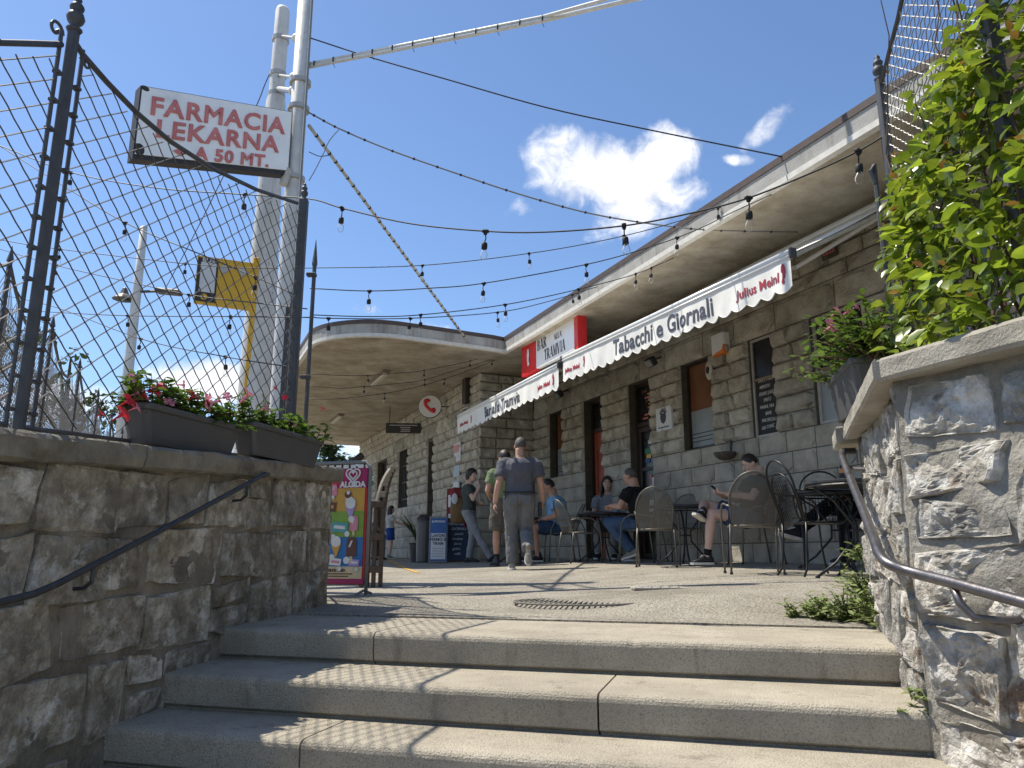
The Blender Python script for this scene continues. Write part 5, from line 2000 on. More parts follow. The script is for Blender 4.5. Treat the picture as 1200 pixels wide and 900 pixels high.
# ---------------------------------------------------------------- bar sign under the eave
KS = 1.18
sA, zA = fac(628, 415, KS)
sB, zB = fac(673, 390, KS)
bs_z0 = (fac(629, 432, KS)[1] + fac(676, 407, KS)[1]) / 2
bs_z1 = (fac(625, 400, KS)[1] + fac(670, 373, KS)[1]) / 2
sL, sR = sA, sB
bs = thing('bar_sign', 'white illuminated box sign reading BAR ALLA TRAMVIA with red end caps', 'sign', FP((sL + sR) / 2, KS, (bs_z0 + bs_z1) / 2), RZF)
wB, hB = sL - sR, bs_z1 - bs_z0
capw = abs(fac(612, 415, KS)[0] - sA)
MB().box((0, .05, 0), (wB, .10, hB), bev=.012).build('sign_box', MT['bar_white'], bs)
for s in (-1, 1):
    x0, x1 = s * wB / 2, s * (wB / 2 + capw * (.9 if s < 0 else .30))
    mb = MB()
    g_ = .03
    v = [(x0, -.004, -hB / 2 - .004), (x0, -.004, hB / 2 + .004), (x1, -.035, hB / 2 + .05), (x1, -.035, -hB / 2 - .05), (x0, .104, -hB / 2 - .004), (x0, .104, hB / 2 + .004), (x1, .125, hB / 2 + .05), (x1, .125, -hB / 2 - .05)]
    fs = [(0, 1, 2, 3), (7, 6, 5, 4), (0, 4, 5, 1), (1, 5, 6, 2), (2, 6, 7, 3), (3, 7, 4, 0)]
    if s < 0:
        fs = [f[::-1] for f in fs]
    mb.add(v, fs)
    cap = mb.build('red_cap', MT['red'], bs)
    if s < 0:
        pts = [(-.02, -.16), (.05, -.13), (.02, -.06), (.035, .05), (.02, .14), (-.02, .15), (-.05, .05), (-.045, -.05)]
        MB().prism(pts, 0, .004, frame=lambda x, y, d: Vector(((x0 + x1) / 2 + x, -.028 - d, y))).build('emblem', MT['white_print'], cap)

# serif capitals, cut as strokes: (x0,y0,x1,y1,width) on a unit body
GLY = {
    'B': (.66, [(.14, 0, .14, 1, .17)], [('arc', .22, .745, .30, .25), ('arc', .22, .26, .36, .26)]),
    'A': (.78, [(.06, 0, .36, 1, .06), (.38, 1, .68, 0, .17), (.2, .33, .56, .33, .06)], []),
    'R': (.74, [(.14, 0, .14, 1, .17), (.34, .5, .64, 0, .16)], [('arc', .22, .74, .32, .26)]),
    'L': (.60, [(.14, 0, .14, 1, .17), (.1, .03, .55, .03, .06), (.53, .0, .53, .22, .05)], []),
    'T': (.70, [(.35, 0, .35, 1, .17), (.02, .97, .68, .97, .06), (.04, .78, .04, 1, .05), (.66, .78, .66, 1, .05)], []),
    'M': (.98, [(.12, 0, .12, 1, .06), (.14, 1, .47, .05, .16), (.49, .05, .80, 1, .06), (.82, 0, .82, 1, .17)], []),
    'V': (.78, [(.06, 1, .38, 0, .17), (.40, 0, .70, 1, .06)], []),
    'I': (.34, [(.17, 0, .17, 1, .17)], []),
}


def serif_word(word, size, parent, x, z, y, slant=0.0, rise=0.0, squeeze=1.0):
    mb = MB()
    cx = 0
    for ch in word:
        w, strokes, arcs = GLY[ch]
        segs = []
        for x0, y0, x1, y1, t_ in strokes:
            d = Vector((x1 - x0, y1 - y0))
            nrm = Vector((-d.y, d.x)).normalized() * t_ / 2
            segs.append([(x0 - nrm.x, y0 - nrm.y), (x1 - nrm.x, y1 - nrm.y), (x1 + nrm.x, y1 + nrm.y), (x0 + nrm.x, y0 + nrm.y)])
            if abs(x1 - x0) < .45 and abs(y1 - y0) > .9:
                for (sx2, sy2) in ((x0, y0), (x1, y1)):
                    sy3 = .025 if sy2 < .5 else .975
                    hw = t_ / 2 + .07
                    segs.append([(sx2 - hw, sy3 - .025), (sx2 + hw, sy3 - .025), (sx2 + hw, sy3 + .025), (sx2 - hw, sy3 + .025)])
        for _, ax, ay, rx, ry in arcs:
            pr = None
            for i in range(9):
                th = -math.pi / 2 + math.pi * i / 8
                th_w = .03 + .06 * math.cos(th)
                o_ = (ax + (rx + th_w * .8) * math.cos(th), ay + (ry) * math.sin(th))
                n_ = (ax + max(0, (rx - th_w)) * math.cos(th), ay + (ry - .05) * math.sin(th))
                if pr:
                    segs.append([pr[1], pr[0], o_, n_])
                pr = (o_, n_)
        for sgm in segs:
            P = [(cx + a_ + slant * b_, b_) for a_, b_ in sgm]
            ar = sum(P[i][0] * P[(i + 1) % 4][1] - P[(i + 1) % 4][0] * P[i][1] for i in range(4))
            if ar < 0:
                P.reverse()
            mb.add([Vector((x + a_ * size * squeeze, y, z + b_ * size + a_ * size * rise)) for a_, b_ in P], [(0, 1, 2, 3)])
        cx += w + .08
    return mb.build('lettering', MT['black_print'], parent)


hh = hB
serif_word('BAR', hh * .36, bs, -wB * .45, hh * .06, -.006, 0, 0, .82)
serif_word('ALLA', hh * .19, bs, -wB * .0, hh * .12, -.006, 0, 0, .95)
serif_word('TRAMVIA', hh * .36, bs, -wB * .26, -hh * .38, -.006, 0, 0, .74)

# round telephone sign
tc = at(504, 476, 17.0)
sT = (Vector((tc.x, tc.y, 0)) - FP(0, 0, 0)).dot(FD)
kT = 2.0
tcp = FP(8.3, 2.05, 0)
tcp = at(504, 476.5, tcp.y)
ts = thing('telephone_sign', 'round white sign with a red telephone receiver under the canopy', 'sign', tcp, R(0))
rT = 13.4 / 905 * tcp.y
MB().lathe([(rT, -.03), (rT, .03)], 32, axis=Matrix.Rotation(R(90), 3, 'X')).build('disc', MT['white'], ts)
MB().tube([Vector((rT * math.cos(i * math.pi / 16), 0, rT * math.sin(i * math.pi / 16))) for i in range(32)], .016, 6, closed=True).build('rim', MT['sign_frame'], ts)
pts = [Vector((-.42 * rT + .7 * rT * f + .26 * rT * math.sin(math.pi * f) * -1, -.036, .52 * rT - 1.0 * rT * f)) for f in [i / 8 for i in range(9)]]
mb = MB()
for a, b in zip(pts[:-1], pts[1:]):
    mb.capsule(a, b, .036, .036, 8)
mb.ell(pts[0] + Vector((.04, 0, .0)), (.075, .02, .05), 10, 6)
mb.ell(pts[-1] + Vector((.01, 0, .03)), (.055, .02, .065), 10, 6)
mb.build('receiver', MT['red'], ts)
MB().tube([(rT, 0, 0), (rT + .45, .3, .05)], .014, 6).build('bracket', MT['sign_frame'], ts)

# hanging display board
dp = FP(10.4, 1.95, 0)
dp = at(474, 501.5, dp.y)
ds_ = thing('display_board', 'black hanging display board with white lines under the canopy soffit', 'sign', dp, R(4))
wD = 44 / 905 * dp.y
hD = 11.5 / 905 * dp.y
MB().box((0, .06, 0), (wD, .14, hD), bev=.01).build('case', MT['sign_frame'], ds_)
MB().box((wD / 2 + .09, .05, .02), (.07, .12, hD * 1.05), bev=.01).build('side_panel', MT['sign_frame'], ds_)
for i, (z, w, x) in enumerate(((.065, .75, -.03), (.01, .28, .02), (-.04, .24, .03), (-.085, .26, .02))):
    MB().box((x, -.012, z), (wD * w, .004, .022)).build('printed_line', MT['frame_alu'], ds_)
for x in (-wD / 2 + .08, wD / 2 + .1):
    MB().tube([(x, .06, hD / 2), (x, .06, SOF - dp.z)], .012, 5).build('hanger', MT['iron'], ds_)


# ---------------------------------------------------------------- small things on the wall
def wall_thing(name, label, cat, px, py, k=0.0, group=None):
    s, z = fac(px, py, k)
    return thing(name, label, cat, FP(s, k, z), RZF, group, kind='thing')


pq = wall_thing('crest_plaque', 'square white plaque with a dark coat of arms between door and window', 'plaque', 777, 490.5, .085)
MB().box((0, .03, 0), (.40, .05, .36), bev=.008).build('plate', MT['paper'], pq)
mb = MB().prism([(-.06, .06), (-.075, 0), (-.05, -.07), (0, -.10), (.05, -.07), (.075, 0), (.06, .06)], 0, .004, frame=lambda x, y, d: Vector((x, .003 - d, y + .02)))
mb.build('crest', MT['navy_print'], pq)
for i in range(7):
    a = R(90 + (i - 3) * 19)
    MB().box((.085 * math.cos(a), .003, .035 + .09 * math.sin(a)), (.018, .005, .055), rot=Matrix.Rotation(-(a - R(90)), 3, 'Y')).build('crest_ray', MT['navy_print'], pq)
MB().box((0, .004, -.13), (.28, .004, .018)).build('printed_line', MT['navy_print'], pq)
al_ = wall_thing('alarm_siren', 'white alarm box with an orange lower corner above the brown window', 'alarm box', 846, 403.5, .05)
MB().box((0, -.02, 0), (.27, .13, .30), bev=.02).build('housing', MT['white'], al_)
MB().prism([(-.12, -.15), (.135, -.15), (.135, -.03), (.09, -.10), (-.02, -.115)], -.091, -.0, frame=lambda x, y, d: Vector((x, d, y - .006))).build('orange_lens', MT['orange'], al_)
lm = wall_thing('wall_lamp', 'small oval porthole lamp on the jamb of the brown window', 'lamp', 831, 434, .06)
MB().ell((0, 0, 0), (.075, .03, .14), 14, 8).build('body', MT['beige_rod'], lm, smooth=True)
MB().ell((0, -.02, 0), (.04, .02, .06), 12, 6).build('lens', MT['dark_glass'], lm, smooth=True)
ba = wall_thing('wall_bowl', 'brown half bowl fixture hanging on the wall by the seated man', 'wall bowl', 859, 531, .0)
mb = MB().lathe([(.02, -.10), (.08, -.09), (.13, -.05), (.15, .0), (.14, .0), (.06, -.06), (.0, -.07)], 14, (0, -.13, 0), cap=False)
mb.build('bowl', MT['bark'], ba, smooth=True)
MB().box((0, -.02, .09), (.03, .05, .22), bev=.006).build('bracket', MT['iron'], ba)
for (x, y, lab) in ((763, 424, 'black floodlight under the large awning beside the glazed door'), (655, 462, 'black floodlight tucked under the gap between the two awnings')):
    fl = wall_thing('floodlight', lab, 'floodlight', x, y, .22)
    MB().box((0, 0, 0), (.18, .10, .14), rot=Matrix.Rotation(R(35), 3, 'X'), bev=.015).build('body', MT['cable'], fl)
    MB().box((0, -.045, -.035), (.14, .012, .10), rot=Matrix.Rotation(R(35), 3, 'X')).build('lens', MT['frost'], fl)
    MB().tube([(0, .03, .03), (0, .2, .10)], .014, 6).build('arm', MT['cable'], fl)
cm = thing('security_camera', 'grey bullet camera under the far canopy edge against the sky', 'camera', at(415, 541, 21.5), R(20))
MB().box((0, 0, 0), (.62, .22, .2), rot=Matrix.Rotation(R(-42), 3, 'Y'), bev=.04).build('body', MT['iron'], cm)
MB().box((.2, 0, .0), (.36, .25, .03), rot=Matrix.Rotation(R(-42), 3, 'Y')).build('hood', MT['frame_alu'], cm)
MB().tube([(.1, .05, -.02), (.4, .1, -.06)], .04, 6).build('arm', MT['iron'], cm)
ae = thing('defibrillator_sign', 'green square defibrillator sign with a white heart near the far corner', 'sign', Vector((*FP(fac(434, 563, KW + .12)[0], KW + .12, 0).xy, fac(434, 563, KW + .12)[1])), R(-20))
MB().box((0, 0, 0), (.36, .03, .36), bev=.01).build('plate', MT['green_sign'], ae)
hp = [(0, -.10)] + [(.10 * math.sin(t_) ** 3 * 1.0, .0065 * (13 * math.cos(t_) - 5 * math.cos(2 * t_) - 2 * math.cos(3 * t_) - math.cos(4 * t_))) for t_ in [2 * math.pi - i * 2 * math.pi / 20 for i in range(11, 30)]]
MB().prism(hp, 0, .004, frame=lambda x, y, d: Vector((x, -.017 - d, y))).build('heart', MT['white_print'], ae)
MB().box((.11, -.018, .11), (.03, .004, .08)).build('cross', MT['white_print'], ae)
MB().box((.11, -.0185, .11), (.08, .004, .03)).build('cross', MT['white_print'], ae)
pm = wall_thing('wall_notices', 'strip of pale notices stuck on the stone wing beside the red bag', 'notice', 534, 545, KW + .06)
for px, py, m_, w, h in ((536, 530, 'paper', .42, .40), (535, 526, 'sign_red', .30, .16), (535, 552, 'frost', .40, .24), (535, 573, 'frost', .42, .36), (535, 573, 'paper', .34, .28)):
    s, z = fac(px, py, KW + .06)
    l_ = FP(s, KW + .06, z) - pm.location
    l_ = Matrix.Rotation(-RZF, 3, 'Z') @ l_
    MB().box((l_.x, -.012 if m_ in ('sign_red',) or (w, h) == (.34, .28) else 0, l_.z), (w, .012, h)).build('sheet', MT[m_], pm)
fx = wall_thing('wall_fixture', 'dark louvred box with a short pipe high on the wing corner', 'vent', 548, 458, KW + .05)
MB().box((0, -.03, 0), (.22, .12, .55), bev=.01).build('body', MT['dark_wood'], fx)
MB().tube([(-.35, -.03, -.36), (.10, -.03, -.36), (.10, .0, -.55)], .022, 6).build('pipe', MT['frame_alu'], fx)
tx = wall_thing('wall_tile', 'small reddish lettered tile set high in the wall near the right fence', 'tile', 972, 295, .045)
MB().box((0, 0, 0), (.22, .03, .15), bev=.005).build('plate', MT['bark'], tx)
text('1225', .09, MT['sign_red'], tx, (0, -.018, 0), bold=.002)


# ---------------------------------------------------------------- flowers and greenery
def leaf_mesh(name, material, L_=.07, W_=.038, fold=.25, droop=.2):
    mb = MB()
    xs = [0, .25, .55, .8, 1.0]
    ws_ = [.06, .82, 1.0, .55, .0]
    vs = []
    for x, w in zip(xs, ws_):
        z = -droop * L_ * x * x
        vs += [(x * L_, -w * W_ / 2, z + fold * w * W_ / 2), (x * L_, 0, z), (x * L_, w * W_ / 2, z + fold * w * W_ / 2)]
    fs = []
    for i in range(4):
        a = i * 3
        fs += [(a, a + 3, a + 4, a + 1), (a + 1, a + 4, a + 5, a + 2)]
    mb.add(vs, fs)
    return mb.mesh(name, MT[material], True), (vs, fs)


def flower_mesh(kind, s=.035):
    mb = MB()
    for i in range(5):
        th = i * 2 * math.pi / 5
        c, sn = math.cos(th), math.sin(th)
        pts = [(.15, -.12, 0), (.15, .12, 0), (.7, .42, .32), (.7, -.42, .32), (1.08, .22, .22), (1.08, -.22, .22)]
        vs = [((x * c - y * sn) * s, (x * sn + y * c) * s, z * s) for x, y, z in pts]
        mb.add(vs, [(0, 1, 2, 3), (3, 2, 4, 5)])
    mb.lathe([(.07 * s, -1.3 * s), (.16 * s, -.4 * s), (.2 * s, .02 * s)], 6, cap=False)
    return mb.mesh('blossom', MT[kind])


LEAF_BIG, LB_raw = leaf_mesh('leaf', 'leaf', .085, .05)
LEAF_MID, LM_raw = leaf_mesh('leaf', 'leaf_dark', .06, .028)
FL_RED, FL_PINK = flower_mesh('petal_red'), flower_mesh('petal_pink', .032)


def rot_to(d, roll):
    d = d.normalized()
    x = d
    y = Vector((0, 0, 1)).cross(x)
    if y.length < 1e-3:
        y = Vector((1, 0, 0))
    y.normalize()
    z = x.cross(y)
    Rm = Matrix((x, y, z)).transposed()
    return Rm @ Matrix.Rotation(roll, 3, 'X')


def planter(label, base, ang_, length, plants, blossoms, group, seed, hgt=.165, wid=.17):
    rnd = random.Random(seed)
    t = thing('flower_trough', label, 'planter', base, ang_, group)
    # tapered trough with a rolled rim
    mb = MB()
    bl, bw = length * .86, wid * .70

    def rr(l, w, z, rad=.03):
        o_ = []
        for cx, cy, a0 in ((l / 2 - rad, w / 2 - rad, 0), (-l / 2 + rad, w / 2 - rad, 90), (-l / 2 + rad, -w / 2 + rad, 180), (l / 2 - rad, -w / 2 + rad, 270)):
            for k in range(4):
                th = R(a0 + k * 30)
                o_.append((cx + rad * math.cos(th), cy + rad * math.sin(th), z))
        return o_
    rings = [rr(bl, bw, 0), rr(length - .02, wid - .02, hgt - .035), rr(length - .02, wid - .02, hgt - .03), rr(length, wid, hgt - .028), rr(length + .006, wid + .006, hgt - .01), rr(length, wid, hgt), rr(length - .03, wid - .03, hgt), rr(length - .035, wid - .035, hgt - .04)]
    vs = [p for r_ in rings for p in r_]
    fs = []
    m_ = 16
    for k in range(len(rings) - 1):
        for i in range(m_):
            fs.append((k * m_ + i, k * m_ + (i + 1) % m_, (k + 1) * m_ + (i + 1) % m_, (k + 1) * m_ + i))
    fs.append(tuple(range(m_ - 1, -1, -1)))
    mb.add(vs, fs)
    mb.build('trough', MT['plastic_grey'], t, smooth=False)
    MB().box((0, 0, hgt - .04), (length - .04, wid - .04, .02)).build('soil', MT['soil'], t)
    fol, stem = MB(), MB()
    tips = []
    for (x, h, spread, nl) in plants:
        for s_ in range(max(4, nl // 9)):
            th = rnd.uniform(0, 6.28)
            el = rnd.uniform(.25, 1.4)
            ln = h * rnd.uniform(.55, 1.05)
            d = Vector((math.cos(th) * math.cos(el) * spread, math.sin(th) * math.cos(el) * spread * .8, math.sin(el)))
            p0 = Vector((x + rnd.uniform(-.04, .04), rnd.uniform(-.04, .04), hgt - .03))
            p1 = p0 + d * ln * .6
            p2 = p0 + d * ln + Vector((0, 0, -.02 * (1.4 - el)))
            stem.tube([p0, p1, p2], [.004, .003, .0015], 4, cap=False)
            tips.append(p2)
            for k in range(9):
                f = .2 + .8 * k / 8
                p = p0.lerp(p1, f * 2) if f < .5 else p1.lerp(p2, f * 2 - 1)
                a_ = rnd.uniform(0, 6.28)
                dl = Vector((math.cos(a_), math.sin(a_), rnd.uniform(-.35, .75)))
                Rm = rot_to(dl, rnd.uniform(-.5, .5))
                sc_ = rnd.uniform(.65, 1.25)
                fol.add([p + Rm @ (Vector(v) * sc_) for v in LM_raw[0]], LM_raw[1])
    stem.build('stems', MT['vine_stem'], t)['kind'] = 'stuff'
    fol.build('foliage', MT['leaf_dark'], t, smooth=True)['kind'] = 'stuff'
    for (p, kind, sc_) in blossoms:
        d = Vector((rnd.uniform(-.6, .6), rnd.uniform(-1, -.2), rnd.uniform(.0, .8)))
        Rm = d.to_track_quat('Z', 'Y').to_euler()
        link('blossom', FL_RED if kind == 'r' else FL_PINK, t, p, Rm, (sc_,) * 3)
    return t


def trough_at(label, pa, pb, Ya, Yb, seed, plants, bl_px, zb=None):
    a, b = at(*pa, Ya), at(*pb, Yb)
    c = (a + b) / 2
    ln = Vector((b.x - a.x, b.y - a.y)).length
    ang_ = math.atan2(b.y - a.y, b.x - a.x)
    ca, sa = math.cos(ang_), math.sin(ang_)
    back = Vector((-sa, ca, 0)) * .075 + Vector((0, 0, .022))
    base = Vector((c.x, c.y, zb if zb is not None else c.z)) + back
    bl = []
    for px, py, k, s_ in bl_px:
        n_ = Vector((-sa, ca, 0))
        p = at_plane(px, py, base + n_ * -.06, n_) - base
        bl.append((Vector((p.dot(Vector((ca, sa, 0))), p.dot(n_), p.z)), k, s_))
    return planter(label, base, ang_, ln * .97, plants, bl, 'grey flower troughs on the walls', seed, hgt=.18)


trough_at('dark grey trough of red flowers standing on the left coping by the fence', (163, 529), (283, 538), 3.42, 4.15, 5,
          [(-.36, .19, 1.1, 120), (-.22, .20, .9, 140), (-.08, .19, .9, 130), (.06, .20, .9, 140), (.2, .18, 1.0, 130), (.34, .16, 1.0, 100), (-.30, .30, .35, 18)],
          [(143, 486, 'r', 1.1), (150, 470, 'r', 1.0), (168, 464, 'r', 1.1), (184, 457, 'r', 1.1), (226, 464, 'r', .9), (256, 470, 'p', 1.0), (198, 472, 'p', 1.0), (270, 484, 'r', .8), (160, 478, 'p', .9), (154, 443, 'p', .7), (161, 461, 'p', .7), (214, 451, 'p', .8), (242, 471, 'p', 1.5), (241, 471, 'r', .8), (266, 465, 'p', .8), (118, 485, 'r', .6)])
trough_at('dark grey trough of pink flowers at the far end of the left coping', (292, 541), (379, 549), 4.20, 5.02, 8,
          [(-.36, .19, 1.0, 110), (-.2, .20, .9, 140), (-.04, .19, .8, 140), (.12, .18, .8, 130), (.28, .18, .9, 120), (.42, .20, .7, 80)],
          [(291, 462, 'p', 1.6), (311, 478, 'p', .95), (344, 498, 'p', .9), (334, 466, 'r', .5), (378, 479, 'r', .5), (322, 455, 'r', .4)])

# trough on the right wall
rb = at(1012, 470, 3.95)
planter('dark grey trough of pink trumpet flowers tucked at the end of the right coping', Vector((rb.x + .02, 3.98, CZ + .01)), math.atan2(RD1.y, RD1.x) + R(8), .62,
        [(-.3, .36, 1.5, 300), (-.2, .34, 1.4, 300), (-.05, .34, 1.4, 300), (.1, .32, 1.4, 240), (.28, .3, 1.3, 200)], [], 'grey flower troughs on the walls', 14, hgt=.24, wid=.25)
rt = [o_ for o_ in COL.objects if o_.name.startswith('flower_trough')][-1]
rti = Matrix.Rotation(-rt.rotation_euler.z, 3, 'Z')
for px, py, sc_ in ((974, 383, 1.15), (981, 366, .8), (993, 366, .8), (1003, 360, .6), (1051, 354, .8), (1060, 353, .8)):
    p = rti @ (at(px, py, 3.72) - rt.location)
    link('blossom', FL_PINK, rt, p, (R(70), R(random.uniform(-60, 20)), R(-40)), (sc_ * 1.2,) * 3)
tw = thing('flower_trough', 'plain grey hanging trough below the pink trumpet flowers at the coping end', 'planter', at(1004, 478, 4.35) + Vector((0, 0, -.08)), math.atan2(RD1.y, RD1.x), 'grey flower troughs on the walls')
mb = MB()
mb.box((0, 0, 0), (.30, .17, .17), taper=1.12, bev=0)
mb.box((0, 0, .095), (.35, .20, .025), bev=.01)
mb.build('trough', MT['plastic_grey'], tw)

# creeper over the right fence: leaves through a volume that follows the fence
cv = thing('creeper', 'dense glossy green creeper climbing the wire fence on the right wall', 'climbing plant', (g2.x, g2.y, CZ))
ci = cv.location.copy()
rnd = random.Random(77)
cand = []


def creeper_ok(px, py):
    # left boundary of the leafy mass in the picture
    edge = np.interp(py, [-60, 0, 20, 60, 95, 110, 150, 190, 230, 260, 300, 330, 352, 372, 395, 430], [1150, 1140, 1128, 1112, 1098, 1066, 1085, 1052, 1040, 1042, 1040, 1046, 1036, 1012, 1030, 1060])
    return px > edge + rnd.uniform(-10, 26)


def proj(p):
    fw = p.y * _c + p.z * _s
    if fw < .2:
        return (9999, 9999)
    return 600 + FPX * p.x / fw, 450 - FPX * (p.z * _c - p.y * _s) / fw


tries = 0
while len(cand) < 5200 and tries < 90000:
    tries += 1
    u_ = rnd.uniform(.0, G_L + 1.5)
    h_ = rnd.random() ** .85 * 2.4
    z = CZ + .02 + h_
    base_ = (g1 + G_d * u_) if u_ < G_L else (g2 + RD2 * (u_ - G_L))
    nn = Vector((-.88, -.1, 0)) if u_ < G_L else Vector((RN2.x, RN2.y, 0))
    cl = fbm((u_ * 1.0, z, 3), 2.6, 2)
    off = rnd.gauss(.06, .09) + .13 * cl
    if z < CZ + .35:
        off += rnd.uniform(0, .14)
    p = Vector((base_.x, base_.y, z)) + nn * off
    if cl < -.33 and rnd.random() < .75:
        continue
    px, py = proj(p)
    if px > 1300 or py < -140:
        if rnd.random() < .6:
            continue
    elif not creeper_ok(px, py):
        continue
    if p.z < CZ + .03:
        continue
    cand.append((p, px, py))
leaf_rest, n_obj = MB(), 0
vis = []
for p, px, py in cand:
    s_ = rnd.choice((.4, .5, .6, .7, .8, .9, 1.0, 1.15)) * rnd.uniform(.9, 1.1)
    a_ = rnd.uniform(0, 6.28)
    d = Vector((-.55 + math.cos(a_) * .8, -.25 + math.sin(a_) * .8, rnd.uniform(-1.25, .35)))
    vis.append((p, d, rnd.uniform(-.7, .7), s_, (0 < px < 1205 and -5 < py < 480), (p.length)))
vis.sort(key=lambda q_: (not q_[4], q_[5] / q_[3] + .9 * abs((q_[0] - g2).dot(Vector((.88, .1, 0))))))
for i, (p, d, roll, s_, v_, _l) in enumerate(vis):
    Rm = rot_to(d, roll)
    if v_ and n_obj < 300:
        n_obj += 1
        link('leaf', LEAF_BIG, cv, p - ci, Rm.to_euler(), (s_,) * 3)
    else:
        leaf_rest.add([(p - ci) + Rm @ (Vector(v) * s_) for v in LB_raw[0]], LB_raw[1])
mb = MB()
for i in range(170):
    p, d, roll, s_, v_, _l = vis[rnd.randrange(len(vis))]
    Rm = rot_to(d + Vector((0, 0, .8)), roll)
    mb.add([(p - ci) + Vector((-.03, -.03, .02)) + Rm @ (Vector(v) * .55) for v in LB_raw[0]], LB_raw[1])
mb.build('young_leaves', MT['leaf_young'], cv, smooth=True)['kind'] = 'stuff'
leaf_rest.build('foliage', MT['leaf'], cv, smooth=True)['kind'] = 'stuff'
mb = MB()
for k in range(26):
    u_ = rnd.uniform(.25, G_L + 1.2)
    p = Vector(((g1 + G_d * u_) if u_ < G_L else (g2 + RD2 * (u_ - G_L))).to_tuple()[:2] + (CZ + .02,)) - ci
    path = [p]
    dz = rnd.uniform(.10, .2)
    for j in range(int(rnd.uniform(6, 11))):
        p = p + Vector((rnd.uniform(-.06, .06), rnd.uniform(-.07, .07), dz))
        path.append(p)
    mb.tube(path, [.007 * (1 - .7 * i / len(path)) for i in range(len(path))], 5)
mb.build('vine_stems', MT['vine_stem'], cv)['kind'] = 'stuff'


# weeds at the foot of the right wall
def weed(label, spots, seed, s_=1.0):
    rnd = random.Random(seed)
    c = spots[0][0]
    t = thing('wall_weed', label, 'weed', c)
    fol, st_ = MB(), MB()
    for p, h, n_ in spots:
        for k in range(n_):
            th, el = rnd.uniform(0, 6.28), rnd.uniform(.1, 1.3)
            d = Vector((math.cos(th) * math.cos(el), math.sin(th) * math.cos(el), math.sin(el)))
            q0 = p - c + Vector((rnd.uniform(-.03, .03), rnd.uniform(-.03, .03), 0))
            q1 = q0 + d * h * rnd.uniform(.5, 1)
            st_.tube([q0, q0.lerp(q1, .5) + Vector((0, 0, .02)), q1], [.0035, .003, .0015], 4, cap=False)
            for j in range(9):
                f = .25 + .75 * j / 8
                a_ = rnd.uniform(0, 6.28)
                dl = Vector((math.cos(a_), math.sin(a_), rnd.uniform(-.1, .9)))
                Rm = rot_to(dl, rnd.uniform(-.4, .4))
                sc_ = rnd.uniform(.45, .85) * s_
                fol.add([q0.lerp(q1, f) + Rm @ (Vector(v) * sc_) for v in LM_raw[0]], LM_raw[1])
    st_.build('stems', MT['weed'], t)['kind'] = 'stuff'
    fol.build('leaves', MT['weed'], t, smooth=True)['kind'] = 'stuff'


g = lambda px, py, Y: at(px, py, Y)
B1 = R1(RT1 + .02, 0, 0)
zb_ = zt(B1.x, B1.y)
weed('bushy pale green weed growing where the right wall meets the paving', [(Vector((B1.x - .02, B1.y - .05, zb_)), .24, 60), (Vector((B1.x - .10, B1.y + .12, zb_)), .22, 48), (Vector((B1.x - .2, B1.y + .22, zb_)), .17, 30), (Vector((B1.x - .05, B1.y - .28, zb_)), .16, 40), (Vector((B1.x - .04, B1.y - .16, zb_)), .2, 40),
      (Vector((B1.x - .0, B1.y + .06, zb_ + .14)), .2, 30), (Vector((B1.x - .02, B1.y + .05, zb_ + .32)), .15, 16), (Vector((B1.x - .3, B1.y + .32, zb_)), .12, 8)], 3)
p = R1(.06, -.56, .03)
weed('tiny weed sprouting from the lower right wall beside the steps', [(p, .07, 7), (p + Vector((0, 0, .07)), .05, 4)], 6, .7)


# ---------------------------------------------------------------- trees beyond
def tree(name, label, base, h, r, n_leaf, seed, crown='round', leaf_s=1.0, group=None, material='tree_leaf'):
    rnd = random.Random(seed)
    t = thing(name, label, 'tree', base, rnd.uniform(0, 6), group)
    mb = MB().tube([(0, 0, 0), (.05 * h * .2, 0, h * .3), (.0, .03, h * .6), (.02, 0, h * .9)], [h * .03, h * .024, h * .016, h * .004], 8)
    limbs = []
    for k in range(9):
        th = rnd.uniform(0, 6.28)
        z0 = h * rnd.uniform(.3, .75)
        e = Vector((math.cos(th) * r * rnd.uniform(.5, .85), math.sin(th) * r * rnd.uniform(.5, .85), z0 + h * rnd.uniform(.08, .22)))
        if crown == 'cone':
            e = Vector((math.cos(th) * r * .5 * (1 - z0 / h), math.sin(th) * r * .5 * (1 - z0 / h), z0 + .05 * h))
        mb.tube([(0, 0, z0), Vector((e.x * .5, e.y * .5, (z0 + e.z) / 2)), e], [h * .010, h * .007, h * .002], 5)
        limbs.append(e)
    mb.build('trunk', MT['bark'], t)
    mb = MB()
    cl = []
    for k in range(34):
        e = rnd.choice(limbs) + Vector((rnd.gauss(0, r * .28), rnd.gauss(0, r * .28), rnd.gauss(0, r * .22)))
        if crown == 'cone':
            f = rnd.random() ** .7
            rad = r * (1 - f) * .9 + .05
            th = rnd.uniform(0, 6.28)
            e = Vector((math.cos(th) * rad * rnd.random() ** .5, math.sin(th) * rad * rnd.random() ** .5, h * (.12 + .86 * f)))
        cl.append((e, r * rnd.uniform(.16, .30)))
    for k in range(n_leaf):
        e, cr2 = rnd.choice(cl)
        d = Vector((rnd.gauss(0, 1), rnd.gauss(0, 1), rnd.gauss(0, .8)))
        p = e + d * cr2 * .55
        Rm = rot_to(Vector((rnd.uniform(-1, 1), rnd.uniform(-1, 1), rnd.uniform(-1, .4))), rnd.uniform(-1, 1))
        sc_ = leaf_s * rnd.uniform(.7, 1.3)
        q = [(0, 0, 0), (.06, -.035, .01), (.13, 0, 0), (.06, .035, .01)]
        mb.add([p + Rm @ (Vector(v) * sc_) for v in q], [(0, 1, 2, 3)])
    mb.build('crown', MT[material], t)['kind'] = 'stuff'
    return t


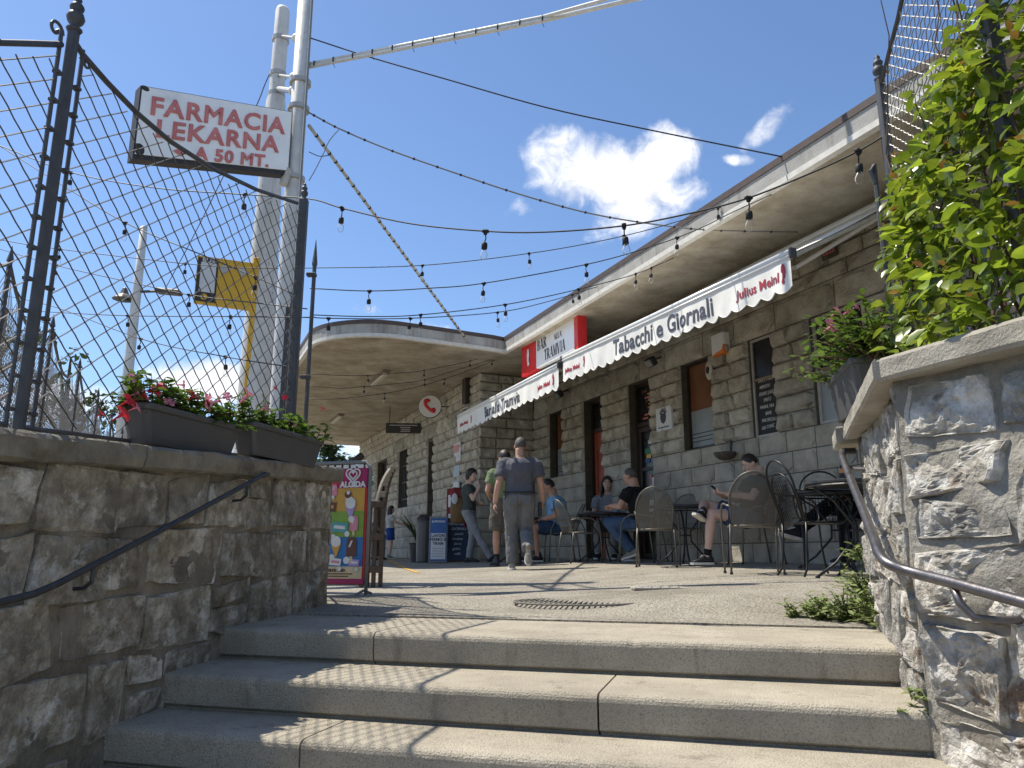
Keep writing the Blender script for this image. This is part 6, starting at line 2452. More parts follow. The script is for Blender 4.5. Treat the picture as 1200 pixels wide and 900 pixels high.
def tree_px(name, label, px, py_top, Y, r, n, seed, **kw):
    p = at(px, py_top, Y)
    b = -.4
    return tree(name, label, (p.x, Y, b), p.z - b, r, n, seed, **kw)


tree_px('garden_tree', 'small leafy tree seen through the wire behind the far scalloped fence', 86, 392, 17, 1.0, 900, 2, leaf_s=1.2)
tree_px('garden_tree', 'thin leafy tree at the far left edge behind the wire fence', 12, 330, 18, 1.3, 420, 4, leaf_s=1.2)
tree_px('conifer', 'dark conifer beyond the canopy, its tip right above the trough', 386, 520, 46, 1.9, 2600, 5, crown='cone', leaf_s=3.2)
tree_px('conifer', 'dark conifer beyond the canopy beside the security camera', 398, 532, 50, 2.2, 2600, 6, crown='cone', leaf_s=3.2)
for i, (px, py, Y, r) in enumerate(((330, 560, 52, 4.5), (412, 563, 58, 4.2), (365, 556, 60, 5))):
    tree_px('distant_tree', ['broad green tree far beyond the canopy, hidden mostly by the left wall', 'low round tree far beyond the canopy next to the stone corner', 'round tree between the far conifers, far beyond the canopy'][i], px, py, Y, r, 2600, 20 + i, leaf_s=4.5)
for i, (x, Y, h, r) in enumerate(((-34, 60, 9, 5), (-24, 70, 10, 6), (-14, 78, 9, 5), (-44, 52, 8, 5))):
    tree('distant_tree', ['tree in the far row behind the street mast', 'tree in the far row behind the yellow stop sign', 'tree in the far row behind the pole', 'tree at the far left of the distant row'][i], (x, Y, -.4), h * .55, r, 1400, 40 + i, leaf_s=5)
# ---------------------------------------------------------------- people
def V(*a):
    return Vector(a)


def loft(mb, secs, n=18):
    """secs: (centre, x axis half vector, y axis half vector); closed tube through ellipses."""
    vs, fs = [], []
    for c, a, b in secs:
        for j in range(n):
            th = 2 * math.pi * j / n
            cs, sn = math.cos(th), math.sin(th)
            # a squarish ellipse for trunks
            k = 1 / (abs(cs) ** 2.4 + abs(sn) ** 2.4) ** (1 / 2.4)
            vs.append(c + a * cs * k + b * sn * k)
    for i in range(len(secs) - 1):
        for j in range(n):
            j2 = (j + 1) % n
            fs.append((i * n + j, i * n + j2, (i + 1) * n + j2, (i + 1) * n + j))
    fs.append(tuple(range(n - 1, -1, -1)))
    fs.append(tuple((len(secs) - 1) * n + j for j in range(n)))
    mb.add(vs, fs)


def bez(a, b, c, n=9):
    return [(a * (1 - t) ** 2 + b * 2 * t * (1 - t) + c * t * t) for t in [i / (n - 1) for i in range(n)]]


def trunk(mb, P, Nk, lat_p, lat_n, fwd_p, fwd_n, grow=0.0, lo=-.10, hi=1.0, neck=True, build=1.0, belly=0.0):
    """torso from the pelvis P to the base of the neck Nk."""
    up = (Nk - P)
    Lh = up.length
    prof = [(-.19, .10, .085), (-.10, .155, .115), (0.0, .172, .122), (.14, .164, .112), (.32, .150, .104 + belly), (.52, .160, .115 + belly * .6), (.70, .178, .122), (.84, .182, .112), (.93, .150, .092), (1.0, .085, .07)]
    if neck:
        prof += [(1.06, .060, .062), (1.16, .056, .060), (1.26, .055, .060)]
    secs = []
    for t, a, b in prof:
        if t < lo or t > hi:
            continue
        q = min(1, max(0, t))
        c = P + up * t
        # natural curve of the back
        lat = (lat_p * (1 - q) + lat_n * q).normalized()
        fw = (fwd_p * (1 - q) + fwd_n * q).normalized()
        c = c + fw * (.018 * math.sin(q * math.pi * 2) - .01)
        secs.append((c, lat * (a * build + grow), fw * (b * build + grow)))
    loft(mb, secs)


def limb(mb, pts, rad, n=12):
    for (a, ra), (b, rb) in zip(zip(pts[:-1], rad[:-1]), zip(pts[1:], rad[1:])):
        mb.capsule(a, b, ra, rb, n)


def hand(mb, wrist, d, palm_n, side, curl=.5, s=1.0):
    """palm, four bent fingers of unequal length and a thumb from the side of the palm near its base."""
    d = d.normalized()
    palm_n = (palm_n - d * palm_n.dot(d)).normalized()
    x = d.cross(palm_n).normalized() * side      # towards the thumb
    for k in range(4):
        o = x * (.030 - .020 * k) * s
        mb.capsule(wrist + o * .7 + d * .015 * s, wrist + o + d * .082 * s, .0145 * s, .0125 * s, 8)
    for k, ln in enumerate((.070, .080, .074, .058)):
        o = x * (.031 - .0205 * k) * s
        p0 = wrist + o + d * .085 * s
        c1 = curl * (.7 + .12 * k)
        d1 = (d * math.cos(c1) + palm_n * math.sin(c1)).normalized()
        d2 = (d * math.cos(c1 * 2.1) + palm_n * math.sin(c1 * 2.1)).normalized()
        p1 = p0 + d1 * ln * .52 * s
        p2 = p1 + d2 * ln * .48 * s
        mb.capsule(p0, p1, .0095 * s, .0088 * s, 7)
        mb.capsule(p1, p2, .0088 * s, .0075 * s, 7)
    t0 = wrist + x * .028 * s + d * .022 * s
    t1 = t0 + (x * .75 + d * .65 + palm_n * .25).normalized() * .042 * s
    t2 = t1 + (x * .25 + d * .9 + palm_n * .45).normalized() * .034 * s
    mb.capsule(t0, t1, .013 * s, .0105 * s, 8)
    mb.capsule(t1, t2, .0105 * s, .0085 * s, 8)


def remesh(o, vox=.010, it=3, fac=.5):
    m1 = o.modifiers.new('Remesh', 'REMESH')
    m1.mode = 'VOXEL'
    m1.voxel_size = vox
    m1.use_smooth_shade = True
    m2 = o.modifiers.new('Smooth', 'SMOOTH')
    m2.factor = fac
    m2.iterations = it
    return o


FOLD = bpy.data.textures.new('folds', 'CLOUDS')
FOLD.noise_scale = .085
FOLD.noise_depth = 1


def folds(o, amt):
    m_ = o.modifiers.new('Folds', 'DISPLACE')
    m_.texture = FOLD
    m_.strength = amt
    m_.mid_level = .47


def shoe(parent, ankle, toe, up, upper, sole, s=1.0):
    d = (toe - ankle)
    d = (d - up * d.dot(up)).normalized()
    x = d.cross(up).normalized()
    A = lambda y, z, w=0: ankle + d * y * s + up * (z - .085) * s + x * w * s
    mb = MB()
    secs = []
    for y, w, h0, h1 in ((-.075, .020, .022, .07), (-.06, .032, .02, .095), (-.02, .037, .02, .115), (.03, .036, .02, .105), (.08, .043, .02, .08), (.13, .047, .02, .065), (.17, .038, .02, .052), (.19, .018, .022, .04)):
        secs.append((A(y, (h0 + h1) / 2), x * w * s, up * (h1 - h0) / 2 * s))
    loft(mb, secs, 14)
    mb.capsule(A(-.02, .09), A(-.012, .13), .040 * s, .037 * s, 10)
    sh = mb.build('shoe', upper, parent, smooth=True)
    mb = MB()
    out_ = []
    for y, w in ((-.082, .018), (-.068, .034), (-.02, .041), (.03, .040), (.08, .047), (.13, .051), (.175, .042), (.20, .02)):
        out_.append((y, w))
    ring = [(y, w) for y, w in out_] + [(y, -w) for y, w in out_[::-1]]
    mb.prism(ring, 0.0, .026, frame=lambda y, w, z: A(y, z, w))
    mb.build('sole', sole, sh)
    for k in range(3):
        mb = MB().tube([A(.035 + .022 * k, .106 - .009 * k, -.024), A(.042 + .022 * k, .113 - .010 * k, 0), A(.035 + .022 * k, .106 - .009 * k, .024)], .004 * s, 4)
        mb.build('lace', sole, sh)
    return sh


def person(label, loc, rz, J, spec, group=None):
    t = thing('person', label, 'person', loc, rz, group)
    sc = spec.get('scale', 1.0)
    skin = MT[spec.get('skin', 'skin')]
    fem = spec.get('fem', False)
    P, Nk, Hd = J['pel'], J['nk'], J['hd']
    hl, hr_ = J['hip']
    sl, sr = J['sh']
    lat_p = (hr_ - hl).normalized()
    lat_n = (sr - sl).normalized()
    upv = (Nk - P).normalized()
    fwd_n = upv.cross(lat_n).normalized() * 1.0
    fwd_p = upv.cross(lat_p).normalized()
    look = J.get('look', fwd_n).normalized()
    bd = spec.get('build', .93 if fem else 1.0)
    belly = spec.get('belly', 0.0)
    # ---- body: one continuous skin
    mb = MB()
    trunk(mb, P, Nk, lat_p, lat_n, fwd_p, fwd_n, 0, -.2, 1.3, True, bd, belly)
    hu = (Hd - Nk).normalized()
    side = look.cross(Vector((0, 0, 1))).normalized()
    hup = side.cross(look).normalized()
    mb.capsule(Nk - hu * .02, Hd - hup * .05 - look * .01, .058 * bd, .054 * bd, 12)
    Rh = Matrix((side, look, hup)).transposed()
    mb.ell(Hd + hup * .02 - look * .008, (.074, .094, .100), 16, 12, Rh)
    mb.ell(Hd - hup * .045 + look * .022, (.056, .064, .072), 14, 10, Rh)
    mb.ell(Hd - hup * .092 + look * .058, (.028, .022, .020), 10, 8, Rh)           # chin
    mb.capsule(Hd + hup * .022 + look * .082, Hd - hup * .022 + look * .106, .010, .016, 8)      # nose
    for s in (-1, 1):
        mb.ell(Hd - hup * .008 + side * (.077 * s) - look * .012, (.012, .022, .032), 8, 6, Rh)
        mb.ell(Hd + hup * .030 + look * .082 + side * (.030 * s), (.022, .012, .008), 8, 6, Rh)   # brow ridge
        mb.ell(Hd - hup * .028 + look * .066 + side * (.038 * s), (.020, .018, .020), 8, 6, Rh)   # cheek
    mb.ell(Hd - hup * .060 + look * .087, (.022, .010, .010), 8, 6, Rh)
    k = bd
    for s, (shd, el, wr, hd_, pn, cu) in zip((-1, 1), ((sl, *J['armL']), (sr, *J['armR']))):
        limb(mb, [shd, shd.lerp(el, .5), el], [.062 * k, .052 * k, .042 * k])
        limb(mb, [el, el.lerp(wr, .3), wr], [.043 * k, .044 * k, .029 * k])
        hand(mb, wr, hd_, pn, -s, cu, 1.0)
    for (hp, kn, an) in ((hl, *J['legL'][:2]), (hr_, *J['legR'][:2])):
        limb(mb, [hp, hp.lerp(kn, .45), kn], [.092 * k, .080 * k, .056 * k])
        cal = kn.lerp(an, .32)
        bk = (kn - hp).normalized() - (an - kn).normalized()
        limb(mb, [kn, cal, kn.lerp(an, .7), an], [.054 * k, .060 * k, .044 * k, .036 * k])
    body = mb.build('body', skin, t, smooth=True)
    remesh(body, .0085, 4, .5)
    # ---- face
    for s in (-1, 1):
        MB().ell(Hd + hup * .010 + look * .082 + side * (.031 * s), (.014, .009, .0075), 8, 6, Rh).build('eye', MT['white_print'], t, smooth=True)
        MB().ell(Hd + hup * .010 + look * .089 + side * (.031 * s), (.0065, .004, .0068), 8, 6, Rh).build('iris', MT['eye'], t, smooth=True)
        MB().ell(Hd + hup * .033 + look * .090 + side * (.032 * s), (.021, .007, .005), 8, 6, Rh).build('eyebrow', MT[spec.get('hair', 'hair_dark')], t, smooth=True)
    MB().ell(Hd - hup * .060 + look * .094, (.021, .006, .0075), 8, 6, Rh).build('mouth', MT['lip'], t, smooth=True)
    # ---- hair
    mb = MB()
    style = spec.get('style', 'short')
    hm = MT[spec.get('hair', 'hair_dark')]
    rnd = random.Random(hash(label) % 1000 if False else len(label) * 7)

    def cap_hair(thick, low_back, fringe, jag):
        nu_, nv_ = 28, 14
        vs, fs = [], []
        for i in range(nv_ + 1):
            for j in range(nu_):
                th = 2 * math.pi * j / nu_
                fr = math.sin(th)                         # 1 in front
                side_f = abs(math.cos(th))
                end = R(low_back) * (1 - max(0, fr)) + R(fringe) * max(0, fr)
                end += R(jag) * math.sin(j * 3.7) * .5
                ph = end * i / nv_
                r_ = (.074 + thick, .094 + thick, .100 + thick)
                wv = 1 + .02 * math.sin(j * 5 + i * 2)
                if i == nv_:
                    r_ = (.072, .09, .098)
                vs.append(Hd + hup * .022 - look * .010 + Rh @ Vector((r_[0] * math.sin(ph) * math.cos(th) * wv, r_[1] * math.sin(ph) * fr * wv, r_[2] * math.cos(ph) * wv)))
        for i in range(nv_):
            for j in range(nu_):
                j2 = (j + 1) % nu_
                fs.append((i * nu_ + j, i * nu_ + j2, (i + 1) * nu_ + j2, (i + 1) * nu_ + j))
        mb.add(vs, fs)
    if style == 'cropped':
        cap_hair(.006, 118, 52, 4)
    elif style == 'short':
        cap_hair(.014, 122, 56, 8)
    elif style == 'bob':
        cap_hair(.020, 128, 66, 14)
        for j in range(14):
            th = R(190 + j * 12.3)
            p0 = Hd + hup * .0 - look * .012 + Rh @ Vector((.082 * math.cos(th), .098 * math.sin(th), .0))
            mb.capsule(p0, p0 - hup * .075 + Rh @ Vector((math.cos(th), math.sin(th), 0)) * .002, .020, .010, 6)
    elif style == 'long':
        cap_hair(.020, 125, 58, 10)
        for j in range(17):
            th = R(172 + j * 12.2)
            p0 = Hd + hup * .01 - look * .014 + Rh @ Vector((.084 * math.cos(th), .098 * math.sin(th), .0))
            p1 = p0 - hup * .13 + Rh @ Vector((math.cos(th), math.sin(th), 0)) * .016
            mb.capsule(p0, p1, .024, .024, 6)
            mb.capsule(p1, p1 - hup * .10, .024, .012, 6)
    mb.build('hair', hm, t, smooth=True)
    if spec.get('beard'):
        mb = MB()
        mb.ell(Hd - hup * .070 + look * .030, (.061, .064, .042), 12, 8, Rh)
        mb.build('stubble', MT['hair_grey'], t, smooth=True)
    # ---- top
    g_ = spec.get('loose', .016)
    mb = MB()
    trunk(mb, P, Nk, lat_p, lat_n, fwd_p, fwd_n, g_, spec.get('hem', -.06), 1.0, False, bd, belly)
    mb.ell(Nk - upv * .035, (.11 * bd, .085 * bd, .05), 12, 8, Matrix((lat_n, fwd_n, upv)).transposed())
    for shd, arm in ((sl, J['armL']), (sr, J['armR'])):
        el = arm[0]
        e = shd.lerp(el, spec.get('sleeve', .62))
        mb.capsule(shd.lerp(Nk, .3) - upv * .012, shd - upv * .006, .056 * k + g_ * .6, .058 * k + g_ * .7, 12)
        mb.tube([shd, shd.lerp(e, .5), e], [.066 * k + g_, .062 * k + g_ * 1.15, .060 * k + g_ * 1.35], 14)
    top = mb.build('shirt', MT[spec['top']], t, smooth=True)
    remesh(top, .012, 5, .5)
    folds(top, .020)
    # ---- legs
    mb = MB()
    gl = spec.get('loose_leg', .016)
    trunk(mb, P, Nk, lat_p, lat_n, fwd_p, fwd_n, gl * .7, -.2, spec.get('waist', .16), False, bd, belly * .3)
    for hp, leg in ((hl, J['legL']), (hr_, J['legR'])):
        kn, an = leg[0], leg[1]
        mb.capsule(P.lerp(hp, .5), hp, .098 * k, .095 * k + gl, 12)
        if spec.get('shorts'):
            e = hp.lerp(kn, spec['shorts'])
            limb(mb, [hp, hp.lerp(e, .5)], [.092 * k + gl, .088 * k + gl])
            mb.tube([hp.lerp(e, .4), e], [.086 * k + gl * 1.2, .074 * k + gl * 1.9], 14)
        else:
            limb(mb, [hp, hp.lerp(kn, .45), kn], [.092 * k + gl, .082 * k + gl, .060 * k + gl])
            limb(mb, [kn, kn.lerp(an, .35)], [.060 * k + gl, .062 * k + gl])
            mb.tube([kn.lerp(an, .3), kn.lerp(an, .7), an + (kn - an).normalized() * .0], [.062 * k + gl, .052 * k + gl * 1.2, .048 * k + gl * 1.3], 14)
    tr = mb.build('shorts' if spec.get('shorts') else 'trousers', MT[spec['legs']], t, smooth=True)
    remesh(tr, .012, 4, .5)
    folds(tr, .022)
    for (kn, an, toe, *u_) in (J['legL'], J['legR']):
        shoe(t, an, toe, u_[0].normalized() if u_ else V(0, 0, 1), MT[spec.get('shoe', 'shoe_black')], MT[spec.get('sole', 'sole_white')], spec.get('shoe_s', 1.0))
        if spec.get('socks'):
            MB().tube([an + (kn - an).normalized() * .02, an + (kn - an).normalized() * .09], [.041, .045], 12).build('sock', MT['tee_black'], t, smooth=True)
    t.scale = (sc,) * 3
    return t


def standing(**kw):
    J = dict(pel=V(0, 0, .95), nk=V(0, -.015, 1.46), hd=V(0, .02, 1.635), hip=(V(-.095, 0, .90), V(.095, 0, .90)), sh=(V(-.185, -.01, 1.40), V(.185, -.01, 1.40)),
             armL=(V(-.245, -.04, 1.12), V(-.265, .04, .87), V(-.05, .1, -1), V(1, 0, 0), .45), armR=(V(.245, -.04, 1.12), V(.265, .04, .87), V(.05, .1, -1), V(-1, 0, 0), .45),
             legL=(V(-.105, .02, .50), V(-.11, -.02, .085), V(-.13, .2, .0)), legR=(V(.105, .02, .50), V(.11, -.02, .085), V(.13, .2, .0)))
    J.update(kw)
    return J


def sitting(seat=.46, **kw):
    z = seat + .09
    J = dict(pel=V(0, 0, z), nk=V(0, .04, z + .52), hd=V(0, .10, z + .69), hip=(V(-.095, .03, z - .01), V(.095, .03, z - .01)), sh=(V(-.18, .04, z + .455), V(.18, .04, z + .455)),
             armL=(V(-.23, .08, z + .19), V(-.13, .30, z + .13), V(.2, 1, -.1), V(0, 0, -1), .6), armR=(V(.23, .08, z + .19), V(.13, .30, z + .13), V(-.2, 1, -.1), V(0, 0, -1), .6),
             legL=(V(-.13, .45, z + .0), V(-.13, .44, .085), V(-.15, .65, 0)), legR=(V(.13, .45, z + .0), V(.13, .44, .085), V(.15, .65, 0)))
    J.update(kw)
    return J


def face_to(dx, dy):
    return math.atan2(dy, dx) - math.pi / 2


# 1 the walker, seen from behind
w0 = TP(606, 668)
walker = person('man in grey t-shirt and grey work trousers walking away across the sunny paving', w0 + V(.03, 0, .003), face_to(-.05, 1),
       standing(pel=V(0, 0, .955), nk=V(.01, .03, 1.47), hd=V(.02, .065, 1.645), sh=(V(-.205, .02, 1.415), V(.215, .02, 1.415)),
                armL=(V(-.275, -.05, 1.13), V(-.325, .02, .88), V(-.1, .15, -1), V(1, .2, 0), .55), armR=(V(.29, .0, 1.14), V(.325, .11, .91), V(.02, .35, -1), V(-1, .1, 0), .7),
                legL=(V(-.10, .10, .50), V(-.085, .08, .085), V(-.10, .3, 0)), legR=(V(.10, .09, .53), V(.10, -.24, .27), V(.10, -.24, -.0) + V(0, .04, 0), V(0, -.80, .55))),
       dict(top='tee_grey', legs='trouser_grey', hair='hair_grey', style='cropped', shoe='shoe_grey', sole='sole_white', build=1.09, loose=.022, loose_leg=.024, sleeve=.72, hem=-.02, skin='skin'))
mb = MB()
for i in range(25):
    th = 2 * math.pi * i / 24
mb.tube([V(.208 * math.cos(2 * math.pi * i / 24), .157 * math.sin(2 * math.pi * i / 24) - .0, 1.015 + .012 * math.sin(2 * math.pi * i / 24)) for i in range(24)], .017, 6, closed=True)
mb.build('belt', MT['leather'], walker)
MB().box((.275, .02, .79), (.05, .14, .20), bev=.015).build('hip_pouch', MT['leather'], walker)
for s in (-1, 1):
    MB().box((s * .09, -.150, .90), (.11, .022, .13), bev=.006).build('back_pocket', MT['trouser_grey'], walker)
MB().tube([V(-.185, -.11, .99), V(-.20, -.12, .92), V(-.17, -.14, .95), V(-.165, -.14, .99)], .006, 5).build('key_strap', MT['tie'], walker)

# 2 the woman by the boards
c = TP(550, 659.5)
wm = person('woman with short dark hair and green t-shirt, hand at her mouth, by the blackboard', c, face_to(.9, -.25),
       standing(pel=V(0, -.02, .92), nk=V(0, -.02, 1.40), hd=V(0, .03, 1.57), hip=(V(-.09, -.02, .87), V(.09, -.02, .87)), sh=(V(-.165, -.02, 1.345), V(.165, -.0, 1.345)), look=V(.30, 1, -.02),
                armL=(V(-.22, .0, 1.08), V(-.08, .22, 1.03), V(1, .1, .1), V(0, 0, 1), .4), armR=(V(.21, .13, 1.12), V(.10, .22, 1.36), V(-.15, -.2, 1), V(-.2, -1, 0), .8),
                legL=(V(-.09, .03, .48), V(-.09, -.04, .085), V(-.10, .16, 0)), legR=(V(.10, .20, .46), V(.12, .45, .085), V(.13, .66, 0))),
       dict(top='tee_olive', legs='trouser_pale', hair='hair_dark', style='bob', fem=True, shoe='shoe_black', sole='sole_dark', loose=.012, loose_leg=.014, skin='skin_pale'))
bag = thing('shoulder_bag', 'tan slouchy bag with a red flap hanging on the hip of the woman in green', 'bag', wm.location + V(-.20, .06, .98), R(20))
mb = MB()
loft(mb, [(V(0, 0, -.28), V(.10, 0, 0), V(0, .06, 0)), (V(0, 0, -.24), V(.16, 0, 0), V(0, .09, 0)), (V(0, 0, 0), V(.17, 0, 0), V(0, .10, 0)), (V(0, 0, .2), V(.15, 0, 0), V(0, .08, 0)), (V(0, 0, .26), V(.12, 0, 0), V(0, .05, 0))])
mb.build('bag_body', MT['bag_tan'], bag, smooth=True)
MB().box((-.02, -.02, .26), (.30, .17, .22), bev=.05).build('flap', MT['bag_red'], bag)
MB().ell((-.12, -.105, .16), (.06, .012, .10), 12, 8).build('patch', MT['paper'], bag, smooth=True)
MB().tube([V(.10, 0, .22), V(.16, -.03, .36), V(.20, -.06, .44), V(.22, .02, .46)], .012, 6).build('strap', MT['bag_tan'], bag)

# 3 the man in green behind the walker
c = V(-.12, 11.9, zt(-.12, 11.9))
person('man in a lime green t-shirt and khaki shorts, half hidden behind the walking man', c, face_to(-.25, 1),
       standing(look=V(-.55, 1, -.1), armL=(V(-.26, .0, 1.13), V(-.16, .22, 1.02), V(.6, .6, 0), V(0, 0, -1), .6),
                legL=(V(-.11, .05, .50), V(-.12, .0, .085), V(-.15, .2, 0)), legR=(V(.12, -.05, .50), V(.16, -.22, .10), V(.17, -.02, 0))),
       dict(top='tee_green', legs='shorts_khaki', shorts=.92, loose_leg=.030, hair='hair_dark', style='short', shoe='shoe_black', sole='sole_dark', socks=True))

# 4 seated man in the blue shirt
zs4 = zt(.72, 12.9)
person('seated man in a sky blue shirt and denim shorts, in profile at the far table', V(.78, 12.75, zs4), face_to(-.95, -.10),
       sitting(.45, nk=V(0, .10, 1.04), hd=V(0, .18, 1.21), sh=(V(-.19, .10, .98), V(.19, .10, .98)), look=V(.1, 1, -.25), legL=(V(-.14, .45, .55), V(-.14, .38, .085), V(-.16, .6, 0)), legR=(V(.14, .46, .55), V(.15, .50, .085), V(.17, .7, 0))),
       dict(top='shirt_blue', legs='denim_dark', shorts=.85, hair='hair_dark', style='cropped', belly=.03, shoe='shoe_black', sole='sole_white', loose=.024, build=1.06))

# 5 seated woman facing the camera
c5 = V(1.62, 13.05, zt(1.62, 13.05))
person('seated woman with long dark hair and grey t-shirt, facing the yard', c5, face_to(-.25, -1),
       sitting(.45, look=V(-.12, 1, -.02), armL=(V(-.24, .12, .74), V(-.16, .38, .74), V(.5, .8, 0), V(0, 0, -1), .4), armR=(V(.24, .12, .72), V(.30, .36, .76), V(.2, 1, -.3), V(0, 0, -1), .5)),
       dict(top='tee_light', legs='trouser_pale', hair='hair_dark', style='long', fem=True, skin='skin_pale'))

# 6 seated man in black, back half turned
c6 = V(1.86, 11.15, zt(1.86, 11.15))
person('man in black t-shirt and blue jeans seated opposite the long haired woman', c6, face_to(-.80, .55),
       sitting(.45, nk=V(0, .10, 1.05), hd=V(0, .17, 1.22), sh=(V(-.20, .10, .99), V(.20, .10, .99)), look=V(.0, 1, -.05), legL=(V(-.16, .45, .56), V(-.10, .12, .16), V(-.10, .30, .06), V(0, .3, 1)), legR=(V(.13, .46, .56), V(.10, .18, .10), V(.12, .36, .0)),
               armL=(V(-.25, .22, .78), V(-.14, .42, .80), V(.6, .7, 0), V(0, 0, -1), .7), armR=(V(.25, .22, .78), V(.12, .42, .80), V(-.6, .7, 0), V(0, 0, -1), .7)),
       dict(top='tee_black', legs='denim', hair='hair_grey', style='cropped', build=1.05, shoe='shoe_grey', sole='sole_white', loose=.02, skin='skin'))

# 7 the man with the phone, legs crossed, in profile
c7 = V(2.84, 9.25, zt(2.84, 9.25))
p7 = person('man in denim shorts reading a phone with one ankle on his knee', c7, face_to(-.985, -.05),
       sitting(.45, nk=V(0, -.10, 1.03), hd=V(0, -.03, 1.18), look=V(0, 1, -.55), sh=(V(-.19, -.08, .97), V(.19, -.08, .97)),
               armL=(V(-.23, .05, .77), V(-.10, .31, .81), V(.3, 1, .2), V(.2, 0, 1), .8), armR=(V(.23, .05, .77), V(.10, .31, .81), V(-.3, 1, .2), V(-.2, 0, 1), .8),
               legL=(V(-.17, .52, .58), V(-.15, .60, .085), V(-.16, .83, 0)), legR=(V(.32, .46, .72), V(-.12, .62, .59), V(-.16, .72, .50) + V(-.12, .05, 0), V(.15, -.25, 1))),
       dict(top='tee_black', legs='denim_dark', shorts=.66, hair='hair_dark', style='cropped', shoe='shoe_black', sole='sole_white', socks=True, loose=.02, loose_leg=.024, build=1.03, skin='skin_pale'))
ph = thing('phone', 'black phone held up by the man with crossed legs', 'phone', c7, p7.rotation_euler.z)
MB().box((0, .40, .87), (.075, .012, .155), rot=Matrix.Rotation(R(-50), 3, 'X'), bev=.004).build('case', MT['phone'], ph)
MB().box((0, .395, .876), (.066, .004, .14), rot=Matrix.Rotation(R(-50), 3, 'X')).build('screen', MT['frost'], ph)

# 8 the person mostly hidden behind the right wall
c8 = V(3.86, 8.25, zt(3.86, 8.25))
person('person in black trousers and white soled black trainers mostly hidden behind the right wall', c8, face_to(-.98, -.2),
       sitting(.47, nk=V(0, -.22, 1.02), hd=V(0, -.26, 1.19), sh=(V(-.18, -.2, .97), V(.18, -.2, .97)), legL=(V(-.12, .46, .56), V(-.12, .46, .085), V(-.13, .68, 0)), legR=(V(.14, .48, .60), V(.16, .84, .34), V(.18, 1.02, .32), V(0, -.25, 1))),
       dict(top='tee_black', legs='tee_black', hair='hair_dark', style='short', shoe='shoe_black', sole='white_sole' if 'white_sole' in MT else 'sole_white', shoe_s=1.1))

# 9, 10 the far pair under the canopy
c9 = V(-3.05, 19.6, zt(-3.05, 19.6))
person('child in a white t-shirt and royal blue shorts standing under the far canopy', c9, face_to(.8, .3),
       standing(armR=(V(.25, .12, 1.2), V(.3, .42, 1.12), V(.2, 1, .1), V(0, 0, -1), .4), look=V(.2, 1, 0)),
       dict(top='tee_white', legs='shorts_blue', shorts=.7, loose_leg=.03, hair='hair_dark', style='long', scale=.74, shoe='shoe_grey', skin='skin_pale'))
c10 = V(-3.42, 18.3, zt(-3.42, 18.3))
person('dark haired person in white sitting low behind the wooden slatted stand', c10, face_to(.5, .8), sitting(.5), dict(top='tee_white', legs='trouser_grey', hair='hair_dark', style='bob', fem=True, skin='skin_pale'))


# ---------------------------------------------------------------- chairs and tables
def arc_pts(f, n):
    return [f(i / (n - 1)) for i in range(n)]


def oval_chair(material='chair_grey', sheet=True):
    """garden chair with a tall oval back of expanded steel; faces +y, back at -y."""
    t = thing('garden_chair', 'x', 'chair', (0, 0, 0), 0, 'metal garden chairs at the tables')
    m_ = MT[material]
    bw, z0, z1 = .22, .44, .93

    def back(f):
        a = math.pi * (1.08 - 1.16 * f)
        x = bw * math.cos(a) * (1.06 if math.sin(a) < 0 else 1)
        z = .66 + (.27 if math.sin(a) > 0 else .22) * math.sin(a)
        return V(x, -.20 - (z - z0) * .34 - .03 * (1 - (x / bw) ** 2), z)
    loop = [V(-.19, -.19, .44)] + [V(bw * math.cos(a) * 1.0, -.20 - (.66 + .27 * math.sin(a) - z0) * .34 - .035 * (1 - math.cos(a) ** 2), .66 + .27 * math.sin(a)) for a in [math.pi * (1 - i / 16) for i in range(17)]] + [V(.19, -.19, .44)]
    MB().tube(loop, .0105, 7).build('back_frame', m_, t, smooth=True)
    mb = MB()
    rows_ = 9
    vs = []
    for j in range(rows_ + 1):
        z = .45 + .475 * j / rows_
        if z > .66:
            hw = bw * math.sqrt(max(0, 1 - ((z - .66) / .27) ** 2))
        else:
            hw = .19 + (bw - .19) * (z - .44) / .22
        for i in range(9):
            x = hw * (i / 4 - 1)
            vs.append(V(x, -.20 - (z - z0) * .34 - .045 * (1 - (x / max(hw, .01)) ** 2) * (hw / bw), z))
    mb.add(vs, [(j * 9 + i, j * 9 + i + 1, (j + 1) * 9 + i + 1, (j + 1) * 9 + i) for j in range(rows_) for i in range(8)])
    mb.build('backrest', MT['mesh_sheet'] if sheet else m_, t, smooth=True)
    ring = [V(.215 * math.cos(a) * (1 if abs(math.cos(a)) < .9 else 1), .02 + .215 * math.sin(a), .445) for a in [2 * math.pi * i / 20 for i in range(20)]]
    mb = MB().tube(ring, .0105, 7, closed=True)
    mb.build('seat_frame', m_, t, smooth=True)
    mb = MB()
    mb.add([r_ + V(0, 0, .002) for r_ in ring] + [V(0, .02, .432)], [(i, (i + 1) % 20, 20) for i in range(20)])
    mb.build('seat', MT['mesh_sheet'] if sheet else m_, t, smooth=True)
    for s in (-1, 1):
        fl_ = V(s * .25, .24, 0)
        bl_ = V(s * .235, -.27, 0)
        # arm loop and front leg in one bent tube
        MB().tube([bl_, V(s * .225, -.23, .3), V(s * .215, -.205, .46)], .0105, 7).build('leg', m_, t, smooth=True)
        MB().tube([fl_, V(s * .255, .225, .3), V(s * .26, .20, .52), V(s * .26, .15, .61), V(s * .26, .06, .655), V(s * .255, -.06, .66), V(s * .24, -.17, .64), V(s * .215, -.27, .62)], .0105, 7).build('leg', m_, t, smooth=True)
        for q_ in (fl_, bl_):
            MB().lathe([(.016, 0), (.014, .02)], 8, q_).build('foot_cap', MT['tie'], t)
    return t


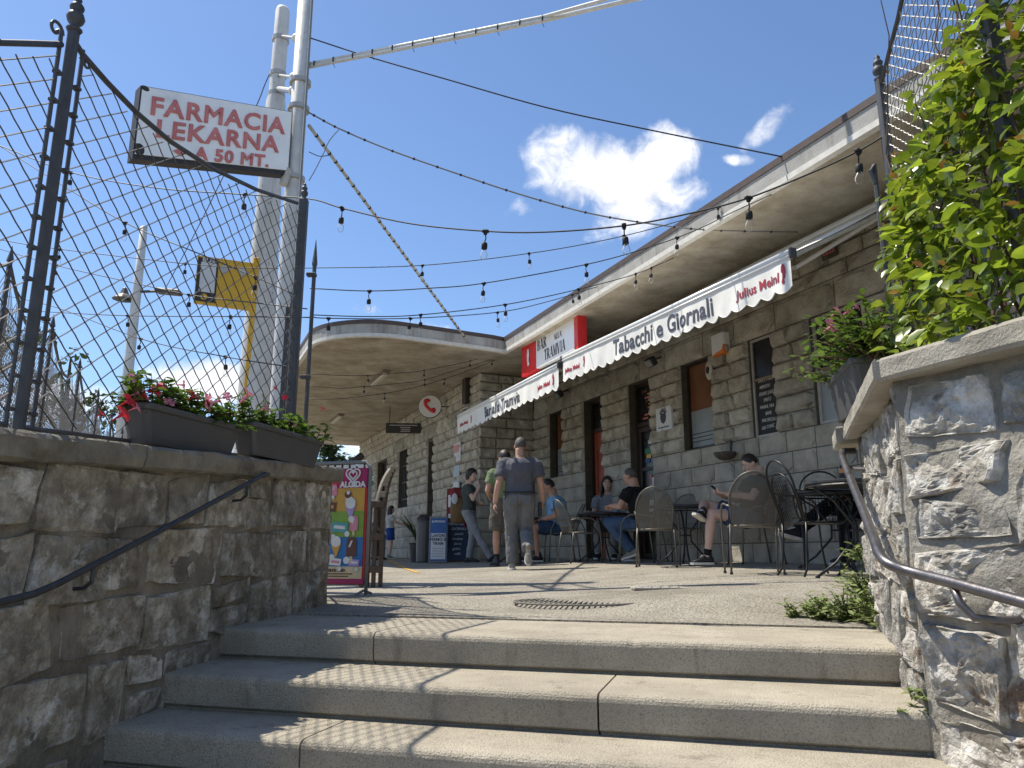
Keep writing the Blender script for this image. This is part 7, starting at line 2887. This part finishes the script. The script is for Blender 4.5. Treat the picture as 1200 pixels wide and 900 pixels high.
def wrought_chair():
    """black chair with a double looped back and wire grid panel."""
    t = thing('garden_chair', 'x', 'chair', (0, 0, 0), 0, 'metal garden chairs at the tables')
    m_ = MT['chair_black']
    yb_ = lambda z: -.20 - (z - .45) * .30

    def loop(hw, zt2, z0):
        pts = [V(-hw * .92, yb_(z0), z0), V(-hw, yb_(zt2 - hw), zt2 - hw)]
        pts += [V(-hw * math.cos(a), yb_(zt2 - hw + hw * math.sin(a)), zt2 - hw + hw * math.sin(a)) for a in [math.pi * i / 12 for i in range(1, 12)]]
        return pts + [V(hw, yb_(zt2 - hw), zt2 - hw), V(hw * .92, yb_(z0), z0)]
    MB().tube(loop(.205, .99, .44), .010, 7).build('back_frame', m_, t, smooth=True)
    MB().tube(loop(.17, .88, .47), .008, 6).build('back_frame', m_, t, smooth=True)
    mb = MB()
    for i in range(9):
        x = -.125 + .25 * i / 8
        mb.tube([V(x * .9, yb_(.47), .47), V(x, yb_(.84), .84 - abs(x) * .25)], .003, 4, cap=False)
    for j in range(11):
        z = .49 + .035 * j
        mb.tube([V(-.125, yb_(z), z), V(.125, yb_(z), z)], .0025, 4, cap=False)
    mb.build('back_grid', m_, t)['kind'] = 'stuff'
    ring = [V(.215 * math.cos(a), .02 + .215 * math.sin(a), .45) for a in [2 * math.pi * i / 20 for i in range(20)]]
    MB().tube(ring, .010, 7, closed=True).build('seat_frame', m_, t, smooth=True)
    mb = MB()
    mb.add([r_ + V(0, 0, -.002) for r_ in ring] + [V(0, .02, .438)], [(i, (i + 1) % 20, 20) for i in range(20)])
    mb.build('seat', MT['mesh_sheet'], t, smooth=True)
    for s in (-1, 1):
        MB().tube([V(s * .22, .23, 0), V(s * .215, .21, .05), V(s * .20, .17, .25), V(s * .205, .165, .45)], .010, 7).build('leg', m_, t, smooth=True)
        MB().tube([V(s * .22, -.27, 0), V(s * .20, -.23, .06), V(s * .19, -.21, .25), V(s * .195, -.20, .45)], .010, 7).build('leg', m_, t, smooth=True)
        MB().tube([V(s * .205, yb_(.72), .72), V(s * .25, -.12, .71), V(s * .265, .05, .70), V(s * .265, .16, .66), V(s * .26, .20, .60), V(s * .23, .19, .50), V(s * .21, .15, .455)], .009, 6).build('arm', m_, t, smooth=True)
        # scroll under the arm
        MB().tube([V(s * .245, .02 + .07 * math.cos(a) * (1 - .08 * i), .60 + .07 * math.sin(a) * (1 - .08 * i)) for i, a in enumerate([R(-90 + 36 * q_) for q_ in range(11)])], .006, 5).build('scroll', m_, t)
    return t


first = {'oval': oval_chair(), 'wrought': wrought_chair()}
used = set()


def put_chair(kind, label, x, y, rz, s=1.0):
    t = first[kind] if kind not in used else copy_tree(first[kind])
    used.add(kind)
    t.location = (x, y, zt(x, y) + .002)
    t.rotation_euler = (0, 0, rz)
    t.scale = (s,) * 3
    t['label'] = label
    return t


a = TP(676, 661)
put_chair('oval', 'grey oval backed chair turned to the right beside the seated woman, leftmost of the chairs', 1.02, 11.75, face_to(.92, .35))
put_chair('oval', 'grey oval backed chair, its back to the yard, before the man in black', 1.77, 9.55, face_to(.25, .97))
put_chair('oval', 'dark shaded oval backed chair against the wall between the two tables', 2.30, 10.55, face_to(-.45, -.85))
put_chair('oval', 'grey oval backed chair with its tall back to the yard before the phone reader', 2.30, 7.50, face_to(.18, .98), 1.0)
put_chair('oval', 'oval backed chair under the man reading his phone', 2.86, 9.25, face_to(-.985, -.05))
put_chair('oval', 'oval backed chair under the man in the black t-shirt', c6.x, c6.y, face_to(-.80, .55))
put_chair('oval', 'oval backed chair under the seated woman with long hair', c5.x, c5.y, face_to(-.25, -1))
put_chair('oval', 'oval backed chair under the man in the sky blue shirt', .80, 12.75, face_to(-.95, -.10))
put_chair('wrought', 'black wrought chair with a double looped back at the near right table', 2.66, 6.85, face_to(.98, .18))
put_chair('wrought', 'black wrought chair with scroll arms beyond the near right table', 3.10, 7.75, face_to(-.35, -.92))
put_chair('oval', 'oval backed chair under the person hidden behind the right wall', c8.x, c8.y, face_to(-.98, -.2))


def round_table(label, x, y, r=.36, h=.73, bistro=False):
    z = zt(x, y)
    t = thing('cafe_table', label, 'table', (x, y, z), random.uniform(0, 1), 'round metal cafe tables')
    m_ = MT['chair_black']
    MB().lathe([(.0, h - .012), (r - .01, h - .012), (r, h - .008), (r, h + .008), (r - .006, h + .012), (0, h + .012)], 32, cap=False).build('table_top', MT['table_top'], t)
    MB().tube([V(r * .985 * math.cos(q_), r * .985 * math.sin(q_), h - .03) for q_ in [2 * math.pi * i / 28 for i in range(28)]], .010, 6, closed=True).build('rim', m_, t)
    for k in range(4):
        a_ = R(45 + 90 * k)
        d_ = V(math.cos(a_), math.sin(a_), 0)
        MB().tube([d_ * r * .95 + V(0, 0, h - .03), d_ * r * .55 + V(0, 0, h * .82), d_ * r * .18 + V(0, 0, h * .56), d_ * r * .20 + V(0, 0, h * .40), d_ * r * .6 + V(0, 0, h * .16), d_ * r * 1.0 + V(0, 0, .012)], .0115, 7).build('leg', m_, t, smooth=True)
        MB().lathe([(.02, 0), (.018, .018)], 8, d_ * r * 1.0).build('foot_cap', MT['tie'], t)
    MB().tube([V(r * .21 * math.cos(q_), r * .21 * math.sin(q_), h * .5) for q_ in [2 * math.pi * i / 16 for i in range(16)]], .009, 6, closed=True).build('ring', m_, t)
    return t


round_table('round dark metal table nearest the right wall, a juice bottle on the one behind it', 2.86, 6.38, .42, .76)
tj = round_table('round dark metal table behind the nearest one, carrying the juice bottle', 3.25, 7.75, .40, .74)
tp_ = round_table('round dark metal table beside the man reading his phone', 2.18, 9.85, .36, .72)
round_table('round dark metal table between the seated woman and the man in black', 1.42, 12.1, .40, .72)
round_table('round dark metal table before the man in the sky blue shirt', .12, 12.75, .34, .72)
# bottle
bp = at(989, 572, 7.72)
bt = thing('juice_bottle', 'orange juice bottle with a black label and cap on the table by the right wall', 'bottle', (bp.x, bp.y, tj.location.z + .752))
MB().lathe([(.0, 0), (.032, 0), (.034, .01), (.034, .12), (.034, .17), (.018, .215), (.016, .235)], 14).build('bottle', MT['juice'], bt, smooth=True)
MB().lathe([(.0345, .085), (.0355, .09), (.0355, .175), (.0345, .18)], 14, cap=False).build('label', MT['sign_frame'], bt, smooth=True)
MB().lathe([(.019, .228), (.019, .262), (.0, .264)], 12, cap=False).build('cap', MT['tie'], bt)
# tray on the woman's table
tr_ = thing('serving_tray', 'flat black tray lying on the table before the seated woman', 'tray', (1.36, 12.15, zt(1.42, 12.1) + .734), .2)
MB().lathe([(.0, 0), (.14, 0), (.16, .02), (.155, .02), (.138, .006), (0, .006)], 20, cap=False).build('dish', MT['leather'], tr_)
cupt = thing('drinking_glass', 'short blue glass on the table by the man in black', 'glass', (1.62, 11.9, zt(1.42, 12.1) + .733))
MB().lathe([(.0, 0), (.028, 0), (.035, .11), (.032, .11), (.026, .006), (0, .006)], 14, cap=False).build('tumbler', MT['shirt_blue'], cupt, smooth=True)

# ---------------------------------------------------------------- boards, bins, racks
# ice cream stand
ya = 5.75
pa, pb = at(388, 690, 6.6), at(428, 690, 6.05)
zb1 = zt(-1.3, 6.3)
c_ = V((pa.x + pb.x) / 2, (pa.y + pb.y) / 2, zb1)
TLp, TRp = at(340, 552, 6.6), at(427, 553, 6.05)
BRp = at(429, 685, 6.05)
ics = thing('ice_cream_board', 'tall red ice cream poster stand in a grey tube frame behind the wall end', 'poster stand', V(BRp.x, BRp.y, zt(BRp.x, BRp.y)), math.atan2(-.30, 1.0))
Hs = at(428, 541, 6.05).z - ics.location.z
ww_ = .62
Xp = lambda x: x                                   # 0 at the right edge, negative to the left
MB().tube([V(-ww_ - .02, 0, .0), V(-ww_ - .02, 0, Hs - .05), V(-ww_ + .02, 0, Hs), V(-.04, 0, Hs), V(.0, 0, Hs - .05), V(.0, 0, .0)], .014, 8).build('tube_frame', MT['cable_grey'], ics, smooth=True)
MB().box((-ww_ / 2, .02, Hs * .52), (ww_ - .02, .012, Hs * .90)).build('panel', MT['bag_red'], ics)
PB = lambda x0, x1, z0, z1, m_, y=.010, nm='printed_field': MB().box((-ww_ + (x0 + x1) / 2 * ww_, y, Hs * (z0 + z1) / 2), (abs(x1 - x0) * ww_, .006, Hs * (z1 - z0))).build(nm, m_, ics)
PB(.02, .96, .075, .955, MT['red'], .012)
MTp = lambda n_, c1: flat(n_, c1, .6, v=.12, bump=0)
prn = {k: MTp('poster ' + k, c1) for k, c1 in dict(orange=(.62, .34, .06), green=(.22, .36, .05), blue=(.03, .17, .42), cream=(.66, .52, .30), magenta=(.38, .02, .10), brown=(.13, .05, .03), pink=(.66, .25, .32), white=(.74, .72, .68), lilac=(.4, .3, .55), teal=(.1, .35, .35)).items()}
PB(.03, .82, .62, .80, prn['orange'], .006)
PB(.82, .93, .30, .80, prn['orange'], .0062)
PB(.03, .93, .42, .622, prn['green'], .0055)
PB(.03, .93, .20, .425, prn['blue'], .005)
PB(.03, .93, .115, .205, prn['cream'], .0045)
PB(.02, .96, .08, .115, prn['magenta'], .004)
PB(.55, .96, .80, .955, prn['magenta'], .0055)
rd = random.Random(3)


def ice(kind, x, z, s, c1, c2):
    o_ = V(-ww_ + x * ww_, -.002, Hs * z)
    mk = lambda m_, pts, dy, nm: MB().prism([(a_ * s, b_ * s) for a_, b_ in pts], 0, .003, frame=lambda u_, v_, d_: o_ + V(u_, -d_ - dy, v_)).build(nm, prn[m_], ics)
    circ = lambda cx, cz, r_, n_=12: [(cx + r_ * math.cos(2 * math.pi * i / n_), cz + r_ * math.sin(2 * math.pi * i / n_)) for i in range(n_)]
    if kind == 'cone':
        mk(c1, [(-.5, .2), (.05, -1), (.55, .3)], 0, 'cone_print')
        mk(c2, circ(0, .5, .5), .001, 'scoop_print')
        mk('white', circ(.05, .75, .26), .002, 'cream_print')
    elif kind == 'bar':
        mk(c1, [(-.42, -.6), (.42, -.6), (.42, .6), (.25, .85), (-.25, .85), (-.42, .6)], 0, 'bar_print')
        mk(c2, [(-.12, -1.05), (.12, -1.05), (.12, -.6), (-.12, -.6)], .001, 'stick_print')
        mk('white', [(-.25, .1), (-.1, .1), (.1, .6), (-.05, .6)], .002, 'shine_print')
    else:
        mk(c1, [(-.9, -.4), (.8, -.5), (.9, .35), (-.7, .5)], 0, 'pack_print')
        mk(c2, [(-.6, -.1), (.6, -.2), (.6, .1), (-.5, .2)], .001, 'band_print')
    mk('white', circ(rd.uniform(-.7, .7), -.9, .28, 10), .003, 'price_print')


for it in (('pack', .42, .66, .085, 'brown', 'orange'), ('cone', .70, .72, .06, 'cream', 'brown'), ('bar', .50, .78, .06, 'pink', 'cream'), ('cone', .74, .64, .09, 'lilac', 'white'), ('bar', .34, .53, .075, 'white', 'cream'),
           ('pack', .60, .50, .085, 'teal', 'white'), ('bar', .80, .52, .08, 'pink', 'cream'), ('cone', .30, .34, .095, 'cream', 'pink'), ('cone', .56, .35, .085, 'orange', 'white'), ('bar', .78, .34, .10, 'brown', 'cream'),
           ('pack', .56, .24, .06, 'white', 'pink'), ('pack', .30, .26, .05, 'orange', 'lilac'), ('pack', .82, .235, .055, 'lilac', 'white'), ('cone', .20, .62, .06, 'pink', 'white'), ('bar', .16, .34, .07, 'white', 'teal')):
    ice(*it)
# heart emblem: two nested outlines
for s_ in (.72, .40):
    hp2 = [V(.085 * s_ * math.sin(q_) ** 3, 0, .0055 * s_ * (13 * math.cos(q_) - 5 * math.cos(2 * q_) - 2 * math.cos(3 * q_) - math.cos(4 * q_))) for q_ in [i * 2 * math.pi / 24 for i in range(24)]]
    MB().tube([V(-ww_ * .24, -.003, Hs * .90) + p for p in hp2], .008 * (.6 + .4 * s_), 5, closed=True).build('heart_emblem', prn['white'], ics)
text('ALGIDA', .062, prn['white'], ics, V(-ww_ * .24, -.004, Hs * .825), bold=.003)
text('SCEGLI IL TUO', .03, prn['brown'], ics, V(-ww_ * .46, -.002, Hs * .175), bold=.001)
for i in range(2):
    MB().box((-ww_ * .45, -.0, Hs * (.150 - .018 * i)), (ww_ * (.5 - .1 * i), .004, .008)).build('small_print', prn['brown'], ics)
PB(.10, .20, .125, .19, prn['white'], -.0005, 'code_print')
for i in range(9):
    MB().box((-ww_ + .08 + i * .065, -.002, Hs * .967), (.045, .006, .028)).build('scallop_print', prn['white'], ics)
for x in (-.42, -.02):
    MB().tube([V(x, -.13, .004), V(x, 0, .03), V(x, .13, .004)], .010, 6).build('foot', MT['cable_grey'], ics)

# tall wooden slatted stand (a folded high wooden chair) next to it
q0 = at(438, 683, 8.2)
wz = zt(q0.x, 8.2)
wst = thing('wooden_stand', 'tall brown wooden slatted stand with a curved bleached top beside the ice cream board', 'wooden stand', V(at(437, 600, 8.2).x, 8.2, wz), R(6))
X = lambda px, Y=8.2: at(px, 600, Y).x - wst.location.x
Z = lambda py, px=437: at(px, py, 8.2).z - wz
for px in (427, 433, 440.5, 448.5):
    MB().box((X(px), 0 if px != 433 else .05, Z(591) / 2), (.045, .05, Z(591)), bev=.006).build('upright', MT['wood'], wst)
for py, h_ in ((591, .07), (629, .075), (667, .075)):
    MB().box((X(438), -.037, Z(py)), (.235, .026, h_), bev=.006).build('rail', MT['wood'], wst)
top_l = bez(V(X(441), -.02, Z(594)), V(X(443), -.02, Z(566)), V(X(455), .05, Z(549)), 8)
top_r = bez(V(X(449.5), .10, Z(594)), V(X(451), .10, Z(566)), V(X(458.5), .16, Z(548)), 8)
MB().tube(top_l, .020, 4).build('curved_post', MT['wood_pale'], wst)
MB().tube(top_r, .024, 4).build('curved_post', MT['wood'], wst)
for k in (2, 4, 5, 6, 7):
    a_, b_ = top_l[k], top_r[k]
    d_ = (b_ - a_)
    MB().box((a_ + b_) / 2, (d_.length, .02, .06), rot=Matrix.Rotation(math.atan2(d_.y, d_.x), 3, 'Z'), bev=.004).build('slat', MT['wood_pale'], wst)


# A-boards by the corner
def aboard(label, px0, px1, py0, py1, Y, face_m, header=None):
    a, b = at(px0, py1, Y), at(px1, py1, Y)
    z = zt((a.x + b.x) / 2, Y)
    w = b.x - a.x
    h = at(px0, py0, Y).z - z
    t = thing('sandwich_board', label, 'A-board', V((a.x + b.x) / 2, Y, z), R(3), 'A-boards by the stone corner')
    tl = R(9)
    for s in (-1, 1):
        Rm = Matrix.Rotation(-tl * s, 3, 'X')
        MB().box((0, -s * .0 + s * -.10, h / 2), (w, .03, h), rot=Rm, bev=.008).build('leaf_frame', MT['cable_grey'] if header else MT['dark_wood'], t)
    Rm = Matrix.Rotation(tl, 3, 'X')
    fr = V(0, -.118, h / 2)
    MB().box(fr, (w * .88, .012, h * .92), rot=Matrix.Rotation(-tl, 3, 'X')).build('poster', face_m, t)
    return t, w, h, fr, Matrix.Rotation(-tl, 3, 'X')


nb, w, h, fr, Rm = aboard('blue newspaper board headed IL PICCOLO with a white bill, left of the blackboard', 502.5, 524, 605, 660, 14.9, MT['blue_sign'], True)
t_ = text('IL PICCOLO', w * .135, MT['white_print'], nb, fr + Rm @ V(0, -.010, h * .385), rot=(R(90) - R(9), 0, 0), bold=.002)
MB().box(fr + Rm @ V(0, -.006, -h * .15), (w * .80, .008, h * .56), rot=Rm).build('bill', MT['paper'], nb)
for i, s_ in enumerate(('LAVORI', 'FERMO IL', 'TRAM')):
    text(s_, .075, MT['navy_print'], nb, fr + Rm @ V(0, -.013, h * (.075 - .085 * i)), rot=(R(90) - R(9), 0, 0), bold=.002)
for i in range(4):
    MB().box(fr + Rm @ V(0, -.011, -h * (.20 + .055 * i)), (w * (.66 - .08 * (i % 2)), .003, .018), rot=Rm).build('printed_line', MT['frame_alu'], nb)
bb, w, h, fr, Rm = aboard('dark blue chalk menu board standing between the newspaper board and the woman', 523.5, 549, 607, 658, 15.2, MT['blue_board'])
for i, s_ in enumerate(('MENU DEL', 'GIORNO', 'panini', 'insalate', 'birra', 'gelati', 'caffe')):
    text(s_, .07, MT['chalk'], bb, fr + Rm @ V(random.uniform(-.06, .03), -.008, h * (.36 - .115 * i)), rot=(R(90) - R(9), 0, 0), shear=.2)
# bin with a leafless planter head, chest behind
bn = thing('waste_bin', 'dark slim waste bin standing by the wing doorway left of the boards', 'bin', V(at(497, 660, 15.4).x, 15.4, zt(-1.75, 15.4)))
MB().lathe([(.14, 0), (.16, .02), (.17, .75), (.18, .78), (.17, .80), (.15, .80)], 18).build('bin_body', MT['plastic_grey'], bn, smooth=False)
MB().lathe([(.165, .80), (.17, .86), (.10, .92), (.0, .93)], 18, cap=False).build('bin_lid', MT['cable'], bn)
sp_ = thing('potted_plant', 'dark spiky potted plant in the shade beside the waste bin', 'plant', V(at(489, 660, 15.8).x, 15.8, zt(-1.9, 15.8)))
MB().lathe([(.13, 0), (.17, .35), (.18, .38), (.15, .38)], 16).build('pot', MT['cable'], sp_)
mb = MB()
for k in range(46):
    a_ = random.uniform(0, 6.28)
    l_ = random.uniform(.35, .65)
    d_ = V(math.cos(a_) * .55, math.sin(a_) * .55, 1) * l_
    mb.tube([V(0, 0, .36), V(0, 0, .36) + d_ * .6, V(0, 0, .36) + V(d_.x * 1.35, d_.y * 1.35, d_.z * .95)], [.010, .009, .002], 4, cap=False)
mb.build('foliage', MT['tree_leaf'], sp_)['kind'] = 'stuff'
# red framed menu box on the corner behind the woman
mr = thing('menu_case', 'dark red wall case with white notices on the corner behind the woman in green', 'menu case', at(536, 575, 15.3) + V(0, 0, 0), R(-40))
MB().box((0, 0, -.35), (.52, .08, .80), bev=.01).build('case', MT['bag_red'], mr)
for (x, z, w2, h2) in ((-.12, -.2, .16, .24), (.1, -.3, .18, .3), (-.1, -.55, .18, .2)):
    MB().box((x, -.045, z), (w2, .008, h2)).build('sheet', MT['paper'], mr)
